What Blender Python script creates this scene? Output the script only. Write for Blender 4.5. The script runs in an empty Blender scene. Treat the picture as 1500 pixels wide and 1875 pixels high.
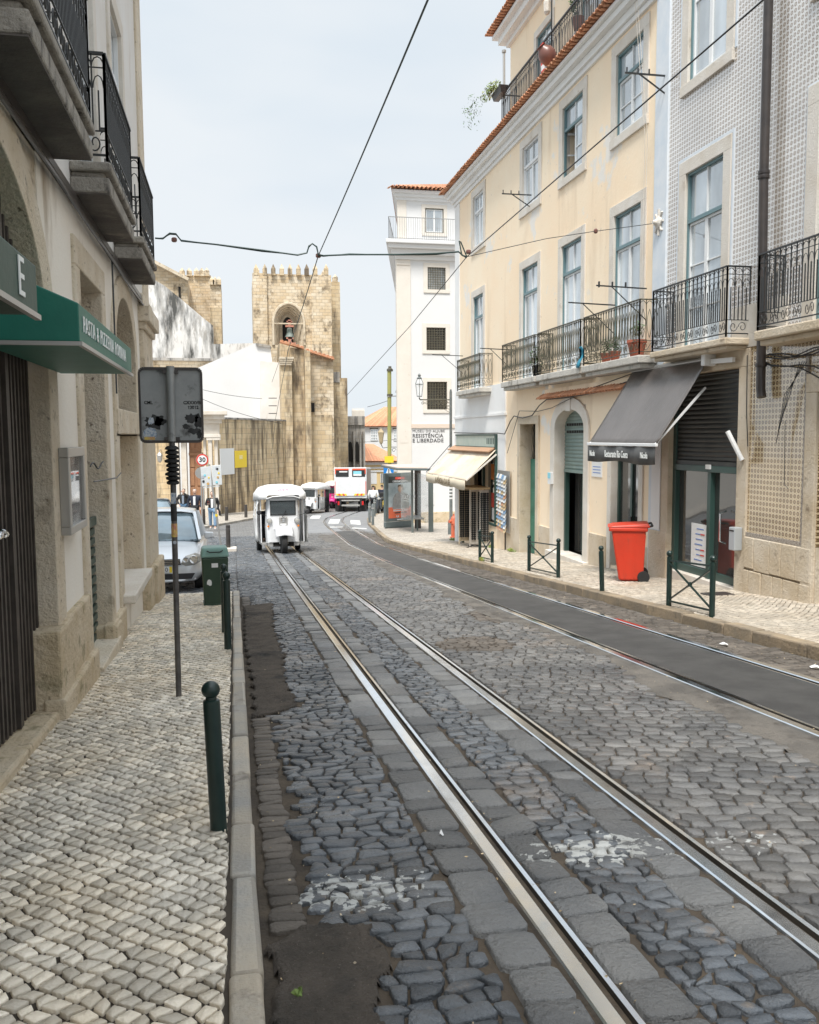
import bpy, math, random
import numpy as np
from mathutils import Vector, Matrix
random.seed(7); RNG=np.random.default_rng(7)
SC=bpy.context.scene
COL=SC.collection
PI=math.pi
# ---------------- camera ----------------
F_=1600.; PITCH=math.radians(4.98); YAW=math.radians(11.4); ROLL=math.radians(0.35); EYE=1.58
def _basis():
    f=Vector((math.sin(YAW)*math.cos(PITCH),math.cos(YAW)*math.cos(PITCH),-math.sin(PITCH)))
    r=Vector((math.cos(YAW),-math.sin(YAW),0)); u=r.cross(f)
    c,s=math.cos(ROLL),math.sin(ROLL)
    return r*c-u*s, u*c+r*s, f
CR,CU,CF=_basis()
cd=bpy.data.cameras.new('camera'); cam=bpy.data.objects.new('camera',cd); COL.objects.link(cam)
m=Matrix((CR,CU,-CF)).transposed().to_4x4(); m.translation=Vector((0,0,EYE)); cam.matrix_world=m
cd.sensor_fit='HORIZONTAL'; cd.sensor_width=36; cd.lens=F_/1500*36; cd.clip_start=.05; cd.clip_end=3000
SC.camera=cam
# ---------------- light ----------------
SUN_EL=math.radians(60); SUN_AZ=math.radians(204)     # compass: from behind, left
w=bpy.data.worlds.new('World'); SC.world=w; w.use_nodes=True
nt=w.node_tree; nt.nodes.clear()
out=nt.nodes.new('ShaderNodeOutputWorld'); bg=nt.nodes.new('ShaderNodeBackground')
sky=nt.nodes.new('ShaderNodeTexSky'); sky.sky_type='NISHITA'; sky.sun_disc=False; sky.sun_elevation=SUN_EL; sky.sun_rotation=SUN_AZ
tc=nt.nodes.new('ShaderNodeTexCoord'); nz=nt.nodes.new('ShaderNodeTexNoise'); mp=nt.nodes.new('ShaderNodeMapping')
mp.inputs['Scale'].default_value=(1,1,3); nz.inputs['Scale'].default_value=1.6; nz.inputs['Detail'].default_value=4
nt.links.new(tc.outputs['Generated'],mp.inputs[0]); nt.links.new(mp.outputs[0],nz.inputs['Vector'])
cr=nt.nodes.new('ShaderNodeValToRGB'); cr.color_ramp.elements[0].position=.38; cr.color_ramp.elements[1].position=.60
cr.color_ramp.elements[0].color=(7.0,7.95,8.8,1); cr.color_ramp.elements[1].color=(8.5,8.95,9.3,1)
mx=nt.nodes.new('ShaderNodeMixRGB'); mx.inputs[0].default_value=.93
nt.links.new(nz.outputs[0],cr.inputs[0]); nt.links.new(sky.outputs[0],mx.inputs[1]); nt.links.new(cr.outputs[0],mx.inputs[2])
bg.inputs['Strength'].default_value=.068
# overcast sky: brighter overhead than near the horizon
sxyz=nt.nodes.new('ShaderNodeSeparateXYZ'); nt.links.new(tc.outputs['Generated'],sxyz.inputs[0])
mr_=nt.nodes.new('ShaderNodeMapRange'); mr_.interpolation_type='SMOOTHSTEP'; nt.links.new(sxyz.outputs[2],mr_.inputs[0]); mr_.inputs[1].default_value=.45; mr_.inputs[2].default_value=1.; mr_.inputs[3].default_value=1.; mr_.inputs[4].default_value=2.3
sc_=nt.nodes.new('ShaderNodeVectorMath'); sc_.operation='SCALE'; nt.links.new(mx.outputs[0],sc_.inputs[0]); nt.links.new(mr_.outputs[0],sc_.inputs['Scale'])
nt.links.new(sc_.outputs[0],bg.inputs[0]); nt.links.new(bg.outputs[0],out.inputs[0])
sd=bpy.data.lights.new('sun','SUN'); sd.energy=3.0; sd.angle=math.radians(15); sd.color=(1,.965,.91)
so=bpy.data.objects.new('sun',sd); COL.objects.link(so)
sdir=Vector((math.sin(SUN_AZ)*math.cos(SUN_EL),math.cos(SUN_AZ)*math.cos(SUN_EL),math.sin(SUN_EL)))
so.rotation_euler=sdir.to_track_quat('Z','Y').to_euler(); so.location=(0,-10,30)
SC.view_settings.view_transform='Standard'; SC.view_settings.look='None'; SC.view_settings.gamma=1; SC.view_settings.exposure=.62
SC.render.engine='CYCLES'
# ---------------- placing helpers ----------------
def ray(px,py): return CF+CR*((px-750)/F_)+CU*((937.5-py)/F_)
def at(px,py,Y): d=ray(px,py); return Vector((0,0,EYE))+d*(Y/d.y)
GP=[(-40,2.92),(30,-2.19),(60,-3.6),(100,-5.2),(900,-25)]
GX=np.array([a for a,b in GP]); GZ=np.array([b for a,b in GP])
def gz(y): return float(np.interp(y,GX,GZ))
def gza(y): return np.interp(y,GX,GZ)
# ---------------- materials ----------------
def mk(name,c1,c2=None,scale=4,detail=5,rough=.7,bump=0,bscale=25,stains=(),metal=0,spec=.5,island=0,rvar=0,alpha=None,trans=0,lo=.35,hi=.65,emit=None,coat=0):
    m=bpy.data.materials.new(name); m.use_nodes=True; n=m.node_tree; L=n.links; b=n.nodes['Principled BSDF']
    b.inputs['Roughness'].default_value=rough; b.inputs['Metallic'].default_value=metal; b.inputs['Specular IOR Level'].default_value=spec
    b.inputs['Coat Weight'].default_value=coat
    col=None
    tcn=n.nodes.new('ShaderNodeTexCoord')
    def noise(sc,det,stretch=(1,1,1),w=None):
        mpn=n.nodes.new('ShaderNodeMapping'); mpn.inputs['Scale'].default_value=stretch
        if w: mpn.inputs['Location'].default_value=(w,w*1.7,w*.3)
        t=n.nodes.new('ShaderNodeTexNoise'); t.inputs['Scale'].default_value=sc; t.inputs['Detail'].default_value=det; t.inputs['Roughness'].default_value=.62
        L.new(tcn.outputs['Object'],mpn.inputs[0]); L.new(mpn.outputs[0],t.inputs['Vector']); return t.outputs[0]
    def ramp(s,a,bb):
        r=n.nodes.new('ShaderNodeMapRange'); r.inputs[1].default_value=a; r.inputs[2].default_value=bb; L.new(s,r.inputs[0]); return r.outputs[0]
    def mixc(f,a,bb):
        x=n.nodes.new('ShaderNodeMixRGB')
        L.new(f,x.inputs[0])
        for i,v in ((1,a),(2,bb)):
            if isinstance(v,tuple): x.inputs[i].default_value=v[:3]+(1,)
            else: L.new(v,x.inputs[i])
        return x.outputs[0]
    c1=tuple(c1)
    if c2 is not None: col=mixc(ramp(noise(scale,detail),lo,hi),c1,tuple(c2))
    if island:
        g=n.nodes.new('ShaderNodeNewGeometry'); h=n.nodes.new('ShaderNodeHueSaturation')
        r=ramp(g.outputs['Random Per Island'],0,1); mr=n.nodes.new('ShaderNodeMapRange'); L.new(r,mr.inputs[0]); mr.inputs[3].default_value=1-island; mr.inputs[4].default_value=1+island
        L.new(mr.outputs[0],h.inputs['Value'])
        if col is None: h.inputs['Color'].default_value=c1+(1,)
        else: L.new(col,h.inputs['Color'])
        col=h.outputs[0]
    for k,s in enumerate(stains):
        cs,ss,a,bb=s[:4]; st=s[4] if len(s)>4 else (1,1,1)
        base=col if col is not None else c1
        col=mixc(ramp(noise(ss,6,st,3.1+k*5),a,bb),base,tuple(cs))
    if col is None: b.inputs['Base Color'].default_value=c1+(1,)
    else: L.new(col,b.inputs['Base Color'])
    if rvar:
        rr=n.nodes.new('ShaderNodeMapRange'); L.new(noise(scale*1.7,4,(1,1,1),9),rr.inputs[0]); rr.inputs[1].default_value=.3; rr.inputs[2].default_value=.7
        rr.inputs[3].default_value=max(.02,rough-rvar); rr.inputs[4].default_value=min(1,rough+rvar); L.new(rr.outputs[0],b.inputs['Roughness'])
    if bump:
        bn=n.nodes.new('ShaderNodeBump'); bn.inputs['Strength'].default_value=min(1,bump); bn.inputs['Distance'].default_value=.02*max(1,bump)
        L.new(noise(bscale,8),bn.inputs['Height']); L.new(bn.outputs[0],b.inputs['Normal'])
    if alpha is not None: b.inputs['Alpha'].default_value=alpha
    if trans: b.inputs['Transmission Weight'].default_value=trans
    if emit: b.inputs['Emission Color'].default_value=tuple(emit)+(1,); b.inputs['Emission Strength'].default_value=1
    m['b']=1
    return m
def nodes_of(m): return m.node_tree.nodes, m.node_tree.links, m.node_tree.nodes['Principled BSDF']
# ---------------- mesh helpers ----------------
def root_loc(p):
    while p.parent: p=p.parent
    return p.location
def tag(o,label=None,cat=None,group=None,kind=None):
    if label: o['label']=label
    if cat: o['category']=cat
    if group: o['group']=group
    if kind: o['kind']=kind
    return o
def thing(name,label,cat,loc=(0,0,0),group=None):
    o=bpy.data.objects.new(name,None); o.empty_display_size=.2; COL.objects.link(o); o.location=loc
    return tag(o,label,cat,group)
class MB:
    def __init__(s): s.v=[]; s.f=[]
    def add(s,vs,fs):
        n=len(s.v); s.v+=[tuple(v) for v in vs]; s.f+=[tuple(i+n for i in f) for f in fs]; return s
    def box(s,x0,x1,y0,y1,z0,z1):
        if x0>x1:x0,x1=x1,x0
        if y0>y1:y0,y1=y1,y0
        if z0>z1:z0,z1=z1,z0
        return s.add([(x0,y0,z0),(x1,y0,z0),(x1,y1,z0),(x0,y1,z0),(x0,y0,z1),(x1,y0,z1),(x1,y1,z1),(x0,y1,z1)],
          [(0,3,2,1),(4,5,6,7),(0,1,5,4),(1,2,6,5),(2,3,7,6),(3,0,4,7)])
    def hexa(s,p): # 8 points bottom ring 0-3, top ring 4-7
        return s.add(p,[(0,3,2,1),(4,5,6,7),(0,1,5,4),(1,2,6,5),(2,3,7,6),(3,0,4,7)])
    def prism(s,poly,fn,a,b):   # poly list of 2D, fn(p,q,t)->3D, between t=a and t=b
        n=len(poly); vs=[fn(p[0],p[1],a) for p in poly]+[fn(p[0],p[1],b) for p in poly]
        return s.add(vs,[tuple(range(n-1,-1,-1)),tuple(range(n,2*n))]+[(i,(i+1)%n,n+(i+1)%n,n+i) for i in range(n)])
    def tube(s,pts,r,n=6,cap=True):
        pts=[Vector(p) for p in pts]; rs=r if isinstance(r,(list,tuple)) else [r]*len(pts)
        rings=[]; up=None
        for i,p in enumerate(pts):
            d=(pts[min(i+1,len(pts)-1)]-pts[max(i-1,0)])
            if d.length<1e-9: d=Vector((0,0,1))
            d.normalize()
            if up is None:
                up=Vector((0,0,1)) if abs(d.z)<.9 else Vector((0,1,0))
            x=up.cross(d)
            if x.length<1e-6: x=Vector((1,0,0)).cross(d)
            x.normalize(); y=d.cross(x); up=y
            rings.append([p+x*(rs[i]*math.cos(2*PI*k/n))+y*(rs[i]*math.sin(2*PI*k/n)) for k in range(n)])
        vs=[v for rr in rings for v in rr]; fs=[]
        for i in range(len(pts)-1):
            for k in range(n): fs.append((i*n+k,i*n+(k+1)%n,(i+1)*n+(k+1)%n,(i+1)*n+k))
        if cap: fs.append(tuple(range(n-1,-1,-1))); fs.append(tuple((len(pts)-1)*n+k for k in range(n)))
        return s.add(vs,fs)
    def bar(s,a,b,w,h=None):  # rectangular bar
        a=Vector(a); b=Vector(b); h=h or w; d=(b-a).normalized(); up=Vector((0,0,1)) if abs(d.z)<.95 else Vector((0,1,0))
        x=up.cross(d).normalized(); y=d.cross(x)
        q=[(-1,-1),(1,-1),(1,1),(-1,1)]
        return s.hexa([a+x*(i*w/2)+y*(j*h/2) for i,j in q]+[b+x*(i*w/2)+y*(j*h/2) for i,j in q])
    def lathe(s,prof,c=(0,0,0),n=16,axis='z'):
        c=Vector(c); vs=[];fs=[]
        for r,z in prof:
            for k in range(n):
                a=2*PI*k/n; p=(r*math.cos(a),r*math.sin(a),z)
                if axis=='x': p=(p[2],p[0],p[1])
                if axis=='y': p=(p[1],p[2],p[0])
                vs.append(c+Vector(p))
        for i in range(len(prof)-1):
            for k in range(n): fs.append((i*n+k,i*n+(k+1)%n,(i+1)*n+(k+1)%n,(i+1)*n+k))
        fs.append(tuple(range(n-1,-1,-1))); fs.append(tuple((len(prof)-1)*n+k for k in range(n)))
        return s.add(vs,fs)
    def grid(s,fn,us,vs_):
        n=len(vs_); V=[fn(u,v) for u in us for v in vs_]
        return s.add(V,[(i*n+j,(i+1)*n+j,(i+1)*n+j+1,i*n+j+1) for i in range(len(us)-1) for j in range(n-1)])
    def xf(s,M):
        s.v=[tuple(M@Vector(v)) for v in s.v]; return s
    def join(s,o): return s.add(o.v,o.f)
    def build(s,name,mat,parent=None,smooth=False,bevel=0,subsurf=0,seg=2,solid=0):
        me=bpy.data.meshes.new(name); off=root_loc(parent) if parent else Vector((0,0,0))
        me.from_pydata([(v[0]-off.x,v[1]-off.y,v[2]-off.z) for v in s.v],[],s.f); me.validate(); me.update()
        o=bpy.data.objects.new(name,me); COL.objects.link(o)
        if mat: me.materials.append(mat)
        if parent: o.parent=parent
        if solid: md=o.modifiers.new('s','SOLIDIFY'); md.thickness=solid; md.offset=0
        if bevel: md=o.modifiers.new('b','BEVEL'); md.width=bevel; md.segments=seg; md.limit_method='ANGLE'; md.angle_limit=math.radians(40)
        if subsurf: md=o.modifiers.new('u','SUBSURF'); md.levels=subsurf; md.render_levels=subsurf
        if smooth:
            me.shade_smooth()
            if smooth!='full': me.set_sharp_from_angle(angle=math.radians(35))
        return o
def copy_tree(o,parent=None):
    c=o.copy(); COL.objects.link(c)
    if parent: c.parent=parent
    for ch in list(o.children): copy_tree(ch,c)
    return c
def text_mb(txt,size,fn,depth=.003,align='CENTER',sx=1.0,bold=0,space=1.0):
    cu=bpy.data.curves.new('t','FONT'); cu.body=txt; cu.size=size; cu.align_x=align; cu.align_y='CENTER'; cu.resolution_u=2; cu.extrude=depth; cu.space_character=space; cu.offset=bold
    o=bpy.data.objects.new('t',cu); COL.objects.link(o)
    dg=bpy.context.evaluated_depsgraph_get(); me=bpy.data.meshes.new_from_object(o.evaluated_get(dg))
    mb=MB(); mb.add([fn(v.co.x*sx,v.co.y,v.co.z) for v in me.vertices],[tuple(p.vertices) for p in me.polygons])
    bpy.data.objects.remove(o); bpy.data.curves.remove(cu); bpy.data.meshes.remove(me); return mb
class Frame:
    """facade frame: u along the wall, v up, n out of the wall"""
    def __init__(s,o,u,n): s.o=Vector(o); s.u=Vector(u).normalized(); s.n=Vector(n).normalized()
    def P(s,u,v,n=0): return s.o+s.u*u+Vector((0,0,v))+s.n*n
    def box(s,mb,u0,u1,v0,v1,n0,n1):
        P=s.P; return mb.hexa([P(u0,v0,n0),P(u1,v0,n0),P(u1,v0,n1),P(u0,v0,n1),P(u0,v1,n0),P(u1,v1,n0),P(u1,v1,n1),P(u0,v1,n1)])
    def wall(s,mb,u0,u1,v0,v1,holes,depth=.2,vb=None):
        us=sorted({u0,u1,*[h[0] for h in holes],*[h[1] for h in holes]}); vs=sorted({v0,v1,*[h[2] for h in holes],*[h[3] for h in holes]})
        us=[u for u in us if u0-1e-6<=u<=u1+1e-6]; vs=[v for v in vs if v0-1e-6<=v<=v1+1e-6]
        for i in range(len(us)-1):
            for j in range(len(vs)-1):
                a,b,c,d=us[i],us[i+1],vs[j],vs[j+1]; cu_,cv=(a+b)/2,(c+d)/2
                if any(h[0]<cu_<h[1] and h[2]<cv<h[3] for h in holes): continue
                mb.add([s.P(a,c),s.P(b,c),s.P(b,d),s.P(a,d)],[(0,1,2,3)])
        for h in holes:
            a,b,c,d=max(h[0],u0),min(h[1],u1),max(h[2],v0),min(h[3],v1)
            if b<=a or d<=c: continue
            q=[(a,c),(b,c),(b,d),(a,d)]
            for k in range(4):
                if (h[2]<v0,h[1]>u1,h[3]>v1,h[0]<u0)[k]: continue
                p,r=q[k],q[(k+1)%4]; mb.add([s.P(p[0],p[1],0),s.P(r[0],r[1],0),s.P(r[0],r[1],-depth),s.P(p[0],p[1],-depth)],[(0,1,2,3)])
        return mb
    def surround(s,mb,u0,u1,v0,v1,w,n0=-.06,n1=.03,bottom=True,wt=None):
        wt=wt or w; u0+=.005; u1-=.005; v1-=.005
        if bottom: v0+=.005
        s.box(mb,u0-w,u0,v0,v1,n0,n1); s.box(mb,u1,u1+w,v0,v1,n0,n1); s.box(mb,u0-w,u1+w,v1,v1+wt,n0,n1)
        if bottom: s.box(mb,u0-w,u1+w,v0-w*.8,v0,n0,n1+.02)
        return mb
    def tr(s): return lambda x,y,z: s.P(x,y,z)
# ================= GROUND =================
XL=-1.25; XR=7.3; PV=.12
M={}
M['dirt']=mk('joint dirt',(.045,.035,.026),(.085,.065,.045),scale=7,rough=.95,bump=.6,bscale=60)
M['asphalt']=mk('worn asphalt',(.06,.058,.056),(.09,.087,.083),scale=3,rough=.8,bump=1.0,bscale=150,stains=[((.12,.115,.11),1.2,.55,.8)])
M['patch']=mk('rough patch',(.075,.062,.05),(.125,.102,.082),scale=5,rough=.92,bump=2.2,bscale=70,stains=[((.24,.21,.17),95,.62,.70),((.03,.028,.026),1.8,.55,.68)])
M['steel']=mk('worn rail steel',(.80,.84,.88),(.86,.90,.94),scale=6,rough=.16,metal=1,rvar=.05,stains=[((.40,.33,.27),12,.66,.8)])
M['groove']=mk('dark rail groove',(.03,.027,.025),(.06,.05,.04),scale=12,rough=.6,metal=.3)
M['kerbL']=mk('pale kerb stone',(.42,.36,.28),(.30,.29,.27),scale=2.2,rough=.6,bump=.6,bscale=45,island=.2,stains=[((.12,.1,.08),5,.6,.75)])
M['kerbR']=mk('brown kerb stone',(.34,.26,.17),(.22,.18,.13),scale=3,rough=.7,bump=.8,bscale=35,island=.22,stains=[((.09,.075,.06),4,.58,.75)])
def stone_mat(name,c1,c2,rough,island,paint=None,bump=.8,rvar=.12,spec=.5,warm=None):
    m=mk(name,c1,c2,scale=1.6,rough=rough,island=island,bump=bump,bscale=45,rvar=rvar,spec=spec,stains=[(warm,9,.60,.74),(tuple(q*.72 for q in c1),1.3,.52,.70),(tuple(q*1.25 for q in warm),.8,.60,.78)] if warm else [])
    N,L,b=nodes_of(m)
    if paint:
        src=b.inputs['Base Color'].links[0].from_socket
        tcn=N.new('ShaderNodeTexCoord'); tot=None
        sp=N.new('ShaderNodeSeparateXYZ'); L.new(tcn.outputs['Object'],sp.inputs[0])
        def mt(op,a,bb,clamp=False):
            q=N.new('ShaderNodeMath'); q.operation=op; q.use_clamp=clamp
            for i,v in ((0,a),(1,bb)):
                if isinstance(v,(int,float)): q.inputs[i].default_value=v
                else: L.new(v,q.inputs[i])
            return q.outputs[0]
        nz=N.new('ShaderNodeTexNoise'); nz.inputs['Scale'].default_value=22; nz.inputs['Detail'].default_value=8; L.new(tcn.outputs['Object'],nz.inputs['Vector'])
        for (cx,cy,rx,ry,amt) in paint:
            dx=mt('POWER',mt('MULTIPLY',mt('SUBTRACT',sp.outputs[0],cx),1/rx),2); dy=mt('POWER',mt('MULTIPLY',mt('SUBTRACT',sp.outputs[1],cy),1/ry),2)
            e=mt('MULTIPLY',mt('SUBTRACT',1,mt('ADD',dx,dy),True),amt)
            tot=e if tot is None else mt('MAXIMUM',tot,e)
        g=mt('GREATER_THAN',mt('ADD',nz.outputs[0],mt('MULTIPLY',tot,.235)),.69)
        g=mt('MULTIPLY',g,mt('GREATER_THAN',tot,.02))
        x=N.new('ShaderNodeMixRGB'); L.new(g,x.inputs[0]); L.new(src,x.inputs[1]); x.inputs[2].default_value=(.40,.41,.40,1); L.new(x.outputs[0],b.inputs['Base Color'])
    return m
def rows(u0,u1,v0,v1,du,dv,slant=0,jit=.18,wav=.15,wvar=.3):
    """interlocking rows of jittered quads in (u,v)"""
    out=[]; k=0; nv=int((v1-v0)/dv)+1; nu=int((u1-u0)/du)+3
    uu=np.linspace(u0-du*2,u1+du*2,nu*3)
    lines=[]
    for k in range(nv+1):
        kn=RNG.normal(0,wav*dv*.6,len(uu)); lines.append(v0+k*dv+np.clip(kn,-dv*.3,dv*.3))
    for k in range(nv):
        wds=du*(1+RNG.uniform(-wvar,wvar,nu)); us=u0-du*RNG.uniform(0,1)+np.concatenate([[0],np.cumsum(wds)])
        sb=us+RNG.uniform(-jit,jit,len(us))*du; st=us+slant*dv+RNG.uniform(-jit,jit,len(us))*du
        a=np.interp(sb,uu,lines[k]); b=np.interp(st,uu,lines[k+1])
        q=np.stack([np.stack([sb[:-1],a[:-1]],1),np.stack([sb[1:],a[1:]],1),np.stack([st[1:],b[1:]],1),np.stack([st[:-1],b[:-1]],1)],1)
        out.append(q)
    return np.concatenate(out)
def stones(name,quads,h,gap,mat,zoff=0,kind='structure',rnd=.17,dome=.09,tilt=.004,ground=True):
    """quads (N,4,2) -> one mesh of rounded stones following the street's slope"""
    N=len(quads); c=quads.mean(1,keepdims=True)
    e=quads-c; r=np.linalg.norm(e,axis=2,keepdims=True); q=c+e*np.maximum(.35,(r-gap*.75)/np.maximum(r,1e-6))
    pts=[]
    for i in range(4):
        p=q[:,i]; pr=q[:,(i-1)%4]; nx=q[:,(i+1)%4]
        t1=RNG.uniform(rnd*.5,rnd*1.3,(N,1)); t2=RNG.uniform(rnd*.5,rnd*1.3,(N,1))
        pts.append(p+(pr-p)*t1); pts.append(p+(nx-p)*t2)
    ring=np.stack(pts,1)  # N,8,2
    cen=ring.mean(1,keepdims=True); hh=h*(1+RNG.uniform(-.25,.25,(N,1)))
    def lay(s,zf):
        xy=cen+(ring-cen)*s; return np.concatenate([xy,(np.ones((N,8,1))*zf*hh[:,:,None])],2)
    V=np.concatenate([lay(1.0,-.6),lay(.985,.70),lay(.92,.985),np.concatenate([cen,np.ones((N,1,1))*(1+dome)*hh[:,:,None]*.95],2)],1) # N,25,3
    tx=RNG.normal(0,tilt,(N,1,1)); ty=RNG.normal(0,tilt,(N,1,1))
    V[:,:,2]+= ((V[:,:,0]-cen[:,:,0])*tx[:,:,0]*12+(V[:,:,1]-cen[:,:,1])*ty[:,:,0]*12)
    V=V.reshape(-1,3); V[:,2]+=zoff+(gza(V[:,1]) if ground else 0)
    k=np.arange(8); k1=(k+1)%8
    quf=np.concatenate([np.stack([k,k1,8+k1,8+k],1),np.stack([8+k,8+k1,16+k1,16+k],1)])  # 16,4
    trf=np.stack([16+k,16+k1,np.full(8,24)],1)
    base=(np.arange(N)*25)
    qa=(quf[None]+base[:,None,None]).reshape(-1,4); ta=(trf[None]+base[:,None,None]).reshape(-1,3)
    me=bpy.data.meshes.new(name); me.vertices.add(len(V)); me.vertices.foreach_set('co',V.astype(np.float32).ravel())
    loops=np.concatenate([qa.ravel(),ta.ravel()]); me.loops.add(len(loops)); me.loops.foreach_set('vertex_index',loops.astype(np.int32))
    nq,ntr=len(qa),len(ta); me.polygons.add(nq+ntr)
    ls=np.concatenate([np.arange(nq)*4,nq*4+np.arange(ntr)*3]); me.polygons.foreach_set('loop_start',ls.astype(np.int32))
    me.polygons.foreach_set('use_smooth',np.ones(nq+ntr,dtype=bool))
    me.update(calc_edges=True); me.validate()
    me.materials.append(mat); o=bpy.data.objects.new(name,me); COL.objects.link(o)
    if kind: o['kind']=kind
    return o
def inpoly(x,y,poly):
    n=len(poly); c=np.zeros(len(x),bool); j=n-1
    for i in range(n):
        xi,yi=poly[i]; xj,yj=poly[j]
        t=((yi>y)!=(yj>y))&(x<(xj-xi)*(y-yi)/((yj-yi) or 1e-9)+xi); c^=t; j=i
    return c
def gpt(px,py,off=0):
    d=ray(px,py); lo,hi=.3,500
    for _ in range(50):
        mm=(lo+hi)/2; p=Vector((0,0,EYE))+d*mm
        if p.z>gz(p.y)+off: lo=mm
        else: hi=mm
    return p
KR=[(5.27,-3),(5.27,27),(5.36,31),(5.66,34.6),(5.95,37.5),(6.4,42),(7.14,47.2),(8.7,53),(10.6,60),(14.5,72),(19,84),(30,104)]   # right kerb line
KRX=np.array([a for a,b in KR]); KRY=np.array([b for a,b in KR])
def kerbx(y): return np.interp(y,KRY,KRX)
PATCH1=[tuple(gpt(*p).xy) for p in [(446,1112),(500,1107),(503,1153),(520,1200),(527,1260),(549,1293),(500,1315),(463,1318),(460,1253),(446,1180)]]
PATCH2=[tuple(gpt(*p).xy) for p in [(494,1738),(560,1702),(640,1695),(690,1708),(715,1755),(703,1830),(690,1990),(505,1990)]]
def qfilter(q,fn,cl=None):
    c=q.mean(1)
    if cl:
        a,b=cl; q=q[(c[:,0]>a-.03)&(c[:,0]<b+.03)].copy(); q[:,:,0]=np.clip(q[:,:,0],a,b); w_=q[:,:,0].max(1)-q[:,:,0].min(1); q=q[w_>.035]; c=q.mean(1)
    return q[fn(c[:,0],c[:,1])]
# base sheets
def sheet(name,x0,x1,ys,mat,off,kind='structure',xn=1):
    mb=MB(); X=lambda f,y: f(y) if callable(f) else f
    us=[i/xn for i in range(xn+1)]
    mb.grid(lambda y,t:(X(x0,y)+(X(x1,y)-X(x0,y))*t,y,gz(y)+off),ys,us[::-1]); o=mb.build(name,mat); tag(o,kind=kind); return o
YS=[-40,-20,-10,0,10,20,30,34,38,42,46,50,54,58,60,70,80,100]
M['ground']=mk('pale ground',(.36,.33,.29),(.28,.26,.23),scale=.8,rough=.85,bump=.5,bscale=30)
sheet('ground',-400,400,[-40,-20,0,10,20,30,45,60,80,100,150,250,500,900],M['ground'],-.12)
# far cobbles : procedural bump sheet
def cobble_sheet_mat(name,c1,c2,mortar,scale,rough=.5,dist=.012):
    m=mk(name,c1,c2,scale=1.1,rough=rough,rvar=.1); N,L,b=nodes_of(m); src=b.inputs['Base Color'].links[0].from_socket
    tcn=N.new('ShaderNodeTexCoord'); v=N.new('ShaderNodeTexVoronoi'); v.feature='DISTANCE_TO_EDGE'; v.inputs['Scale'].default_value=scale; v.inputs['Randomness'].default_value=.75
    mpn=N.new('ShaderNodeMapping'); mpn.inputs['Scale'].default_value=(1,1.45,1); L.new(tcn.outputs['Object'],mpn.inputs[0]); L.new(mpn.outputs[0],v.inputs['Vector'])
    r=N.new('ShaderNodeMapRange'); r.inputs[2].default_value=.13; L.new(v.outputs['Distance'],r.inputs[0])
    v2=N.new('ShaderNodeTexVoronoi'); v2.inputs['Scale'].default_value=scale; v2.inputs['Randomness'].default_value=.75; L.new(mpn.outputs[0],v2.inputs['Vector'])
    hs=N.new('ShaderNodeHueSaturation'); L.new(src,hs.inputs['Color']); sx=N.new('ShaderNodeSeparateXYZ'); L.new(v2.outputs['Color'],sx.inputs[0]); mr=N.new('ShaderNodeMapRange'); mr.inputs[3].default_value=.75; mr.inputs[4].default_value=1.25; L.new(sx.outputs[0],mr.inputs[0]); L.new(mr.outputs[0],hs.inputs['Value'])
    x=N.new('ShaderNodeMixRGB'); L.new(r.outputs[0],x.inputs[0]); x.inputs[1].default_value=mortar+(1,); L.new(hs.outputs[0],x.inputs[2]); L.new(x.outputs[0],b.inputs['Base Color'])
    bn=N.new('ShaderNodeBump'); bn.inputs['Distance'].default_value=dist; bn.inputs['Strength'].default_value=.8; L.new(r.outputs[0],bn.inputs['Height']); L.new(bn.outputs[0],b.inputs['Normal'])
    return m
M['cob_far']=cobble_sheet_mat('distant basalt setts',(.16,.165,.17),(.22,.215,.21),(.08,.07,.06),7.5,rough=.5)
M['calc_far']=cobble_sheet_mat('distant limestone setts',(.50,.455,.385),(.44,.40,.35),(.24,.20,.16),12,rough=.65,dist=.006)
def leftx(y): return float(np.interp(y,[-40,14.45,14.5,100],[-.0,-.0,-14,-14]))
mb=MB(); mb.grid(lambda y,t:(-.05+(float(kerbx(y))+.05)*t,y,gz(y)-.004),[-5,0,4,8,12,16,20,25,30,35.6],[1,0]); tag(mb.build('road',M['dirt']),kind='structure')
mb=MB(); mb.grid(lambda y,t:(-14+13.95*t,y,gz(y)-.006),[14.4,20,25,30,36],[1,0]); tag(mb.build('road',M['cob_far']),kind='structure')
mb=MB(); mb.grid(lambda y,t:(-14+(float(kerbx(y))+14)*t,y,gz(y)+.004),[35.5,38,42,46,50,54,58,60,64,72,84,104],[1,.5,0]); tag(mb.build('road',M['cob_far']),kind='structure')
# painted traces of old crossing on the near setts
pa=gpt(640,1640); pb=gpt(1090,1560); pc=gpt(1250,1560); pd=gpt(540,1690)
PAINT=[(pa.x,pa.y,.42,.22,1),(pd.x,pd.y,.2,.16,.7),(pb.x,pb.y,.42,.2,1),(pc.x+.15,pc.y,.4,.17,.55)]
M['basaltA']=stone_mat('blue basalt setts',(.075,.086,.100),(.125,.132,.140),.33,.42,paint=PAINT,warm=(.2,.16,.125))
M['basaltB']=stone_mat('brown grey setts',(.100,.101,.103),(.160,.155,.148),.38,.34,paint=PAINT,warm=(.24,.19,.15))
M['granite']=stone_mat('granite blocks',(.125,.131,.138),(.205,.206,.204),.44,.36,bump=1.6,paint=PAINT)
M['basaltC']=stone_mat('dirty worn setts',(.085,.072,.06),(.14,.12,.10),.7,.3,bump=.8)
M['lime']=stone_mat('limestone setts',(.80,.73,.62),(.70,.60,.46),.36,.32,bump=.6,warm=(.42,.33,.22),rvar=.14)
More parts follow.
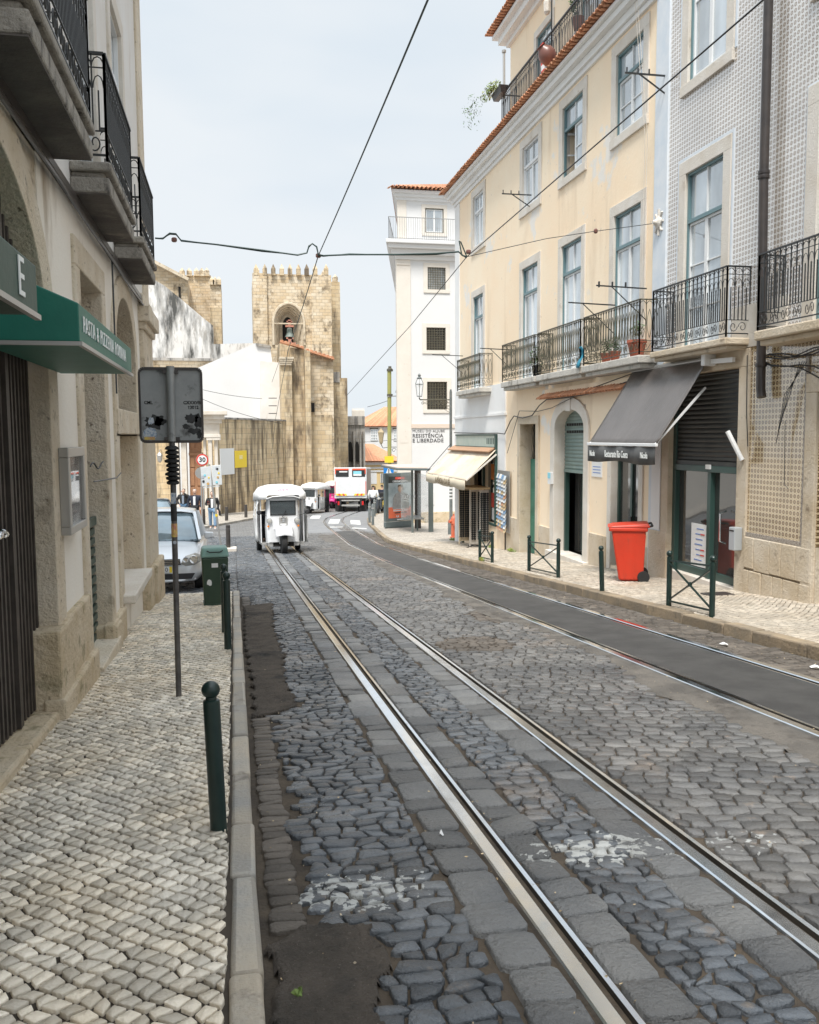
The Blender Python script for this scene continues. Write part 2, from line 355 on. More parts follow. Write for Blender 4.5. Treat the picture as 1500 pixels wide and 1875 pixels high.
M['limeR']=stone_mat('limestone setts right',(.50,.445,.37),(.42,.36,.285),.6,.25,bump=.35,warm=(.34,.27,.19))
YEND=36
def notpatch(x,y): return ~(inpoly(x,y,PATCH1)|inpoly(x,y,PATCH2))
# gutter row next to the left kerb
g=rows(1.2,14.4,.085,.24,.075,.14,jit=.1,wvar=.2); g=g[:,:,::-1]; g=g[:,::-1]
stones('road',qfilter(g,lambda x,y:notpatch(x,y)&(x<.23)),.014,.012,M['basaltC'])
A=rows(-.1,.9,1.2,YEND,.112,.074,jit=.22,wav=.5,wvar=.42)
stones('road',qfilter(A,lambda x,y:(x>np.where(y<14.5,.25,.03))&notpatch(x,y),(.03,.815)),.016,.009,M['basaltA'])
for x0,x1 in ((.83,1.02),(1.165,1.345),(1.675,1.86)):
    n=int((YEND-1.2)/.2); ys=1.2+np.cumsum(RNG.uniform(.14,.30,int((YEND-1.2)/.22))); yy=np.concatenate([[1.2],ys])
    q=[]
    for a,b in zip(yy[:-1],yy[1:]):
        w0=x0+RNG.uniform(-.03,.02) if x0<1 else x0; w1=x1+RNG.uniform(-.03,.03) if x1>1.3 and x1<1.6 else x1
        if x0>1.5: w0=x0+RNG.uniform(-.03,.03)
        q.append([(w0,a),(w1,a+RNG.uniform(-.01,.01)),(w1,b+RNG.uniform(-.01,.01)),(w0,b)])
    stones('road',qfilter(np.array(q),lambda x,y:notpatch(x-.08,y)),.018,.009,M['granite'],rnd=.11,dome=.06)
A=rows(1.3,1.75,1.2,YEND,.105,.074,jit=.22,wav=.5,wvar=.4)
stones('road',qfilter(A,lambda x,y:(x>1.3),(1.35,1.67)),.016,.009,M['basaltA'])
# right field: rows turned a little, regular
th=math.radians(-17); ct,st=math.cos(th),math.sin(th)
def turn(q,o=(0,0)):
    x=q[:,:,0]*ct-q[:,:,1]*st+o[0]; y=q[:,:,0]*st+q[:,:,1]*ct+o[1]; return np.stack([x,y],2)
B=turn(rows(-14,6,0,40,.118,.094,jit=.12,wav=.22,wvar=.22)); B=B[(B[:,:,0].mean(1)>0)]
bound=lambda y:3.33+.10*np.sin(y*.9)+.05*np.sin(y*2.7)
holes=[(gpt(870,1180),.42,.5),(gpt(830,1070),.4,.9),(gpt(900,1130),.3,.6)]
def okB(x,y):
    r=(x>2.0)&(x<bound(y))&(y>1.2)&(y<YEND)
    for c,rx,ry in holes: r&=((x-c.x)/rx)**2+((y-c.y)/ry)**2>1
    return r
stones('road',qfilter(B,okB,(2.015,3.5)),.016,.009,M['basaltB'],rnd=.16,dome=.1)
B=turn(rows(-14,6,0,40,.1,.09,jit=.3,wav=.6,wvar=.5))
stones('road',qfilter(B,lambda x,y:(x>2.06)&(x<3.3)&(y>1.2)&(y<YEND)&~okB(x,y)&(x<bound(y))),.006,.012,M['basaltC'],dome=.1)
B=rows(4.64,5.25,3,YEND+6,.13,.10,jit=.25,wav=.5,wvar=.4)
stones('road',qfilter(B,lambda x,y:(x>4.68)&(x<kerbx(y)-.05)),.009,.012,M['basaltC'],dome=.15)
# plaza cobbles at the left beyond the corner
Q=turn(rows(-22,8,8,44,.13,.105,jit=.22,wav=.45,wvar=.35))
stones('road',qfilter(Q,lambda x,y:(x>-4.5)&(y>14.55)&(y<YEND),(-9,.035)),.015,.010,M['basaltA'])
# asphalt strip between second-track rails, with ragged shoulder
def track_x(xc,y):   # second track lateral centre
    return float(np.interp(y,[0,16,22,29,36,42,46,50,55,60,68,80],[4.13,4.13,4.17,4.36,4.62,4.85,5.12,5.7,6.9,8.3,10.9,15]))
def lerp_ys(a,b,n): return [a+(b-a)*i/n for i in range(n+1)]
ysT=lerp_ys(1,28,54)+lerp_ys(28.5,62,70)
def slope(y): return (track_x(0,y+.3)-track_x(0,y-.3))/.6
mb=MB(); mb.grid(lambda y,t:(track_x(0,y)-.42+.84*t,y,gz(y)+.014+.004*math.sin(y*3+t*5)),[y for y in ysT if y<38],[1,.66,.33,0]); tag(mb.build('road',M['asphalt']),kind='structure')
mb=MB(); mb.grid(lambda y,t:(float(bound(y))-.05-.06*math.sin(y*5)*(1-t)+(track_x(0,y)-.52-float(bound(y))+.05)*t,y,gz(y)+.005+.006*math.sin(y*7+t*9)+.004*math.sin(y*17)),lerp_ys(1,36,400),[1,.8,.6,.4,.2,0]); 
M['shoulder']=mk('broken shoulder',(.10,.092,.082),(.18,.162,.14),scale=2.5,rough=.85,bump=1.5,bscale=45,stains=[((.08,.07,.06),3.2,.52,.62)])
tag(mb.build('road',M['shoulder'],smooth='full'),kind='structure')
mb=MB(); mb.grid(lambda y,t:(track_x(0,y)+.47+(float(kerbx(y))-.02-track_x(0,y)-.47)*t,y,gz(y)+.001),ysT,[1,0]); tag(mb.build('road',M['shoulder']),kind='structure')
mb=MB(); mb.grid(lambda y,t:(track_x(0,y)-1.9+(float(kerbx(y))-track_x(0,y)+1.9)*t,y,gz(y)+.008),lerp_ys(37,62,40),[1,.5,0]); 
M['asphalt2']=mk('far asphalt',(.2,.2,.205),(.25,.25,.25),scale=1.5,rough=.7,bump=.5,bscale=80)  # paler than the near strip: grazing sheen put into the base colour
tag(mb.build('road',M['asphalt2']),kind='structure')
# patches
def patch(poly,mat,seed):
    xs=[p[0] for p in poly]; ys=[p[1] for p in poly]; st=.014; X=np.arange(min(xs)-.05,max(xs)+.05,st); Y=np.arange(min(ys)-.05,max(ys)+.05,st)
    rg=np.random.default_rng(seed); gx,gy=np.meshgrid(X,Y,indexing='ij')
    wx=gx+.018*np.sin(gy*17+seed)+.008*np.sin(gy*41); wy=gy+.018*np.sin(gx*21)+.008*np.sin(gx*47+2)
    ins=inpoly(wx.ravel(),wy.ravel(),poly).reshape(gx.shape)
    er=ins.copy(); er[1:-1,1:-1]=ins[1:-1,1:-1]&ins[:-2,1:-1]&ins[2:,1:-1]&ins[1:-1,:-2]&ins[1:-1,2:]
    hz=np.where(er,.027+rg.normal(0,.0022,gx.shape)+.004*np.sin(gx*9+gy*5)+.003*np.sin(gy*13),.002)
    hz=hz+gza(gy); idx=-np.ones(gx.shape,int); vs=[]; fs=[]
    k=np.argwhere(ins)
    for i,j in k: idx[i,j]=len(vs); vs.append((gx[i,j],gy[i,j],hz[i,j]))
    for i,j in k:
        if i+1<len(X) and j+1<len(Y) and min(idx[i+1,j],idx[i+1,j+1],idx[i,j+1])>=0: fs.append((idx[i,j],idx[i+1,j],idx[i+1,j+1],idx[i,j+1]))
    mb=MB(); mb.v=vs; mb.f=[tuple(int(q) for q in f) for f in fs]; return tag(mb.build('asphalt_patch',mat,smooth='full'),kind='structure')
patch(PATCH1,M['patch'],1); patch(PATCH2,M['patch'],2)
# rails
def rail(xf,ys,parent,side,k_=1.08):
    prof=[(-.055,-.02),(-.055,.016),(-.048,.021),(.0,.021),(.006,.014),(.008,-.018),(.036,-.018),(.038,.015),(.055,.017),(.058,-.02)]
    mb=MB(); vs=[]
    for y in ys:
        s=(xf(y+.2)-xf(y-.2))/.4; nx,ny=1/math.hypot(1,s),-s/math.hypot(1,s); x=xf(y)
        for a,h in prof: a*=side*k_; vs.append((x+a*nx,y+a*ny,gz(y)+h+.004))
    n=len(prof); fs=[]
    for i in range(len(ys)-1):
        for k in range(n-1):
            q=(i*n+k,i*n+k+1,(i+1)*n+k+1,(i+1)*n+k); fs.append(q[::-1] if side>0 else q)
    gf=[f for i,f in enumerate(fs) if i%(n-1) in (4,5,6)]; mb.add(vs,[f for i,f in enumerate(fs) if i%(n-1) not in (4,5,6)])
    o=mb.build('rail',M['steel'],parent); g=MB(); g.add(vs,gf); g.build('groove',M['groove'],o); return o
t=thing('tram_track','steel tram track running straight down the near cobbles on the left side of the street','tram track',(1.5,3,gz(3)),'tram tracks set in the street')
ys1=lerp_ys(1,31.5,61)
rail(lambda y:1.09,ys1,t,1); rail(lambda y:1.93,ys1,t,1)
t=thing('tram_track','steel tram track along the right kerb around dark asphalt curving right past the crossing','tram track',(4.1,5,gz(5)),'tram tracks set in the street')
ysr=lerp_ys(1,28,54)+lerp_ys(28.5,60,90)
rail(lambda y:track_x(0,y)-.475,ysr,t,1,1.25); rail(lambda y:track_x(0,y)+.475,ysr,t,-1,1.3)
# kerbs
def kerb(name,pts,w,h,mat,step=(.5,.9)):
    """stones along a polyline; kerb lies to the right (+x) or left of the line"""
    q=[]; P=[Vector(p) for p in pts]; seg=0; pos=P[0].copy(); i=0
    cum=[0]
    for a,b in zip(P[:-1],P[1:]): cum.append(cum[-1]+(b-a).length)
    def on(s):
        for j in range(len(P)-1):
            if s<=cum[j+1]: return P[j].lerp(P[j+1],(s-cum[j])/(cum[j+1]-cum[j]))
        return P[-1]
    s=0; mb=MB()
    while s<cum[-1]-.1:
        e=min(s+random.uniform(*step),cum[-1]); a,b=on(s+.006),on(e-.006); d=(b-a).normalized(); nn=Vector((d.y,-d.x))*w
        j=[random.uniform(-.006,.006) for _ in range(4)]; hz=h+random.uniform(-.006,.01)
        p=[a,b,b+nn,a+nn]
        mb.hexa([(p[k].x,p[k].y,gz(p[k].y)-.08) for k in range(4)]+[(p[k].x+j[k],p[k].y,gz(p[k].y)+hz) for k in range(4)])
        s=e
    return tag(mb.build(name,mat,bevel=.018,seg=3,smooth=True),kind='structure')
kerb('kerb',[(-.045,.8),(-.045,14.5)],.10,.115,M['kerbL'])
kerb('kerb',list(zip(KRX[:9].tolist(),KRY[:9].tolist())),.17,.125,M['kerbR'])
# pavements
mb=MB(); mb.grid(lambda y,t:(-2.2+2.16*t,y,gz(y)+PV-.02),[-2,4,8,12,14.5],[1,0]); M['joint']=mk('dark joints',(.035,.028,.021),(.06,.046,.033),scale=7,rough=.95); tag(mb.build('pavement',M['joint']),kind='structure')
mb=MB(); mb.box(-2.2,-.045,14.49,14.53,gz(14.5)-.2,gz(14.5)+PV-.02); tag(mb.build('pavement',M['kerbL']),kind='structure')
def diamonds(x0,x1,y0,y1,s,ang,fan):
    n=int((y1-y0+x1-x0)/s)+8; a=np.arange(-n,n); G=np.stack(np.meshgrid(a,a,indexing='ij'),2).astype(float)*s
    G+=RNG.normal(0,s*.10,G.shape)
    U=G[:,:,0]; V=G[:,:,1]
    c,s_=math.cos(ang),math.sin(ang); X=U*c-V*s_; Y=U*s_+V*c
    X=X+(x0+x1)/2; Y=Y+(y0+y1)/2
    X2=X+fan*np.sin(Y*.9)*.5; Y2=Y+fan*np.sin(X*2.2+Y*.35)+fan*.5*np.sin(Y*1.3)
    P=np.stack([X2,Y2],2); Q=np.stack([P[:-1,:-1],P[1:,:-1],P[1:,1:],P[:-1,1:]],2).reshape(-1,4,2); return Q
Q=diamonds(-1.4,0,.8,14.5,.062,math.radians(40),.08)
stones('pavement',qfilter(Q,lambda x,y:(x>-1.55)&(y>.9)&(y<14.47),(-1.6,-.052)),.011,.0112,M['lime'],zoff=PV-.016,rnd=.085,dome=.02,tilt=.004)
Q=diamonds(5.4,7.4,4,29,.072,math.radians(38),.12)
stones('pavement',qfilter(Q,lambda x,y:(x>kerbx(y)+.19)&(x<7.42)&(y>4)&(y<28.5)),.008,.009,M['limeR'],zoff=PV-.014,rnd=.11,dome=.06)
mb=MB(); mb.grid(lambda y,t:(float(kerbx(y))+.1+(7.6-float(kerbx(y)))*t,y,gz(y)+PV-.018),[-3,0,5,10,15,20,25,28.4],[1,0]); tag(mb.build('pavement',M['dirt']),kind='structure')
mb=MB(); mb.grid(lambda y,t:(float(kerbx(y))+.1+(24-float(kerbx(y)))*t,y,gz(y)+PV-.008),[28.3,31,34.6,37.5,42,47.2,53,60,72],[1,0]); tag(mb.build('pavement',M['calc_far']),kind='structure')
# crossing marks far away
M['mark']=mk('road paint',(.72,.72,.70),(.55,.54,.52),scale=6,rough=.6)
mb=MB()
for quad in ([(600.8,959.2),(604.8,951.2),(623.2,951.2),(620,959.2)],[(642.4,960),(641.6,952.8),(659.2,953.6),(660.8,961.6)],[(604,965),(604,966.4),(628,966),(628,964.9)],[(645,966.5),(645,968),(672,969.4),(671,967.8)],[(567,950),(572,944.5),(588,944.5),(585,950)]):
    P=[gpt(*p) for p in quad]; mb.add([(p.x,p.y,gz(p.y)+.0145) for p in P],[(0,1,2,3)])
tag(mb.build('road_marking',M['mark']),kind='structure')
# far left pavement in front of the stone wall
FL=[tuple(gpt(*p).xy) for p in [(300,985),(370,969),(469,951),(530,941),(590,930)]]
mb=MB()
pts=FL; back=[(-14,46),(-14,60),(-1,66),(4,74),(9,80)]
for i in range(4):
    a,b,c,d=pts[i],pts[i+1],back[i+1],back[i]
    mb.add([(p[0],p[1],gz(p[1])+.1) for p in (a,b,c,d)],[(0,1,2,3)])
tag(mb.build('pavement',M['calc_far']),kind='structure')
kerb('kerb',[FL[4],FL[3],FL[2],FL[1],FL[0]][::-1],-.2,.12,M['kerbL'])
# ================= RIGHT SIDE BUILDINGS =================
M['yellow']=mk('peach plaster',(.90,.71,.505),(.91,.775,.59),scale=.35,rough=.85,bump=.25,bscale=14,stains=[((.78,.74,.68),.9,.59,.64),((.70,.54,.37),1.8,.56,.80,(1,1,.16)),((.60,.50,.40),6,.66,.74)])
M['limest']=mk('limestone trim',(.62,.56,.48),(.70,.66,.60),scale=2,rough=.7,bump=.5,bscale=40,stains=[((.40,.33,.25),3,.62,.78),((.30,.24,.17),9,.68,.8)])
M['dirtylime']=mk('stained limestone',(.52,.42,.29),(.62,.54,.43),scale=1.8,rough=.75,bump=.9,bscale=28,stains=[((.24,.18,.12),3.4,.6,.75),((.16,.13,.10),14,.64,.78)])
M['balcstone']=mk('grey weathered balcony stone',(.47,.45,.41),(.58,.55,.49),scale=3,rough=.8,bump=.8,bscale=30,stains=[((.18,.165,.14),5,.55,.72,(1,1,.4))])
M['white']=mk('white limewash',(.80,.80,.79),(.76,.75,.73),scale=.8,rough=.85,bump=.2,bscale=12,stains=[((.62,.60,.56),1.4,.64,.82,(1,1,.3))])
M['frame']=mk('teal painted frame',(.13,.22,.24),rough=.4)
M['greenframe']=mk('dark green metal',(.035,.075,.065),rough=.35)
M['sash']=mk('white sash',(.74,.75,.75),rough=.4)
M['iron']=mk('black painted iron',(.018,.02,.021),rough=.42,spec=.6)
M['irong']=mk('weathered green iron',(.055,.06,.048),(.12,.10,.06),scale=18,rough=.55)
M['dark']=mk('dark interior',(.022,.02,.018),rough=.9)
M['tile_roof']=mk('terracotta tile',(.50,.215,.11),(.60,.31,.18),scale=6,rough=.8,island=.22,bump=.4,stains=[((.22,.16,.11),4,.6,.75)])
M['curtain']=mk('pale blind',(.62,.66,.70),rough=.8)
def glassmat(name,c,rough=.04,mix=.5):
    m=mk(name,c,rough=rough,spec=1.0); N,L,b=nodes_of(m); b.inputs['Metallic'].default_value=mix; b.inputs['Coat Weight'].default_value=.8; b.inputs['Coat Roughness'].default_value=.02
    tcn=N.new('ShaderNodeTexCoord'); nz=N.new('ShaderNodeTexNoise'); nz.inputs['Scale'].default_value=1.1; nz.inputs['Detail'].default_value=1; L.new(tcn.outputs['Object'],nz.inputs['Vector'])
    bn=N.new('ShaderNodeBump'); bn.inputs['Distance'].default_value=.02; bn.inputs['Strength'].default_value=.35; L.new(nz.outputs[0],bn.inputs['Height']); L.new(bn.outputs[0],b.inputs['Normal']); L.new(bn.outputs[0],b.inputs['Coat Normal'])
    # windows differ a little: blinds, gaps, uneven reflections painted into the colour
    src=tuple(c); oi=N.new('ShaderNodeObjectInfo'); mp2=N.new('ShaderNodeMapping'); L.new(tcn.outputs['Object'],mp2.inputs[0]); mp2.inputs['Scale'].default_value=(.8,.8,.35); n2=N.new('ShaderNodeTexNoise'); n2.noise_dimensions='4D'; n2.inputs['Scale'].default_value=1.7; n2.inputs['Detail'].default_value=3; L.new(mp2.outputs[0],n2.inputs['Vector']); ml=N.new('ShaderNodeMath'); ml.operation='MULTIPLY'; ml.inputs[1].default_value=9; L.new(oi.outputs['Random'],ml.inputs[0]); L.new(ml.outputs[0],n2.inputs['W'])
    rr=N.new('ShaderNodeMapRange'); rr.inputs[1].default_value=.42; rr.inputs[2].default_value=.62; L.new(n2.outputs[0],rr.inputs[0]); x=N.new('ShaderNodeMixRGB'); L.new(rr.outputs[0],x.inputs[0]); x.inputs[1].default_value=src+(1,); x.inputs[2].default_value=tuple(q*.6 for q in src)+(1,); L.new(x.outputs[0],b.inputs['Base Color'])
    return m
M['glass']=glassmat('window glass',(.66,.72,.76),mix=.3); M['glassdark']=glassmat('shop glass',(.05,.05,.048),mix=.0,rough=.06)
M['glasscar']=glassmat('car glass',(.20,.27,.31),mix=.35)
def azulejo(ca=(.74,.72,.70),cb=(.66,.61,.55),cg=(.60,.56,.50),cr_=(.25,.19,.14)):
    m=mk('patterned wall tiles',(.7,.7,.7),rough=.22,spec=.7,coat=1); m.node_tree.nodes['Principled BSDF'].inputs['Coat IOR'].default_value=1.8; N,L,b=nodes_of(m)
    tcn=N.new('ShaderNodeTexCoord'); sp=N.new('ShaderNodeSeparateXYZ'); L.new(tcn.outputs['Object'],sp.inputs[0])
    def mt(op,a,bb=0,c=None):
        q=N.new('ShaderNodeMath'); q.operation=op
        for i,v in ((0,a),(1,bb)):
            if isinstance(v,(int,float)): q.inputs[i].default_value=v
            else: L.new(v,q.inputs[i])
        return q.outputs[0]
    p=.076
    def cell(off):
        u=mt('SUBTRACT',mt('FRACT',mt('ADD',mt('MULTIPLY',sp.outputs[1],1/p),off)),.5); v=mt('SUBTRACT',mt('FRACT',mt('ADD',mt('MULTIPLY',sp.outputs[2],1/p),off)),.5)
        return u,v,mt('SQRT',mt('ADD',mt('MULTIPLY',u,u),mt('MULTIPLY',v,v)))
    u,v,r=cell(0); u2,v2,r2=cell(.5)
    ring=mt('LESS_THAN',mt('ABSOLUTE',mt('SUBTRACT',r,.27)),.085); dot=mt('LESS_THAN',r,.075)
    ang=mt('ARCTAN2',v,u); pet=mt('LESS_THAN',mt('ABSOLUTE',mt('SUBTRACT',mt('ADD',r,mt('MULTIPLY',mt('COSINE',mt('MULTIPLY',ang,6)),.03)),.42)),.022)
    sm=mt('LESS_THAN',r2,.10)
    def mixc(f,a,c):
        x=N.new('ShaderNodeMixRGB'); L.new(f,x.inputs[0])
        for i,q in ((1,a),(2,c)):
            if isinstance(q,tuple): x.inputs[i].default_value=q+(1,)
            else: L.new(q,x.inputs[i])
        return x.outputs[0]
    base=mixc(mt('LESS_THAN',r,.35),ca,cb)
    c=mixc(sm,base,cg); c=mixc(ring,c,cr_); c=mixc(dot,c,cr_); c=mixc(pet,c,cb)
    gu=mt('LESS_THAN',mt('ABSOLUTE',mt('SUBTRACT',mt('FRACT',mt('MULTIPLY',sp.outputs[1],.5/p)),.5)),.012)
    nz=N.new('ShaderNodeTexNoise'); nz.inputs['Scale'].default_value=1.2; nz.inputs['Detail'].default_value=5; L.new(tcn.outputs['Object'],nz.inputs['Vector'])
    rr=N.new('ShaderNodeMapRange'); rr.inputs[1].default_value=.3; rr.inputs[2].default_value=.7; rr.inputs[3].default_value=.85; rr.inputs[4].default_value=1.12; L.new(nz.outputs[0],rr.inputs[0])
    h=N.new('ShaderNodeHueSaturation'); L.new(c,h.inputs['Color']); L.new(rr.outputs[0],h.inputs['Value']); L.new(h.outputs[0],b.inputs['Base Color'])
    bn=N.new('ShaderNodeBump'); bn.inputs['Distance'].default_value=.002; L.new(ring,bn.inputs['Height']); L.new(bn.outputs[0],b.inputs['Normal'])
    return m
M['azulejo']=azulejo(); M['azulejo_tan']=azulejo((.68,.55,.36),(.54,.39,.20),(.46,.32,.15),(.15,.085,.04))  # one tile, two copies: upper one has the sky's sheen painted in
M['bluetrim']=mk('pale blue trim',(.60,.66,.72),(.70,.73,.76),scale=3,rough=.7)
FR=Frame((XR,0,0),(0,1,0),(-1,0,0))
# ---- generic window builder; parts go under the building ----
def window(bld,fr,u0,u1,v0,v1,sur=.2,kind='casement',fmat='frame',depth=.07,transom=None,surmat='limest',open_=False,glass='glass',bars=1,bottom=True,surbot=True,label=None):
    mb=MB(); fw=.045
    # outer frame
    fr.box(mb,u0,u0+fw,v0,v1,-depth,-depth+.05); fr.box(mb,u1-fw,u1,v0,v1,-depth,-depth+.05); fr.box(mb,u0+fw,u1-fw,v1-fw,v1,-depth,-depth+.05)
    if bottom: fr.box(mb,u0+fw,u1-fw,v0,v0+fw,-depth,-depth+.05)
    if transom: fr.box(mb,u0+fw,u1-fw,transom-.03,transom+.03,-depth-.002,-depth+.055)
    p=mb.build('window',M[fmat],bld)
    if label: p['label']=label
    s=MB(); fr.surround(s,u0,u1,v0,v1,sur,n0=-.16,n1=.028,bottom=surbot); s.build('window_surround',M[surmat],p,bevel=.006)
    top=transom-.03 if transom else v1-fw; bot=v0+fw if bottom else v0; um=(u0+u1)/2
    sa=MB(); sw=.04; d0,d1=-depth-.02,-depth+.025
    halves=[(u0+fw,um),(um,u1-fw)]
    if open_: halves=[(u0+fw,um)]
    for a,b in halves:
        fr.box(sa,a,a+sw,bot,top,d0,d1); fr.box(sa,b-sw,b,bot,top,d0,d1); fr.box(sa,a+sw,b-sw,top-sw,top,d0,d1); fr.box(sa,a+sw,b-sw,bot,bot+sw*1.3,d0,d1)
        for k in range(bars):
            z=bot+(top-bot)*(k+1)/(bars+1.); fr.box(sa,a+sw,b-sw,z-.01,z+.01,d0+.01,d1-.006)
    if transom and top<v1-fw-.1: fr.box(sa,um-.012,um+.012,transom+.03,v1-fw,d0,d1)
    if open_:
        a=u1-fw; P=fr.P
        for z0,z1 in ((bot,bot+.05),(top-.05,top),((bot+top)/2-.015,(bot+top)/2+.015)): sa.bar(P(a,(z0+z1)/2,d0),P(a-.12,(z0+z1)/2,d0-.42),.03,z1-z0)
        sa.bar(P(a-.12,bot,d0-.42),P(a-.12,top,d0-.42),.04)
    sa.build('sash',M['sash'],p)
    g=MB(); fr.box(g,u0+fw*.5,u1-fw*.5 if not open_ else um,bot,v1-fw*.5,d0+.012,d0+.018)
    g.build('pane',M[glass],p)
    if open_: g=MB(); fr.box(g,um+.001,u1-fw,transom,v1-fw,d0+.012,d0+.018); g.build('pane',M[glass],p)
    return p
def barrel_eave(fr,u0,u1,v,n0,n1,step=.16,drop=.03,r=.075):
    mb=MB(); n=int((u1-u0)/step)
    for i in range(n):
        u=u0+(i+.5)*step; pts=[]
        vs=[];fs=[]
        for j,(nn,vv) in enumerate(((n1,v-drop),(n0,v+.05))):
            for k in range(7):
                a=PI*k/6; vs.append(fr.P(u+r*math.cos(a),vv+r*.75*math.sin(a)+random.uniform(-.006,.006),nn+random.uniform(-.012,.012)))
        vs2=[]
        for j in range(2):
            for k in range(7):
                a=PI*k/6; q=vs[j*7+k]; vs2.append(fr.P((u+(r-.016)*math.cos(a)),(q.z-.014*math.sin(a)),(n1,n0)[j]))
        allv=vs+vs2
        for k in range(6): fs+= [(k,k+1,7+k+1,7+k),(14+k+1,14+k,21+k,21+k+1),(k,14+k,14+k+1,k+1)]
        mb.add(allv,fs)
        # pan tile under
        a0=fr.P(u-step/2-.05,v-drop-.004,n1-.05); a1=fr.P(u-step/2+.05,v-drop-.004,n1-.05); b0=fr.P(u-step/2-.05,v+.03,n0); b1=fr.P(u-step/2+.05,v+.03,n0)
        dz=Vector((0,0,.014)); mb.hexa([a0,a1,b1,b0,a0+dz,a1+dz,b1+dz,b0+dz])
    return mb
def balcony(bld,fr,u0,u1,v,proj,thick,rh,stonemat,railmat,style,step=.115):
    """slab from v-thick to v, rail up to v+rh"""
    s=MB(); fr.box(s,u0,u1,v-thick*.62,v,.0,proj); fr.box(s,u0+.05,u1-.05,v-thick,v-thick*.62,.0,proj-.06)
    b=s.build('balcony',M[stonemat],bld,bevel=.018)
    r=MB(); e=.035; P=fr.P; z0=v+.06; z1=v+rh
    faces=[((u0+e,proj-e),(u1-e,proj-e)),((u0+e,0),(u0+e,proj-e)),((u1-e,0),(u1-e,proj-e))]
    for (a,na),(c,nc) in faces:
        L=math.hypot(c-a,nc-na); n=max(2,int(round(L/step))); Q=lambda t,z:P(a+(c-a)*t,z,na+(nc-na)*t)
        r.bar(Q(0,z1),Q(1,z1),.035,.02); r.bar(Q(0,z0),Q(1,z0),.02,.015); zl=z0+.19; r.bar(Q(0,zl),Q(1,zl),.012,.01)
        zt=z1-.11
        for i in range(n+1):
            t=i/n; th=.02 if i in(0,n) else .012; r.bar(Q(t,z0-.05 if i in (0,n) else zl),Q(t,z1),th)
        if style!='scroll': r.bar(Q(0,zt),Q(1,zt),.009)
        for i in range(n):
            w_=1/n
            # pointed arch between bars
            pts=[Q((i+.5)/n+.5*w_*math.cos(PI*k/6),zt+.085*math.sin(PI*k/6)) for k in range(7)]; r.tube(pts,.0055,4,False)
            if style=='scroll':
                zz=(zl+zt)/2; m_=Q((i+.5)/n,0)
                for sg in (1,-1):
                    pts=[Q((i+.5)/n+sg*.38*w_*math.sin(PI*k/6),zl+.05+(zt-zl-.1)*k/6) for k in range(7)]; r.tube(pts,.005,4,False)
            else:
                r.bar(Q((i+.5)/n,zl),Q((i+.5)/n,zt-.18),.012); pts=[Q((i+.5)/n+.42*w_*math.cos(PI*k/6),zt-.16+.1*math.sin(PI*k/6)) for k in range(7)]; r.tube(pts,.005,4,False)
        # S scrolls in the bottom band
        m=max(1,int(L/.22))
        for i in range(m):
            for sg in (1,-1):
                c0=(i+.5)/m; R_=.36/m
                pts=[]
                for k in range(15):
                    a_=2.2*PI*k/14; rr=R_*(.9-.6*k/14); pts.append(Q(c0+sg*(R_*.55)+sg*rr*.55*math.cos(a_+PI),z0+.095+.075*(.95-.55*k/14)*math.sin(a_+PI)*sg))
                r.tube(pts,.006,4,False)
    r.build('railing',M[railmat],b)
    return b
# ---- yellow building ----
Y0,Y1=14.42,28.3
yb=thing('apartment_building','peach plastered building with teal framed windows and terracotta eaves on the right','building',(XR,21,gz(21)))
cols=[(14.93,16.07),(17.67,18.82),(20.36,21.53),(25.04,26.12)]
WZ,WT=(7.19,8.71),(4.0,5.75)
FV=2.93
holes=[(a,b,WZ[0],WZ[1]) for a,b in cols]+[(a,b,FV,WT[1]) for a,b in cols]
holes+=[(20.37,21.56,-1.5,1.86),(17.38,19.1,-1.25,2.22),(14.85,16.05,-1.0,1.5),(23.56,28.1,.95+.02,1.57)]
holes=holes[:-1]+[(23.6,24.8,-.95,1.2),(24.95,27.2,-1.65,1.2),(27.35,28.0,-.6,1.2)]
mb=MB(); FR.wall(mb,Y0,Y1,-2.6,9.05,holes,depth=.32)
mb.add([FR.P(Y1,-2.6,0),FR.P(Y1,-2.6,-9),FR.P(Y1,9.05,-9),FR.P(Y1,9.05,0)],[(0,1,2,3)])
mb.build('wall',M['yellow'],yb)
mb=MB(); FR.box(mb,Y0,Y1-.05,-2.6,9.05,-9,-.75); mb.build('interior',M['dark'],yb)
for i,(a,b) in enumerate(cols):
    window(yb,FR,a,b,*WZ,sur=.21,transom=8.22,open_=(i==1),bars=1 if i in(0,1) else 0,fmat='frame' if i in (0,1) else 'sash')
for i,(a,b) in enumerate(cols):
    window(yb,FR,a,b,FV,WT[1],sur=.2,transom=5.12,bars=1,bottom=False,surbot=False)
# cornice, moulding, eave, gutter strip
mb=MB()
for (v0,v1,n) in ((8.98,9.08,.06),(9.08,9.22,.12),(9.22,9.34,.24),(9.34,9.42,.32)): FR.box(mb,Y0-.1,Y1+n,v0,v1,-.3,n)
FR.box(mb,Y1-.55,Y1+.02,-2.6,8.98,-.1,.025); 
mb.build('cornice',M['white'],yb,bevel=.01)
ev=barrel_eave(FR,Y0-.1,Y1+.45,9.47,-.6,.47).build('roof_edge',M['tile_roof'],yb)
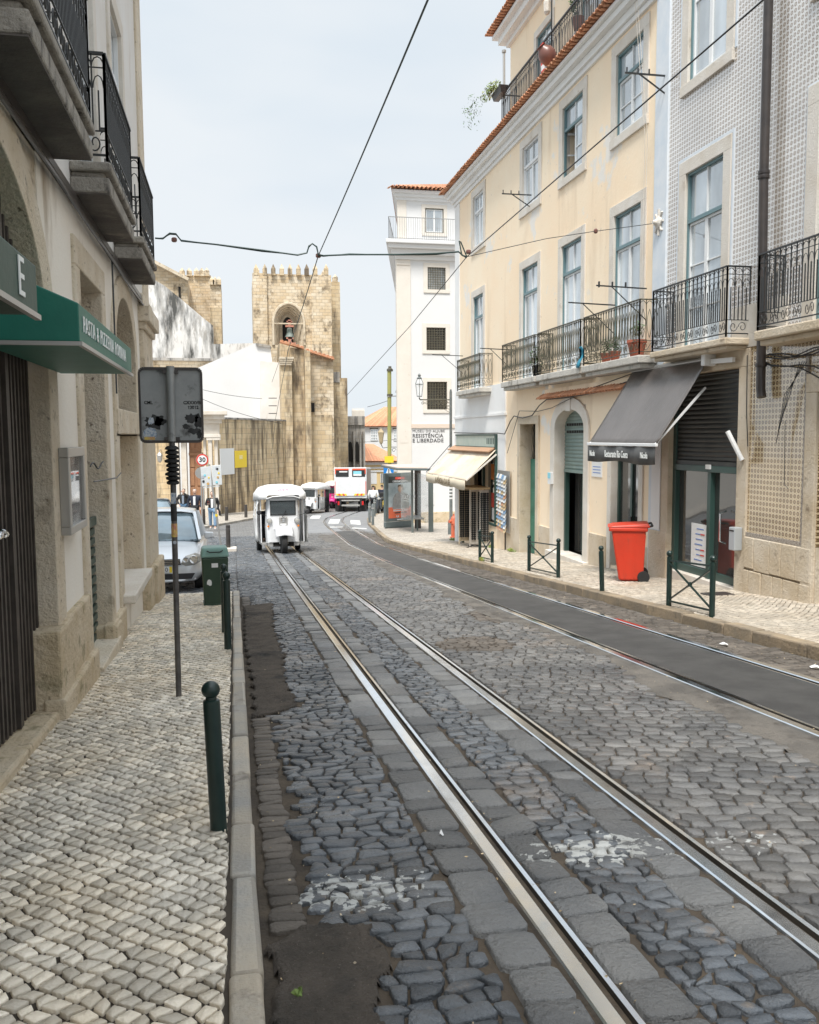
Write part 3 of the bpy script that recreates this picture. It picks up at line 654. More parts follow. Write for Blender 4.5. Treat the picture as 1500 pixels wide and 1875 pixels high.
# roof slope behind (terrace parapet) and upper setback storey
TW=7.95
F2=Frame((TW,0,0),(0,1,0),(-1,0,0))
mb=MB(); F2.wall(mb,Y0,24.6,9.4,12.55,[(15.2,16.3,9.8,11.8),(18.3,19.4,9.8,11.8),(21.3,22.4,9.8,11.8)],depth=.2)
mb.add([F2.P(24.6,9.4),F2.P(24.6,9.4,-6),F2.P(24.6,12.55,-6),F2.P(24.6,12.55)],[(0,1,2,3)]); mb.build('upper_wall',M['yellow'],yb)
for a,b in ((15.2,16.3),(18.3,19.4),(21.3,22.4)): window(yb,F2,a,b,9.8,11.8,sur=.18,transom=11.3,bottom=False,surbot=False)
mb=MB()
for (v0,v1,n) in ((12.5,12.62,.1),(12.62,12.8,.28),(12.8,12.9,.42)): F2.box(mb,Y0,24.6+n,v0,v1,-3,n)
mb.build('upper_cornice',M['white'],yb)
barrel_eave(F2,Y0,25.2,12.98,-.6,.6).build('upper_roof_edge',M['tile_roof'],yb)
mb=MB(); mb.hexa([F2.P(Y0,12.95,0),F2.P(25,12.95,0),F2.P(25,14.6,-4),F2.P(Y0,14.6,-4),F2.P(Y0,13.02,0),F2.P(25,13.02,0),F2.P(25,14.7,-4),F2.P(Y0,14.7,-4)])
mb.build('roof',M['tile_roof'],yb)
mb=MB(); FR.box(mb,Y0,Y1-.1,9.36,9.5,-9,-.2); mb.build('terrace_floor',M['balcstone'],yb)
mb=MB(); P=F2.P; TZ0,TZ1=9.82,10.84; TR=Frame((7.43,0,0),(0,1,0),(-1,0,0))
n=112
for z,t in ((TZ1,.035),(TZ0,.02),(TZ0+.16,.012),(TZ1-.12,.01)): mb.bar(TR.P(13.2,z),TR.P(23.75,z),t)
for i in range(n+1):
    u=13.2+(23.75-13.2)*i/n; mb.bar(TR.P(u,TZ0-(.3 if i%11==0 else 0)),TR.P(u,TZ1),.013 if i%11 else .024)
    if i<n: mb.tube([TR.P(u+.06+.055*math.cos(PI*k/5),TZ1-.12+.08*math.sin(PI*k/5)) for k in range(6)],.006,4,False); mb.tube([TR.P(u+.06+.045*math.sin(PI*k/5)*(1 if i%2 else -1),TZ0+.2+.6*k/5) for k in range(6)],.006,4,False)
for z,t in ((TZ1,.03),(TZ0,.02)): mb.bar(TR.P(23.75,z),TR.P(23.75,z,-1.4),t)
for k in range(12): mb.bar(TR.P(23.75,TZ0,-1.4*k/12),TR.P(23.75,TZ1,-1.4*k/12),.013)
mb.build('terrace_railing',M['iron'],yb)
# balconies
for (u0,u1) in ((24.1,26.75),(19.5,22.1),(16.78,19.4),(14.15,16.7)):
    balcony(yb,FR,u0+.02,u1-.02,FV+.02,.40,.22,.95,'balcstone','irong','scroll')
# stone quoin block at ground floor left end, plinth, door surrounds
mb=MB()
FR.box(mb,22.83,28.3,1.6,3.0,-.05,.04); FR.box(mb,22.83,23.5,-2.4,1.6,-.05,.04); FR.box(mb,28.02,28.32,-2.4,1.6,-.05,.04); FR.box(mb,22.8,28.34,2.13,2.2,0,.07)
mb.build('stone_facing',M['white'],yb)
mb=MB(); FR.surround(mb,20.37,21.56,-1.6,1.86,.2,n0=-.3,n1=.05,bottom=False); mb.build('door_surround',M['dirtylime'],yb,bevel=.01)
mb=MB(); FR.box(mb,20.40,21.53,-1.6,.97,-.3,-.24)
for u_ in (20.47,21.0):
    for z0,z1 in ((-1.3,-.5),(-.35,.2),(.3,.85)): FR.box(mb,u_,u_+.46,z0,z1,-.24,-.225); FR.box(mb,u_+.08,u_+.38,z0+.08,z1-.08,-.225,-.215)
M['greendoor']=mk('green painted door',(.03,.16,.11),(.05,.20,.14),scale=5,rough=.5)
d=mb.build('door',M['greendoor'],yb,bevel=.004)
mb=MB(); 
for i in range(11): mb.tube([FR.P(20.46+.1*i,1.0+.8*k/8,-.26+.0*k) + Vector((0,.03*math.sin(k*1.6+i),0)) for k in range(9)],.008,4)
mb.build('grille',M['irong'],d)
# arched shutter doorway
def arch_pts(u0,u1,vs,rise,n=12): 
    c=(u0+u1)/2; r=(u1-u0)/2
    return [(c+r*math.cos(PI*(1-k/n)),vs+rise*math.sin(PI*(1-k/n))) for k in range(n+1)]
def arch_surround(fr,mb,u0,u1,vb,vs,rise,w,n0,n1,outer_top=None,n=12):
    u0+=.006; u1-=.006
    inn=[(u0,vb)]+arch_pts(u0,u1,vs,rise,n)+[(u1,vb)]
    outr=[(u0-w,vb)]+[(p[0],p[1]) for p in arch_pts(u0-w,u1+w,vs,rise+w,n)]+[(u1+w,vb)]
    N_=len(inn); vs_=[fr.P(a,b,n1) for a,b in inn]+[fr.P(a,b,n1) for a,b in outr]+[fr.P(a,b,n0) for a,b in inn]+[fr.P(a,b,-.02) for a,b in outr]
    fs=[]
    for i in range(N_-1): fs+=[(i,i+1,N_+i+1,N_+i),(i+1,i,2*N_+i,2*N_+i+1),(N_+i,N_+i+1,3*N_+i+1,3*N_+i)]
    mb.add(vs_,fs)
def arch_fill(fr,mb,u0,u1,vs,rise,vt,n_,n=12):
    """wall between an arch and the rectangular hole top"""
    a=arch_pts(u0,u1,vs,rise,n)
    for i in range(n):
        mb.add([fr.P(a[i][0],a[i][1],n_),fr.P(a[i+1][0],a[i+1][1],n_),fr.P(a[i+1][0],vt,n_),fr.P(a[i][0],vt,n_)],[(0,1,2,3)])
mb=MB(); arch_surround(FR,mb,17.38,19.1,-1.25,1.72,.42,.26,-.3,.05); FR.box(mb,18.1,18.36,2.1,2.5,.0,.075); FR.box(mb,17.1,19.4,-1.45,-1.1,-.3,.14); mb.build('arch_surround',M['limest'],yb,bevel=.008)
mb=MB(); arch_fill(FR,mb,17.38,19.1,1.72,.42,2.25,-.02); mb.build('arch_infill',M['limest'],yb)
def shutter(fr,u0,u1,v0,v1,n_,mat,parent,pitch=.085,holes_=None):
    mb=MB(); z=v0
    while z<v1-.01:
        z2=min(z+pitch,v1); vs=[];k=5
        for i in range(k+1):
            a=PI*i/k; vs+=[fr.P(u0,z+(z2-z)*i/k,n_+.016*math.sin(a)),fr.P(u1,z+(z2-z)*i/k,n_+.016*math.sin(a))]
        mb.add(vs,[(2*i,2*i+1,2*i+3,2*i+2) for i in range(k)]); z=z2
    fr.box(mb,u0,u1,v0-.07,v0,n_-.02,n_+.03)
    return mb.build('roller_shutter',mat,parent)
M['shutterg']=mk('grey green shutter',(.17,.24,.22),(.22,.29,.26),scale=3,rough=.4,metal=.2)
M['shutterd']=mk('dark shutter',(.03,.033,.033),(.05,.052,.05),scale=3,rough=.4)
sh=shutter(FR,17.4,19.08,.80,2.2,-.22,M['shutterg'],yb)
mb=MB()
for z in (1.62,1.78):
    for i in range(14): FR.box(mb,17.55+i*.1,17.62+i*.1,z,z+.06,-.19,-.186)
mb.build('vent_slots',M['dark'],sh)
mb=MB(); FR.box(mb,17.4,17.46,-1.1,.75,-.3,-.22); FR.box(mb,18.0,18.05,-1.1,.75,-.3,-.22); FR.box(mb,17.46,18.0,-1.1,-.98,-.3,-.22)
gd=mb.build('glass_door',M['greenframe'],yb)
mb=MB(); FR.box(mb,19.0,19.08,-1.1,.75,-.3,-.2); mb.build('door_post',M['greenframe'],yb); mb=MB(); FR.box(mb,17.46,18.0,-.98,.74,-.27,-.262); mb.build('pane',M['glassdark'],gd); mb=MB(); FR.box(mb,18.05,19.0,-1.1,.74,-.45,-.44); mb.build('back_pane',M['glassdark'],gd)
mb=MB(); mb.tube([FR.P(17.55,-.35,-.22),FR.P(17.55,-.32,-.14),FR.P(17.55,.28,-.14),FR.P(17.55,.31,-.22)],.016,6); mb.build('handle',M['steel'],gd)
M['cyan']=mk('cyan notice',(.25,.62,.72),rough=.5); M['paper']=mk('white paper',(.75,.76,.76),rough=.7)
mb=MB(); FR.box(mb,18.15,18.42,.15,.5,-.44,-.435); mb.build('notice',M['cyan'],gd)
mb=MB(); mb.lathe([(.09,0),(.09,.006)],FR.P(17.75,.02,-.26),14,'x'); mb.build('sticker',M['cyan'],gd)
# third door (dark framed glass) behind the bin
mb=MB(); FR.box(mb,14.85,14.92,-1.0,1.5,-.2,-.12); FR.box(mb,15.98,16.05,-1.0,1.5,-.2,-.12); FR.box(mb,15.4,15.48,-1.0,1.5,-.2,-.12); FR.box(mb,14.92,15.98,1.42,1.5,-.2,-.12); FR.box(mb,14.92,15.98,-1.0,-.88,-.2,-.12)
gd=mb.build('glass_door',M['greenframe'],yb); mb=MB(); FR.box(mb,14.92,15.98,-.88,1.42,-.17,-.16); mb.build('pane',M['glassdark'],gd)
mb=MB(); FR.box(mb,15.38,15.5,-.35,.02,-.12,-.09); mb.build('lock_plate',M['iron'],gd)
mb=MB(); FR.surround(mb,14.85,16.05,-1.1,1.5,.17,n0=-.2,n1=.03,bottom=False); mb.build('door_surround',M['limest'],yb,bevel=.01)
# plinth blocks, tiny pent roof, conduits
for a,b in ((16.25,17.08),(19.4,20.15),(21.8,22.75),(14.42,14.66)): mb=MB(); FR.box(mb,a,b,-2.2,-.45 if a<17 else -.6,-.04,.035); mb.build('plinth',M['dirtylime'],yb,bevel=.012)
barrel_eave(FR,15.2,19.9,2.50,.0,.24,step=.14,drop=.09,r=.065).build('pent_roof',M['tile_roof'],yb)
mb=MB(); FR.box(mb,15.2,19.9,2.54,2.64,-.02,.07); mb.build('pent_flashing',M['yellow'],yb)
# shop front under the cream awning
M['glassign']=mk('faded green sign',(.42,.52,.46),(.52,.58,.52),scale=4,rough=.3)
mb=MB(); FR.box(mb,23.55,28.0,1.2,1.26,.0,.1); FR.box(mb,23.52,23.62,-.95,1.62,0,.1); FR.box(mb,24.86,24.94,-1.7,1.2,0,.08); FR.box(mb,27.25,27.35,-1.9,1.2,0,.08); FR.box(mb,23.55,28.0,1.57,1.62,0,.1); FR.box(mb,23.6,24.86,-.99,-.93,0,.08)
sf=mb.build('shop_front',M['greenframe'],yb)
mb=MB(); FR.box(mb,23.62,28.0,1.26,1.57,.02,.07); sg=mb.build('shop_sign',M['glassign'],sf)
mb=MB(); FR.box(mb,23.62,24.86,-.93,1.2,-.09,-.08); mb.build('pane',M['glassdark'],sf); mb=MB(); FR.box(mb,27.35,28.0,-.6,1.2,-.09,-.08); mb.build('pane',M['glassdark'],sf)
M['orange']=mk('orange poster',(.75,.25,.04),rough=.5); M['redp']=mk('red poster',(.62,.05,.03),rough=.5)
mb=MB(); FR.box(mb,23.7,24.5,.3,.75,-.075,-.07); mb.build('poster',M['orange'],sf)
mb=MB(); FR.box(mb,23.7,24.45,-.5,-.08,-.075,-.07); mb.build('poster',M['redp'],sf)
mb=MB(); FR.box(mb,23.75,24.4,-.86,-.52,-.075,-.07); FR.box(mb,23.85,24.2,-.02,.24,-.075,-.07); mb.build('poster',M['paper'],sf)
mb=MB(); FR.box(mb,22.83,24.92,-2.4,-1.0,-.05,.045); mb.build('shop_plinth',M['yellow'],yb)
mb=MB(); FR.box(mb,24.05,24.35,-1.45,-1.22,.045,.055); mb.build('air_brick',M['irong'],yb)
mb=MB()
for i in range(5): FR.box(mb,23.75+i*.16,23.83+i*.16,1.33,1.5,.07,.075)
mb.build('sign_letters',M['greenframe'],sf)
# cables along the wall
mb=MB()
pts=[(14.6,2.62),(16.5,2.45),(18.2,2.38),(19.5,2.4),(20.0,2.3),(20.5,2.05),(21.2,2.0),(21.9,2.1),(22.2,1.95),(22.7,1.6),(23.3,1.66),(25,1.64),(28.2,1.66)]
mb.tube([FR.P(a,b-.02*math.sin(i*2),.09) for i,(a,b) in enumerate(pts)],.014,5)
mb.tube([FR.P(a,b,.08) for a,b in [(15.0,2.7),(17,2.52),(19.2,2.2),(20.1,2.15),(21.5,2.2),(22.5,1.1)]],.008,4)
mb.build('wall_cable',M['iron'],yb)
mb=MB()
for u in (14.75,14.66): mb.tube([FR.P(u,9.2,.3),FR.P(u-.03,6.8,.07),FR.P(u+.05,3.0,.05)],.005,4)
mb.build('drop_cable',M['limest'],yb)
# little things on the plaster
mb=MB(); FR.box(mb,16.5,17.0,.72,1.03,.0,.015); pl=mb.build('tile_plaque',M['white'],yb)
mb=MB(); 
for k in range(3): FR.box(mb,16.56,16.94,.92-.06*k,.935-.06*k,.015,.018)
M['bluep']=mk('blue lettering',(.1,.2,.5),rough=.5); mb.build('plaque_writing',M['bluep'],pl)
mb=MB(); FR.box(mb,19.12,19.3,.45,.72,.05,.12); mb.build('bell_box',M['sash'],yb)
mb=MB(); FR.box(mb,19.12,19.3,.58,.71,.121,.125); mb.build('blue_plate',M['cyan'],yb)
# ---- tiled building ----
tb=thing('apartment_building','building covered in brown and white patterned tiles beside the drain pipe at the right edge','building',(XR,9,gz(9)))
T0,T1=2.0,14.42
th_=[(12.24,13.36,7.17,9.6),(12.24,13.36,FV,5.77),(11.66,13.74,-1.0,2.55),(8.9,10.05,FV,5.72),(7.0,9.86,-1.2,2.1),(8.9,10.05,7.17,9.6)]
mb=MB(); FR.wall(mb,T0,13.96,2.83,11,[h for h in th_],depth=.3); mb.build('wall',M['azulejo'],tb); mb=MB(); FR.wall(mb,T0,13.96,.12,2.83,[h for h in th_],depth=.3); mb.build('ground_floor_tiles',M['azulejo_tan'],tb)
mb=MB(); FR.wall(mb,T0,13.96,-1.4,.12,[h for h in th_],depth=.3); mb.build('lower_wall',M['dirtylime'],tb)
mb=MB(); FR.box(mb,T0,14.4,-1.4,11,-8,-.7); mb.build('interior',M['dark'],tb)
mb=MB(); FR.box(mb,13.96,14.43,-1.4,11,-.2,.035); mb.build('pilaster',M['bluetrim'],tb,bevel=.01)
for h in (th_[0],th_[1],th_[3],th_[5]): mb=MB(); FR.surround(mb,h[0]-.22,h[1]+.22,h[2],h[3]+.22,.05,n0=-.02,n1=.012,bottom=False); mb.build('blue_border',M['bluetrim'],tb)
window(tb,FR,12.24,13.36,7.17,9.6,sur=.21,bars=1,surmat='limest',fmat='frame'); window(tb,FR,12.24,13.36,FV,5.77,sur=.21,transom=5.0,bars=2,bottom=False,surbot=False,surmat='limest')
window(tb,FR,8.9,10.05,FV,5.72,sur=.24,transom=5.0,bars=2,bottom=False,surbot=False); window(tb,FR,8.9,10.05,7.17,9.6,sur=.24)
mb=MB(); FR.box(mb,10.6,11.9,2.82,3.42,-.05,.022); mb.build('stone_band',M['limest'],tb)
M['dlb']=M['dirtylime']
b=balcony(tb,FR,11.45,13.75,FV+.02,.40,.16,1.0,'dirtylime','iron','bar'); balcony(tb,FR,8.3,10.75,FV+.02,.40,.20,1.0,'dirtylime','iron','bar')
mb=MB(); FR.surround(mb,11.66,13.74,-1.1,2.55,.26,n0=-.15,n1=.035,bottom=False); 
for z in (-.1,): FR.box(mb,13.74,14.38,-1.3,z,-.05,.05)
mb.build('shop_surround',M['dirtylime'],tb,bevel=.012)
mb=MB(); FR.box(mb,13.98,14.3,-.08,2.6,.03,.05); mb.build('white_strip',M['white'],tb)
mb=MB(); FR.box(mb,11.6,13.8,-1.3,-.72,-.6,.02); mb.build('threshold',M['limest'],tb,bevel=.01)
# shop front
mb=MB(); 
for a,b_ in ((11.66,11.78),(13.64,13.74),(12.52,12.62)): FR.box(mb,a,b_,-.72,1.08 if a==12.52 else 2.5,-.2,-.06)
FR.box(mb,11.78,13.64,-.72,-.60,-.2,-.1); FR.box(mb,11.78,13.64,.98,1.08,-.2,-.05)
sf=mb.build('shop_front',M['greenframe'],tb,bevel=.006)
mb=MB(); FR.box(mb,11.78,13.64,-.6,.98,-.15,-.142); mb.build('pane',M['glassdark'],sf)
mb=MB(); mb.tube([FR.P(12.12,-.1,-.1),FR.P(12.12,-.06,.0),FR.P(12.12,.36,.0),FR.P(12.12,.4,-.1)],.017,6); mb.build('handle',M['steel'],sf)
shutter(FR,11.78,13.64,1.15,2.55,-.1,M['shutterd'],tb,pitch=.075)
mb=MB(); FR.box(mb,12.72,13.2,-.58,.12,-.14,-.13); mn=mb.build('menu_board',M['paper'],sf)
mb=MB()
for k in range(7): FR.box(mb,12.8+random.uniform(0,.06),13.1+random.uniform(-.1,.04),.03-k*.085,.045-k*.085,-.13,-.126)
mb.build('menu_writing',M['bluep'],mn)
mb=MB()
for k in (1,4,5): FR.box(mb,12.78,12.9,.03-k*.085,.05-k*.085,-.126,-.123)
mb.build('price_writing',M['redp'],mn)
mb=MB(); FR.box(mb,12.25,12.5,-.58,-.3,-.28,-.18); FR.box(mb,12.25,12.5,-.28,-.12,-.28,-.18); mb.build('box',M['paper'],sf,bevel=.01)
M['crimson']=mk('red curtain',(.13,.015,.015),rough=.8)
mb=MB(); FR.box(mb,11.8,12.5,-.6,.35,-.30,-.29); mb.build('curtain',M['crimson'],sf)
mb=MB(); FR.box(mb,12.5,12.62,1.03,1.1,-.05,-.02); mb.build('shutter_lock',M['paper'],sf)
# plinth slabs
mb=MB(); u=10.0; 
random.seed(11)
for (z0,z1) in ((-.38,.1),(-1.35,-.38)):
    u=9.9
    while u<11.36:
        w_=min(random.uniform(.22,.42),11.4-u); FR.box(mb,u+.005,u+w_-.005,z0+.004+random.uniform(0,.03),z1-.004,-.02,.05+random.uniform(-.004,.006)); u+=w_
mb.build('plinth',M['dirtylime'],tb,bevel=.012)
mb=MB(); mb.lathe([(.06,.0),(.06,.012)],FR.P(10.85,-.75,.062)+Vector((-.01,0,0)),14,'x'); mb.build('drain_hole',M['dark'],tb)
mb=MB()
FR.box(mb,10.1,11.5,.10,.16,-.01,.022); FR.box(mb,10.1,10.16,.16,2.6,-.01,.022)
mb.build('tile_border',mk('grey tile border',(.42,.38,.33),(.22,.18,.15),scale=45,rough=.4,lo=.45,hi=.55),tb)
mb=MB(); FR.box(mb,9.88,10.1,-1.1,2.1,-.25,.05); FR.box(mb,7.2,10.1,2.1,2.34,-.25,.055); FR.box(mb,9.82,10.12,-1.4,-.62,-.25,.08); mb.build('door_surround',M['dirtylime'],tb,bevel=.012)
mb=MB(); FR.box(mb,7.2,9.88,-1.2,2.1,-.35,-.3); mb.build('door',M['greenframe'],tb)
mb=MB(); FR.box(mb,8.6,9.84,-1.35,-.63,-.3,.32); mb.build('door_step',M['kerbR'],tb,bevel=.02)
# drain pipe
mb=MB(); PX=XR-.12; mb.tube([(PX,11.06,10.8),(PX,11.05,5.05),(PX,10.98,2.2),(PX-.0,10.95,2.08)],.062,12)
for z in (5.1,5.04,2.5): mb.lathe([(.075,0),(.078,.02),(.075,.05)],(PX,11.05 if z>5 else 10.99,z),12)
M['pipe']=mk('dark brown pipe',(.035,.03,.03),(.06,.05,.045),scale=4,rough=.35)
mb.build('drain_pipe',M['pipe'],tb,smooth=True)
# door-side fittings
mb=MB(); FR.box(mb,11.45,11.6,-.12,.22,.04,.17); lb=mb.build('letter_box',mk('grey letter box',(.45,.48,.50),rough=.4,metal=.3),tb,bevel=.012)
mb=MB(); FR.box(mb,11.47,11.58,.16,.18,.17,.174); mb.build('slot',M['dark'],lb)
mb=MB(); mb.tube([FR.P(11.62,1.62,.22),FR.P(11.48,1.2,.06)],.035,8); mb.build('wall_lamp',M['sash'],tb)
mb=MB(); 
for s_ in range(5):
    mb.tube([FR.P(11.2-.3*k-.02*s_,2.62+.05*math.sin(k*1.3+s_)-(.02*k*s_ if s_>2 else 0),.06) for k in range(6)],.009,4)
for s_ in range(4): mb.tube([FR.P(10.2-.05*s_,2.5,.08),FR.P(10.35+.04*s_,2.1,.1),FR.P(10.5+.03*s_,1.75-.1*s_,.12)],.006,4)
mb.tube([FR.P(11.42,2.7,.06),FR.P(11.4,1.9,.06),FR.P(11.36,1.4,.05)],.008,4); mb.tube([FR.P(10.5,1.75,.06),FR.P(10.5,.9,.04),FR.P(10.42,.85,.04)],.005,4)
mb.build('wall_cable',M['iron'],tb)
# ================= LEFT BUILDING =================
FLX=Frame((XL,0,0),(0,1,0),(1,0,0))
M['whiteL']=mk('pale render',(.76,.75,.73),(.70,.67,.63),scale=.9,rough=.85,bump=.2,bscale=18,stains=[((.45,.38,.29),1.2,.60,.8,(1,1,.3))])
M['creamL']=mk('cream render',(.82,.76,.67),(.86,.82,.75),scale=.7,rough=.85,bump=.3,bscale=20,stains=[((.36,.28,.19),1.8,.58,.78,(1,1,.3))])
M['lioz']=mk('pitted stone jamb',(.64,.54,.40),(.74,.66,.54),scale=2.2,rough=.8,bump=1.1,bscale=34,stains=[((.16,.115,.075),16,.60,.72),((.24,.18,.11),3,.60,.76)])
M['plinthL']=mk('mossy plinth stone',(.54,.43,.28),(.64,.54,.40),scale=3,rough=.85,bump=1.4,bscale=22,stains=[((.17,.15,.07),4,.56,.72),((.14,.10,.06),12,.62,.75)])
M['soffit']=mk('dark balcony underside',(.15,.135,.12),(.085,.075,.07),scale=2.2,rough=.9,bump=.8,bscale=14,stains=[((.30,.27,.22),1.7,.58,.72)])  # undersides get a darker mottled colour than the slabs
M['slabL']=mk('grey weathered slab',(.40,.37,.32),(.27,.25,.22),scale=5,rough=.85,bump=1.5,bscale=26,stains=[((.10,.09,.08),9,.55,.68,(1,1,.5))])
M['gate']=mk('black brown iron gate',(.05,.042,.036),(.085,.07,.06),scale=7,rough=.55,metal=.3)
lb_=thing('apartment_building','shaded building with cream render and pitted stone door jambs along the left pavement','building',(XL,6,gz(6)))
LH=8.7
H2=(7.88,9.15,-.47,3.0); H3a=(10.15,12.1,1.9,3.25); H3b=(10.15,12.1,-.2,1.66)
Hg=(2.9,6.42,-.32,3.5)
UW=[(5.2,6.35,3.85,6.5),(8.1,9.25,3.85,6.5),(10.62,11.68,3.85,6.5)]
mb=MB(); FLX.wall(mb,-4,14.3,-1.8,3.5,[Hg,H2,H3a,H3b],depth=.5); mb.build('lower_wall',M['creamL'],lb_)
mb=MB(); FLX.wall(mb,-4,14.3,3.5,LH,UW,depth=.3); mb.add([FLX.P(14.3,-1.8),FLX.P(14.3,-1.8,-9),FLX.P(14.3,LH,-9),FLX.P(14.3,LH)],[(0,1,2,3)]); mb.build('upper_wall',M['whiteL'],lb_)
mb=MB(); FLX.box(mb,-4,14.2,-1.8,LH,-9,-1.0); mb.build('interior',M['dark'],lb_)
for a,b,c,d in UW: window(lb_,FLX,a,b,c,d,sur=.2,transom=5.8,bars=2,bottom=False,surbot=False,fmat='sash',surmat='limest')
mb=MB(); FLX.box(mb,13.62,14.33,3.55,LH,-.1,.03); mb.build('corner_quoin',M['lioz'],lb_,bevel=.01)
mb=MB(); FLX.box(mb,-4,14.33,LH-.25,LH,-1,.3); FLX.box(mb,-4,14.33,LH-.4,LH-.25,-1,.15); mb.build('cornice',M['whiteL'],lb_)
mb=MB(); FLX.box(mb,-4,14.0,3.50,3.56,-.05,.05); 
for k in range(3): mb.tube([FLX.P(-2+.8*i,3.47-.03*k+.012*math.sin(i*1.7+k),.05+.012*k) for i in range(20)],.011,5)
mb.build('cable_run',M['pipe'],lb_)
# stone surrounds
mb=MB(); arch_surround(FLX,mb,2.9,6.42,-.4,2.35,.95,.30,-.5,.03,n=20); mb.build('gate_surround',M['lioz'],lb_,bevel=.008)
mb=MB(); arch_fill(FLX,mb,2.9,6.42,2.35,.95,3.51,-.01,n=20); mb.build('gate_spandrel',M['lioz'],lb_)
mb=MB(); FLX.box(mb,6.2,6.71,-.5,.27,-.45,.075); FLX.box(mb,6.71,7.68,-.6,.27,-.05,.055); FLX.box(mb,6.18,7.7,-.6,-.2,-.05,.10); mb.build('plinth',M['plinthL'],lb_,bevel=.02)
mb=MB(); P=FLX.P; zz=lambda u:gz(u)+PV; mb.hexa([P(2.5,-.6,-.3),P(6.25,-.6,-.3),P(6.25,-.6,.05),P(2.5,-.6,.05),P(2.5,zz(2.5)+.07,-.3),P(6.25,zz(6.25)+.07,-.3),P(6.25,zz(6.25)+.05,.05),P(2.5,zz(2.5)+.05,.05)]); mb.build('gate_sill',M['plinthL'],lb_,bevel=.02)
mb=MB(); FLX.surround(mb,7.88,9.15,-.5,3.0,.24,n0=-.5,n1=.03,bottom=False); FLX.box(mb,7.885,9.145,-.7,-.42,-.4,.10); mb.build('door_surround',M['lioz'],lb_,bevel=.012)
mb=MB(); FLX.box(mb,7.88,9.15,.72,.8,-.14,-.1); 
for k in range(12): FLX.box(mb,7.89,9.14,-.42+.095*k,-.36+.095*k,-.16+.0*k,-.12)
mb.build('louvred_door',M['greenframe'],lb_)
mb=MB(); FLX.box(mb,7.86,9.17,-.45,3.0,-.51,-.5); mb.build('door_back',M['dark'],lb_)
mb=MB(); FLX.box(mb,9.0,10.0,-.8,-.28,-.05,.06); FLX.box(mb,9.02,9.4,-.75,-.30,-.3,.085); mb.build('plinth',M['plinthL'],lb_,bevel=.02)
mb=MB(); arch_surround(FLX,mb,10.15,12.1,1.6,2.55,.68,.26,-.5,.03,n=16); FLX.box(mb,9.95,12.3,1.62,1.9,-.5,.045); FLX.box(mb,9.9,10.156,-.3,1.655,-.4,.03); FLX.box(mb,12.094,12.34,-.5,1.655,-.4,.03); mb.build('window_surround',M['lioz'],lb_,bevel=.012)
mb=MB(); arch_fill(FLX,mb,10.15,12.1,2.55,.68,3.26,-.01,n=16); mb.build('arch_infill',M['lioz'],lb_)
mb=MB(); FLX.box(mb,10.15,12.1,-.5,1.64,-.30,-.24); FLX.box(mb,10.15,12.1,1.9,2.2,-.5,-.3); mb.build('niche_back',M['lioz'],lb_)
mb=MB(); FLX.box(mb,9.98,12.05,-.26,-.16,-.3,.16); mb.build('stone_bench',M['limest'],lb_,bevel=.015)
mb=MB(); FLX.box(mb,10.15,12.1,1.9,3.3,-.42,-.40); mb.build('pane',M['dark'],lb_)
mb=MB(); FLX.box(mb,12.3,13.1,-1.4,-.28,-.05,.10); FLX.box(mb,13.1,14.38,-1.5,-.28,-.05,.14); mb.build('plinth',M['plinthL'],lb_,bevel=.03)
mb=MB(); FLX.box(mb,12.95,14.36,-.28,3.1,-.05,.06); FLX.box(mb,12.9,14.42,3.1,3.2,-.05,.1); FLX.box(mb,12.85,14.45,3.2,3.42,-.05,.16); FLX.box(mb,12.95,14.36,3.42,3.6,-.05,.07); mb.build('corner_pilaster',M['lioz'],lb_,bevel=.015)
# gate
mb=MB(); 
for i in range(38):
    u=2.95+i*.092; top=2.30+.92*math.sqrt(max(0,1-((u-4.66)/1.76)**2)); FLX.box(mb,u,u+.035,gz(u)+PV+.07,top,-.14,-.10)
    if i%12==6: FLX.box(mb,u-.02,u+.055,gz(u)+PV+.07,top,-.16,-.08)
for z in (.15,1.3,2.3): FLX.box(mb,2.9,6.4,z,z+.05,-.17,-.14)
g=mb.build('gate',M['gate'],lb_)
mb=MB(); FLX.box(mb,2.9,6.4,-.3,3.3,-.2,-.19); mb.build('gate_sheet',M['gate'],g)
mb=MB()
for k in range(5): mb.tube([FLX.P(5.33+.05*k+.03*math.cos(a*PI/4),1.02+.02*math.sin(a*PI/4+k),-.085+.01*math.sin(a)) for a in range(9)],.008,4)
mb.build('chain',M['steel'],g)
# balconies
for (u0,u1) in ((4.80,6.87),(7.71,9.6),(10.42,12.16)):
    b=balcony(lb_,FLX,u0,u1,3.83,.33,.12,.86,'slabL','iron','bar',step=.10)
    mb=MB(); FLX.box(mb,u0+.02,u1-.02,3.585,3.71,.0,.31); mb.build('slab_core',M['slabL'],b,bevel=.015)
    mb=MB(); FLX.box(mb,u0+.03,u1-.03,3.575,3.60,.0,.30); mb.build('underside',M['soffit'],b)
mb=MB(); mb.tube([FLX.P(9.85,3.5,.05),FLX.P(9.87,2.6,.05),FLX.P(9.85,2.05,.05)],.01,5); mb.tube([FLX.P(9.85+.05*math.cos(k),2.65+.05*math.sin(k),.05) for k in range(7)],.006,4)
mb.tube([FLX.P(8.0,1.2,.06),FLX.P(9.6,1.16,.05),FLX.P(9.9,1.2,.06)],.007,4)
mb.tube([FLX.P(8.1+.05*k,1.33+.03*math.sin(k),.02+.04*k/6) for k in range(9)],.008,4)
mb.build('wall_cable',M['iron'],lb_)
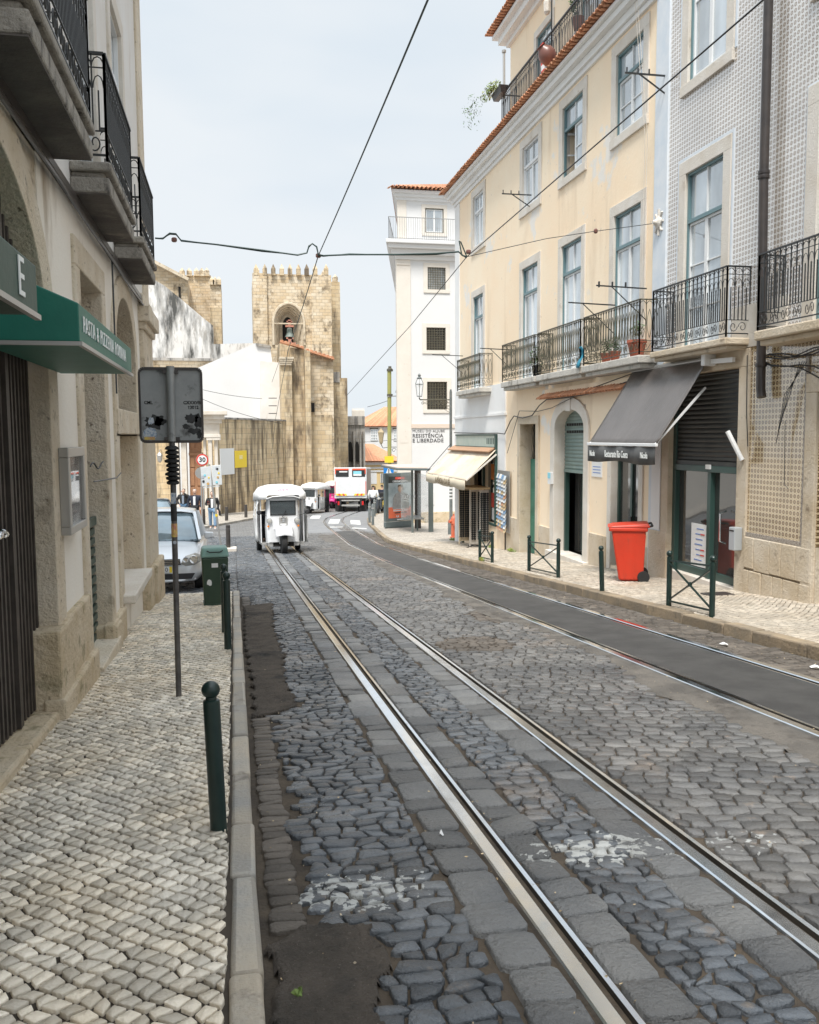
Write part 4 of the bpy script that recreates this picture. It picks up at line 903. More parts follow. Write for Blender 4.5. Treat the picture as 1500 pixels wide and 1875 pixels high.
# notice box
t=thing('notice_box','tall grey framed display case mounted on the cream wall beside the left gate','display case',(XL+.03,6.96,.88))
mb=MB(); FLX.box(mb,6.61,7.32,.88,.94,.03,.10); FLX.box(mb,6.61,7.32,1.44,1.51,.03,.10); FLX.box(mb,6.61,6.68,.94,1.44,.03,.10); FLX.box(mb,7.25,7.32,.94,1.44,.03,.10)
M['alu']=mk('grey aluminium',(.42,.41,.39),rough=.4,metal=.5)
mb.build('frame',M['alu'],t,bevel=.006)
mb=MB(); FLX.box(mb,6.68,7.25,.94,1.44,.03,.06); mb.build('backing',M['paper'],t)
mb=MB(); FLX.box(mb,6.68,7.25,.94,1.44,.075,.08); gm=glassmat('case glass',(.5,.5,.5)); gm.node_tree.nodes['Principled BSDF'].inputs['Alpha'].default_value=.55; mb.build('glass',gm,t)
mb=MB(); FLX.box(mb,6.74,7.18,1.2,1.38,.06,.064); FLX.box(mb,6.74,7.18,1.0,1.02,.06,.064); FLX.box(mb,6.74,7.0,1.06,1.14,.06,.064); mb.build('poster',mk('menu print',(.45,.22,.18),(.2,.3,.4),scale=8,rough=.6),t)
# awnings
M['awng']=mk('green awning fabric',(.006,.125,.088),(.009,.15,.105),scale=3,rough=.5,bump=.15,bscale=9)
M['awng2']=mk('dark green awning fabric',(.03,.07,.052),(.05,.085,.065),scale=2,rough=.55,bump=.2,bscale=9)
M['letter']=mk('white lettering',(.78,.80,.78),rough=.5)
def wedge_awning(name,label,y0,y1,mat,txt,txtpos,size,align):
    t=thing(name,label,'awning',(XL,(y0+y1)/2,2.05),'green awnings over the left doorways')
    o=.53; mb=MB(); P=FLX.P
    prof=[(.03,2.05),(.03,2.45),(o,2.235),(o,2.05)]
    mb.prism([(n_,v_) for n_,v_ in prof],lambda n_,v_,u: P(u,v_,n_),y0,y1)
    c=mb.build('canopy',mat,t,bevel=.006)
    mb=MB(); FLX.box(mb,y0,y1,2.03,2.05,o-.01,o+.012); FLX.box(mb,y0-.004,y0+.02,2.03,2.05,.03,o); mb.build('valance_bar',M['alu'],t)
    tm=text_mb(txt,size,lambda x,y,z: P(txtpos+x,2.142+y,o+.004+z),.002,align,space=1.25); tm.build('lettering',M['letter'],t)
    return t
wedge_awning('awning','bright green wedge awning lettered PASTA & PIZZERIA ROMANA over the left gate',4.56,6.83,M['awng'],'PASTA & PIZZERIA ROMANA',4.66,.115,'LEFT')
wedge_awning('awning','dark green awning end with a white letter E at the far left edge',1.4,3.62,M['awng2'],'E',3.3,.2,'LEFT')
# ================= MUSEUM AND THE FAR END =================
M['mus']=mk('clean white render',(.70,.70,.70),(.67,.67,.665),scale=.6,rough=.85,bump=.1,bscale=10,stains=[((.68,.66,.62),.9,.66,.85,(1,1,.3))])
M['museumstone']=mk('pale museum stone',(.72,.67,.60),(.68,.63,.56),scale=2,rough=.75,bump=.3,stains=[((.52,.45,.36),4,.62,.8)])
FM=Frame((0,41,0),(1,0,0),(0,-1,0))
mu=thing('museum_building','tall white museum building with barred square windows and grey lettering at the street corner','building',(10,41,gz(41)))
MX0,MX1=7.72,17.
wins=[(9.2,10.08,8.46,9.5),(9.13,10.08,5.62,6.7),(9.15,10.14,2.82,4.15)]
GM=gz(41)
mb=MB(); FM.wall(mb,MX0,MX1,GM-.6,10.0,wins,depth=.35); sd_=(MX0+.0,41,0)
# side wall runs back and to the right
mb.add([(MX0,41,GM-1),(MX0+3.6,57,GM-1.5),(MX0+3.6,57,10.0),(MX0,41,10.0)],[(0,1,2,3)]); mb.build('wall',M['mus'],mu)
mb=MB(); mb.hexa([(MX0+.4,41.5,GM-1),(MX1,41.5,GM-1),(MX1,56,GM-1),(MX0+3.8,56,GM-1),(MX0+.4,41.5,9.9),(MX1,41.5,9.9),(MX1,56,9.9),(MX0+3.8,56,9.9)]); mb.build('interior',M['dark'],mu)
mb=MB(); FM.box(mb,MX0-.02,MX0+.66,GM-.4,9.8,-.2,.045); FM.box(mb,MX0+.0,MX0+.62,9.55,9.62,0,.08); mb.build('corner_pilaster',M['museumstone'],mu,bevel=.01)
mb=MB(); FM.box(mb,MX0+.66,MX1,1.95,2.14,-.05,.05); mb.build('string_course',mk('salmon band',(.66,.55,.46),rough=.8),mu)
mb=MB()
for (v0,v1,n) in ((9.8,10.0,.12),(10.0,10.25,.3),(10.25,10.45,.48),(10.45,10.62,.6)): mb.hexa([(MX0-n,41-n,v0),(MX1,41-n,v0),(MX1,57,v0),(MX0+3.6-n,57,v0),(MX0-n,41-n,v1),(MX1,41-n,v1),(MX1,57,v1),(MX0+3.6-n,57,v1)])
mb.build('cornice',M['mus'],mu,bevel=.02)
FM2=Frame((0,41.35,0),(1,0,0),(0,-1,0))
mb=MB(); FM2.wall(mb,MX0+.15,MX1,10.6,12.75,[(9.17,10.08,11.15,12.3)],depth=.3); mb.add([(MX0+.15,41.35,10.6),(MX0+3.8,57,10.6),(MX0+3.8,57,12.75),(MX0+.15,41.35,12.75)],[(0,1,2,3)]); mb.build('upper_wall',M['mus'],mu)
mb=MB(); FM2.box(mb,MX0+.12,MX0+.55,10.6,12.6,-.1,.04); mb.build('upper_pilaster',M['museumstone'],mu)
window(mu,FM2,9.17,10.08,11.15,12.3,sur=.17,fmat='irong',surmat='museumstone',bars=0,bottom=True)
mb=MB()
for (v0,v1,n) in ((12.6,12.75,.08),(12.75,12.9,.18),(12.9,13.02,.3)): mb.hexa([(MX0+.12-n,41.35-n,v0),(MX1,41.35-n,v0),(MX1,57,v0),(MX0+3.8-n,57,v0),(MX0+.12-n,41.35-n,v1),(MX1,41.35-n,v1),(MX1,57,v1),(MX0+3.8-n,57,v1)])
mb.build('upper_cornice',M['mus'],mu)
barrel_eave(FM2,MX0-.3,12.6,13.1,-.1,.5,step=.2,r=.09,drop=.03).build('roof_edge',M['tile_roof'],mu)
# hip roof with tile ribs
mb=MB(); ap=[(MX0-.25,40.95,13.1),(MX1,40.95,13.1),(MX1,49,15.6),(MX0+5,49,15.6),(MX0+3.6,58,13.1)]
mb.add(ap,[(0,1,2,3),(0,3,4)]); 
for i in range(45):
    x=MX0-.1+i*.22; t=min(1,(x-(MX0-.25))/5.25) if x<MX0+5 else 1
    mb.tube([(x,40.95,13.13),(x,40.95+8.05*t,13.13+2.5*t)],.06,5,False)
mb.build('roof',M['tile_roof'],mu)
mb=MB(); r0=10.62; Pm=lambda x,y,z:(x,y,z)
for z_ in (r0+1.0,r0+.05): mb.bar((MX0-.45,40.5,z_),(12,40.5,z_),.03); mb.bar((MX0-.45,40.5,z_),(MX0+3,55,z_),.03)
for i in range(52): x=MX0-.45+i*.105; mb.bar((x,40.5,r0),(x,40.5,r0+1.0),.014)
for i in range(30): t=i/30; mb.bar((MX0-.45+3.4*t,40.5+14.5*t,r0),(MX0-.45+3.4*t,40.5+14.5*t,r0+1),.014)
mb.build('terrace_railing',mk('grey rail',(.28,.28,.28),rough=.5),mu)
for (a,b,c,d) in wins:
    s=MB(); FM.surround(s,a,b,c,d,.2,n0=-.3,n1=.03); p=MB(); FM.box(p,a,b,c,d,-.2,-.19); w_=p.build('window',M['glassdark'] if c<6 else M['glass'],mu); s.build('window_surround',M['museumstone'],w_,bevel=.006)
    g=MB(); nx=7; nz_=9 if c>3 else 10
    for i in range(nx+1): x=a+.03+(b-a-.06)*i/nx; g.bar(FM.P(x,c,-.02),FM.P(x,d,-.02),.02)
    for i in range(nz_+1): z_=c+.03+(d-c-.06)*i/nz_; g.bar(FM.P(a,z_,-.018),FM.P(b,z_,-.018),.02)
    g.build('grille',M['irong'],w_)
M['txtgrey']=mk('dark grey lettering',(.09,.09,.095),rough=.6)
for i,(tx,v,sz,sx) in enumerate((('MUSEU DO ALJUBE',1.80,.17,1.02),('RESISTÊNCIA',1.575,.25,.96),('E LIBERDADE',1.345,.25,.96))):
    tm=text_mb(tx,sz,lambda x,y,z: FM.P(8.43+x,v+y,.01+z),.004,'LEFT',sx=sx,bold=.004 if i else 0,space=1.1); tm.build('lettering',M['txtgrey'],mu)
mb=MB(); FM.box(mb,MX0-.04,MX1,GM-.6,GM+.62,-.05,.07); mb.build('plinth',M['plinthL'],mu,bevel=.02)
mb=MB(); FM.box(mb,9.0,9.5,-1.75,-1.1,0,.03); mb.build('cabinet_door',M['mus'],mu,bevel=.01)
mb=MB(); FM.box(mb,MX0+.1,MX0+.5,1.25,1.5,.045,.055); mb.build('stone_plate',M['museumstone'],mu)
# wall lantern at the far corner of the museum
t=thing('wall_lantern','ornate wall lantern on a scrolled bracket at the far corner of the white museum','lantern',tuple(at(727,812,47)))
c=at(698,800,47); e=at(727,812,47)
mb=MB(); mb.lathe([(.02,-.42),(.1,-.3),(.13,-.05),(.17,.22),(.19,.24),(.10,.36),(.04,.42),(.03,.5)],c,6); mb.build('lamp_head',mk('brass lantern',(.42,.33,.2),rough=.5),t)
mb=MB(); mb.tube([c+Vector((0,0,-.42)),c+Vector((.1,0,-.6)),c+Vector((.5,0,-.55)),e+Vector((0.2,0,-.2))],.02,6)
for k_ in range(2): cc=c+Vector((.45+.25*k_,0,-.72)); mb.tube([cc+Vector((.12*math.cos(a*.6),0,.12*math.sin(a*.6)))*(1-a*.05) for a in range(11)],.014,5)
mb.build('bracket',M['iron'],t)
# ---------------- cathedral ----------------
def blocks(name,c1,c2,c3,bw=.62,bh=.34,mort=(.42,.35,.26),streak=None,stain=((.22,.17,.11),.9,.60,.78)):
    m=mk(name,c1,c2,scale=1.1,rough=.88); N,L,b=nodes_of(m); src=b.inputs['Base Color'].links[0].from_socket
    tcn=N.new('ShaderNodeTexCoord'); sp=N.new('ShaderNodeSeparateXYZ'); L.new(tcn.outputs['Object'],sp.inputs[0]); ad=N.new('ShaderNodeMath'); L.new(sp.outputs[0],ad.inputs[0]); L.new(sp.outputs[1],ad.inputs[1]); cb=N.new('ShaderNodeCombineXYZ'); L.new(ad.outputs[0],cb.inputs[0]); L.new(sp.outputs[2],cb.inputs[1])
    br=N.new('ShaderNodeTexBrick'); br.inputs['Scale'].default_value=1; br.inputs['Brick Width'].default_value=bw; br.inputs['Row Height'].default_value=bh; br.inputs['Mortar Size'].default_value=.012; br.inputs['Mortar Smooth'].default_value=.3; br.offset=.5
    br.inputs['Color1'].default_value=(1,1,1,1); br.inputs['Color2'].default_value=(0,0,0,1); br.inputs['Mortar'].default_value=(.5,.5,.5,1); br.inputs['Bias'].default_value=-.1
    L.new(cb.outputs[0],br.inputs['Vector'])
    x=N.new('ShaderNodeMixRGB'); x.inputs[0].default_value=.5; mr=N.new('ShaderNodeMath'); mr.operation='MULTIPLY'; mr.inputs[1].default_value=.55; L.new(br.outputs['Color'],mr.inputs[0]); L.new(mr.outputs[0],x.inputs[0]); L.new(src,x.inputs[1]); x.inputs[2].default_value=c3+(1,)
    x2=N.new('ShaderNodeMixRGB'); L.new(br.outputs['Fac'],x2.inputs[0]); L.new(x.outputs[0],x2.inputs[1]); x2.inputs[2].default_value=mort+(1,); col=x2.outputs[0]
    def stainf(c,sc,lo,hi,st):
        nonlocal col
        mpn=N.new('ShaderNodeMapping'); mpn.inputs['Scale'].default_value=st; mpn.inputs['Location'].default_value=(sc*7,3,1); t=N.new('ShaderNodeTexNoise'); t.inputs['Scale'].default_value=sc; t.inputs['Detail'].default_value=7; t.inputs['Roughness'].default_value=.68; L.new(tcn.outputs['Object'],mpn.inputs[0]); L.new(mpn.outputs[0],t.inputs['Vector'])
        r=N.new('ShaderNodeMapRange'); r.inputs[1].default_value=lo; r.inputs[2].default_value=hi; L.new(t.outputs[0],r.inputs[0]); q=N.new('ShaderNodeMixRGB'); L.new(r.outputs[0],q.inputs[0]); L.new(col,q.inputs[1]); q.inputs[2].default_value=c+(1,); col=q.outputs[0]
    stainf(stain[0],stain[1],stain[2],stain[3],(1,1,.6))
    if streak: stainf(*streak)
    L.new(col,b.inputs['Base Color'])
    bn=N.new('ShaderNodeBump'); bn.inputs['Distance'].default_value=.03; bn.inputs['Strength'].default_value=.7; iv=N.new('ShaderNodeMath'); iv.operation='SUBTRACT'; iv.inputs[0].default_value=1; L.new(br.outputs['Fac'],iv.inputs[1]); L.new(iv.outputs[0],bn.inputs['Height']); L.new(bn.outputs[0],b.inputs['Normal'])
    return m
M['cath']=blocks('golden limestone blocks',(.62,.51,.36),(.72,.64,.51),(.50,.35,.18),bw=.5,bh=.27,streak=((.20,.155,.105),1.5,.525,.66,(1,1,.7)),stain=((.33,.25,.16),.55,.56,.72))
M['cathdark']=blocks('weathered limestone blocks',(.58,.46,.29),(.66,.56,.40),(.44,.31,.17),streak=((.15,.115,.08),.6,.49,.63,(1.6,1.6,.35)),stain=((.25,.19,.12),.8,.55,.75))
M['wallst']=blocks('streaked stone wall',(.64,.50,.31),(.74,.62,.43),(.50,.36,.20),bw=.7,bh=.36,streak=((.15,.115,.075),1.3,.46,.60,(1.6,1.6,.16)),stain=((.24,.19,.12),.9,.56,.74))
M['greyst']=blocks('grey gothic stone',(.36,.34,.31),(.46,.43,.39),(.28,.26,.23),streak=((.10,.095,.09),1.5,.46,.64,(1.5,1.5,.15)))
M['wstain']=mk('white plaster with black mould',(.76,.75,.73),(.70,.68,.65),scale=.6,rough=.9,bump=.3,stains=[((.08,.08,.075),.42,.50,.62,(1.4,1.4,.32)),((.36,.34,.31),2.2,.52,.68,(1.5,1.5,.4))])
def wedge(mb,pts_px,Y,depth):
    """extruded outline: px outline at depth Y pushed back"""
    P=[at(x,y,Y) for x,y in pts_px]; n=len(P)
    mb.add(P+[p+Vector((0,depth,0)) for p in P],[tuple(range(n)),tuple(range(2*n-1,n-1,-1))]+[(i,n+i,n+(i+1)%n,(i+1)%n) for i in range(n)])
def merlon(mb,x0,x1,y0,y1,z,h,ph):
    mb.box(x0,x1,y0,y1,z,z+h); n=len(mb.v); mb.v+=[(x0,y0,z+h),(x1,y0,z+h),(x1,y1,z+h),(x0,y1,z+h),((x0+x1)/2,(y0+y1)/2,z+h+ph)]; mb.f+=[(n,n+1,n+4),(n+1,n+2,n+4),(n+2,n+3,n+4),(n+3,n,n+4),(n+3,n+2,n+1,n)]
ct=thing('cathedral','golden stone cathedral with a crenellated bell tower at the end of the street','cathedral',(7,72,gz(72)))
TY=76.; a=at(466,560,TY); b=at(604,560,TY); tx0,tx1=a.x,b.x; top=at(540,503,TY).z; base=gz(76)-.5
FT=Frame((0,TY,0),(1,0,0),(0,-1,0))
o0,o1=at(499,590,TY).x,at(558,590,TY).x; ospring=at(530,592,TY).z; oapex=at(530,554,TY).z; obot=at(530,632,TY).z
sl=[at(574,530,TY),at(574,626,TY),at(479,528,TY)]
holes=[(o0,o1,obot,oapex)]+[(p.x-.12,p.x+.12,p.z-.35,p.z+.35) for p in sl]
mb=MB(); FT.wall(mb,tx0,tx1,base,top,holes,depth=1.4); mb.box(tx0,tx1,TY+1.42,TY+8,base,top-.2); mb.box(tx0,tx0+.02,TY+.001,TY+1.42,base,top); mb.box(tx1-.02,tx1,TY+.001,TY+1.42,base,top)
mb.build('tower',M['cath'],ct)
def pointed(u0,u1,vb,vs,va,n=10):
    """pointed-round arch outline from left base to right base"""
    c=(u0+u1)/2; r=(u1-u0)/2; L_=[(u0,vb)]
    for k in range(n+1):
        t=k/n; a=PI/2*t; L_.append((c-r*math.cos(a),vs+(va-vs)*(math.sin(a)*(.93)+.07*t)))
    for k in range(1,n+1):
        t=1-k/n; a=PI/2*t; L_.append((c+r*math.cos(a),vs+(va-vs)*(math.sin(a)*(.93)+.07*t)))
    L_.append((u1,vb)); return L_
# spandrel filling
mb=MB(); arch=pointed(o0,o1,obot,ospring,oapex)
for i in range(1,len(arch)-2):
    p,q=arch[i],arch[i+1]; mb.add([FT.P(p[0],p[1],-.01),FT.P(q[0],q[1],-.01),FT.P(q[0],oapex+.01,-.01),FT.P(p[0],oapex+.01,-.01)],[(0,1,2,3)])
mb.build('spandrel',M['cath'],ct)
M['arch']=mk('carved archivolt stone',(.52,.43,.31),(.62,.54,.42),scale=3,rough=.8,bump=.6,stains=[((.2,.16,.11),2,.55,.7)])
for k in range(4):
    k0=.05+.16*k*(o1-o0)/3.4; A_=pointed(o0+k0,o1-k0,obot,ospring-.05*k,oapex-k0*1.15); mb=MB(); mb.tube([FT.P(p[0],p[1],.05-.32*k) for p in A_],.13,6,False)
    mb.tube([FT.P(p[0],p[1],-.12-.32*k) for p in pointed(o0+k0+.14,o1-k0-.14,obot,ospring-.05*k,oapex-k0*1.15-.16)],.07,5,False); mb.build('archivolt',M['arch'],ct)
iw=.33*(o1-o0)
mb=MB(); hole=pointed(o0+iw,o1-iw,obot,ospring-.2,at(530,577,TY).z)
out_=pointed(o0,o1,obot,ospring,oapex); n_=len(hole)
mb.add([FT.P(p[0],p[1],-1.25) for p in hole]+[FT.P(p[0],p[1],-1.25) for p in out_],[(i,i+1,n_+i+1,n_+i) for i in range(n_-1)]); mb.build('arch_back',M['arch'],ct)
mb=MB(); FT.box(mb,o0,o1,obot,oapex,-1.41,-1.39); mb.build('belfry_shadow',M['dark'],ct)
mb=MB(); FT.box(mb,o0+.1,o1-.1,ospring-.08,ospring+.02,-.1,.12); mb.build('bell_beam',M['arch'],ct)
bc=FT.P((o0+o1)/2+.1,ospring-.25,-.5)
mb=MB(); mb.lathe([(.06,-.05),(.2,-.1),(.25,-.45),(.36,-.75),(.42,-.85),(.38,-.86)],bc,14); 
M['bronze']=mk('green bronze',(.16,.21,.19),(.24,.27,.24),scale=6,rough=.6)
bl=mb.build('bell',M['bronze'],ct,smooth=True)
mb=MB(); mb.box(bc.x-.35,bc.x+.35,bc.y-.05,bc.y+.05,bc.z,bc.z+.16); mb.box(bc.x-.12,bc.x+.12,bc.y-.05,bc.y+.05,bc.z+.16,bc.z+.62); mb.box(bc.x-.24,bc.x+.24,bc.y-.05,bc.y+.05,bc.z+.4,bc.z+.52); mb.build('bell_yoke',mk('red bell yoke',(.5,.22,.16),rough=.7),bl)
mb=MB(); z_=obot; mb.box(bc.x-.5,bc.x+.5,bc.y-.3,bc.y-.2,z_,z_+.25); mb.box(bc.x-.15,bc.x+.15,bc.y-.3,bc.y-.2,z_+.25,z_+.9); mb.box(bc.x-.3,bc.x+.3,bc.y-.3,bc.y-.2,z_+.55,z_+.7); mb.build('lower_bell_yoke',mk('red bell yoke low',(.5,.22,.16),rough=.7),ct)
# corner strips and merlons
mb=MB(); s0=at(489,560,TY).x; s1=at(570,560,TY).x
FT.box(mb,tx0-.12,s0,base,top+.0,-.3,.28); FT.box(mb,s1,tx1+.12,base,top,-.3,.28); mb.build('corner_buttress',M['cath'],ct)
def merlons(px_list,Y,pyb,pyt,w_,parent,mat='cath',d=.5):
    for px in px_list:
        mb=MB(); p=at(px,pyb,Y); q=at(px,pyt,Y); h=q.z-p.z; merlon(mb,p.x-w_/2,p.x+w_/2,Y-.32,Y+d-.32,p.z-.05,h*.55,h*.45)
        mb.build('merlon',M[mat],parent)
merlons([469,485,500.5,516,531,546.5,561.5,577,597],TY,503.5,482,.36,ct,'cathdark')
mb=MB(); mb.box(tx0,tx1,TY-.01,TY+.5,top-.1,top+.03); mb.box(tx1-.5,tx1,TY+.5,TY+8,top-.1,top+.03); mb.box(tx0,tx0+.5,TY+.5,TY+8,top-.1,top+.03); mb.build('parapet',M['cath'],ct)
for k in range(4): pass
mb=MB(); 
for k in range(5): merlon(mb,tx1-.5,tx1-.02,TY+1.5*k+1,TY+1.5*k+1.4,top+.0,.52,.38); merlon(mb,tx0+.02,tx0+.5,TY+1.5*k+1,TY+1.5*k+1.4,top+.0,.52,.38)
mb.build('battlement',M['cath'],ct)
p0,p1=at(604,520,TY+3),at(622.5,520,TY+3); mb=MB(); mb.box(p0.x-.5,p1.x,TY+3,TY+7,base,at(615,516,TY+3).z); mb.build('stair_turret',M['cathdark'],ct)
merlons([613.5],TY+3.3,516,501,.45,ct)
# lower body with buttresses
LY=67.
def block_px(x0,x1,ytop,Y,depth,name,mat,parent,bevel=0,zb=None,ytop2=None):
    a=at(x0,ytop,Y); b=at(x1,ytop,Y); zt=a.z; zt2=at(x1,ytop2,Y).z if ytop2 else b.z; z0=(gz(Y)-.8) if zb is None else zb
    mb=MB(); mb.hexa([(a.x,Y,z0),(b.x,Y,z0),(b.x,Y+depth,z0),(a.x,Y+depth,z0),(a.x,Y,zt),(b.x,Y,zt2),(b.x,Y+depth,zt2),(a.x,Y+depth,zt)])
    return mb.build(name,M[mat],parent,bevel=bevel)
block_px(531,560,636,LY,10,'buttress','cathdark',ct,ytop2=640)
block_px(558,568,640,LY-1,3,'buttress','cathdark',ct,ytop2=643)
block_px(566,610,645,LY+.3,9,'nave_wall','cath',ct,ytop2=656)
block_px(566,608,760,LY+.05,.5,'nave_wall','cathdark',ct)
block_px(514,534,655,LY-.6,5,'buttress','cathdark',ct)
block_px(513,531,626,LY+1.5,5,'buttress','cathdark',ct)
block_px(608,622,683,LY+2,8,'buttress','cathdark',ct)
block_px(607,622,681,LY+1.9,1,'buttress_cap','greyst',ct,zb=at(610,700,LY+2).z)
block_px(621,636,692,LY+6,8,'buttress','cathdark',ct)
a=at(513,653,LY-1); b=at(533,668,LY-1); mb=MB()
for k in range(4): mb.box(a.x-.05+.02*k,b.x+.22-.06*k,LY-1+.05*k,LY,b.z+(a.z-b.z)*(3-k)/4,b.z+(a.z-b.z)*(4-k)/4)
mb.build('capital',M['arch'],ct)
def tiled_verge(px,Y,name='roof_verge'):
    mb=MB()
    for (x0,y0),(x1,y1) in zip(px[:-1],px[1:]):
        A_,B_=at(x0,y0,Y),at(x1,y1,Y); n=max(2,int((B_-A_).length/.3))
        mb.bar(A_+Vector((0,.3,-.06)),B_+Vector((0,.3,-.06)),.9,.08)
        for i in range(n): q=A_.lerp(B_,(i+.5)/n); mb.tube([q+Vector((0,-.12,0)),q+Vector((0,.8,.1))],.12,6)
    return mb.build(name,M['tile_roof'],ct)
tiled_verge([(513,624),(535,630),(557,637)],LY-.2); tiled_verge([(560,640),(612,656)],LY-.1)
for (x,y) in ((572.5,746),(592,770)): p=at(x,y,LY+.3); mb=MB(); mb.box(p.x-.14,p.x+.14,LY+.2,LY+.32,p.z-.35,p.z+.35); mb.build('slit_window',M['dark'],ct)
# gothic porch piece beyond
block_px(635,668,778,LY+10,6,'porch','greyst',ct); block_px(633,668.5,762,LY+9.8,6,'porch_cornice','greyst',ct,zb=at(640,778,LY+10).z)
mb=MB(); q=at(635,762,LY+9.8); 
for i in range(10): p=at(646+i*2.3,762,LY+9.8); merlon(mb,p.x-.05,p.x+.05,LY+9.8,LY+10,p.z,.5,.25)
mb.build('battlement',M['museumstone'],ct)
for px in (636,648.5,660,667): block_px(px-1.6,px+1.6,790,LY+9.5,1,'porch_buttress','greyst',ct)
for (x0,x1,yb_,ys_,ya) in ((637.5,646,845,828,808),(650,658.5,845,828,808),(638,647,920,885,866)):
    A_=pointed(at(x0,yb_,LY+9.9).x,at(x1,yb_,LY+9.9).x,at(x0,yb_,LY+9.9).z,at(x0,ys_,LY+9.9).z,at(x0,ya,LY+9.9).z,6); mb=MB(); mb.prism(A_,lambda u,v,t:(u,t,v),LY+9.85,LY+10.05); mb.build('gothic_opening',M['dark'],ct)
# transept and second tower at left
block_px(330,386,490+14,90,6,'second_tower','cath',ct); merlons([334,347,360,370,379],90,505,489,.5,ct); block_px(384,405,520,88,6,'second_tower_turret','cath',ct); merlons([388,394,401],88,521,505,.42,ct)
block_px(384,405,563,87.5,3,'turret_base','cathdark',ct); block_px(326,338,503,89.5,3,'second_tower','cath',ct)
mb=MB(); wedge(mb,[(262,700),(262,473),(288,487),(345,517),(345,700)],86,4); mb.build('transept',M['cath'],ct)
mb=MB(); A_,B_=at(262,470,85.7),at(345.5,513,85.7); mb.bar(A_,B_,1.2,.28); mb.build('transept_cornice',M['arch'],ct)
mb=MB(); p=at(329,537,85.9); mb.box(p.x-.1,p.x+.1,85.85,86.1,p.z-.6,p.z+.6); mb.build('slit_window',M['dark'],ct)
# big mould-stained wall
sw=thing('buttress_wall','huge white plastered buttress wall streaked with black mould below the left church tower','wall',tuple(at(320,690,80))[:2]+(gz(80),))
mb=MB(); wedge(mb,[(250,760),(250,492),(273,507),(300,522),(330,546),(371,581),(390,596),(391,700),(391,760)],80,3); mb.build('wall',M['wstain'],sw)
mb=MB(); wedge(mb,[(389,645),(389,630),(470,628),(470,660),(389,670)],79,1); mb.build('parapet',M['wstain'],sw)
A_,B_=at(250,663,74),at(392,655,74)
lh=thing('long_building','long low cream building front with a thin cornice below the mould streaked wall','building',((A_.x+B_.x)/2,74,gz(74)))
mb=MB(); mb.box(A_.x,at(400,660,74).x,74,78,gz(74),at(320,661,74).z); mb.build('wall',M['cath'],lh); mb=MB(); mb.box(A_.x,at(398,660,73.8).x,73.6,78,at(320,661,74).z,at(320,656,74).z); mb.build('cornice',M['greyst'],lh)
mb=MB(); mb.box(A_.x,at(362,660,73.0).x,72.8,78,at(320,684,73).z,at(320,678,73).z); mb.build('lean_to_roof',M['white'],lh)
# smooth white building
wb=thing('chapel_building','plain smooth white gabled building rising behind the streaked stone wall','building',tuple(at(440,770,69))[:2]+(gz(69),))
mb=MB(); wedge(mb,[(255,920),(255,707),(330,686),(361,674),(468,628),(495,633),(498,660),(498,920)],69.5,4); mb.build('gable_wall',M['mus'],wb)
mb=MB(); wedge(mb,[(477,920),(477,660),(512,664),(516,680),(516,920)],68.6,3); mb.build('side_wing',M['whiteL'],wb)
mb=MB(); wedge(mb,[(468,628),(495,632),(497,637),(470,633)],69.3,4.5); mb.build('coping',M['greyst'],wb)
# streaked retaining wall
W0=Vector((at(398,945,57).x,57,0)); W1=Vector((at(534,925,67.2).x,67.2,0)); zt=2.85
stw=thing('stone_wall','long streaked stone block wall along the far pavement beside the church door','wall',(W0.x+1,60,gz(60)))
dv=(W1-W0).normalized(); FW_=Frame(W0,dv,Vector((dv.y,-dv.x,0))); Lw=(W1-W0).length
mb=MB(); FW_.box(mb,0,Lw,-4.6,zt-.12,-1,0); mb.build('wall',M['wallst'],stw); mb=MB(); FW_.box(mb,0,Lw,zt-.12,zt,-1.05,.08); mb.build('coping',M['greyst'],stw)
def wallpx(px): # u on the wall for an image column
    d=ray(px,850); n_=Vector((dv.y,-dv.x,0)); t=(W0.dot(n_))/d.dot(n_); return (d*t-W0).dot(dv),t
u0,_=wallpx(402); u1,_=wallpx(427.5); 
def vz(px,py): u,t=wallpx(px); return EYE+ray(px,py).z*t
t=thing('banner','blank white rectangular banner hung on the streaked stone wall','banner',tuple(FW_.P(u0,vz(410,870),.05)),'banners on the stone wall'); mb=MB(); FW_.box(mb,u0,u1,vz(415,869),vz(415,821),.03,.07); mb.build('sheet',M['paper'],t)
u0,_=wallpx(429); u1,_=wallpx(450.5)
t=thing('banner','yellow square banner with faint pale writing on the streaked stone wall','banner',tuple(FW_.P(u0,vz(440,857),.05)),'banners on the stone wall'); mb=MB(); FW_.box(mb,u0,u1,vz(440,856),vz(440,825),.03,.07); M['yel']=mk('yellow sheet',(.85,.62,.04),rough=.6); mb.build('sheet',M['yel'],t)
mb=MB(); um=(u0+u1)/2; vc=vz(440,838)
for k in range(3): FW_.box(mb,um-.24,um+.24,vc-.09+.09*k,vc-.03+.09*k,.07,.078)
mb.build('printing',mk('pale print',(.85,.78,.45),rough=.6),t)
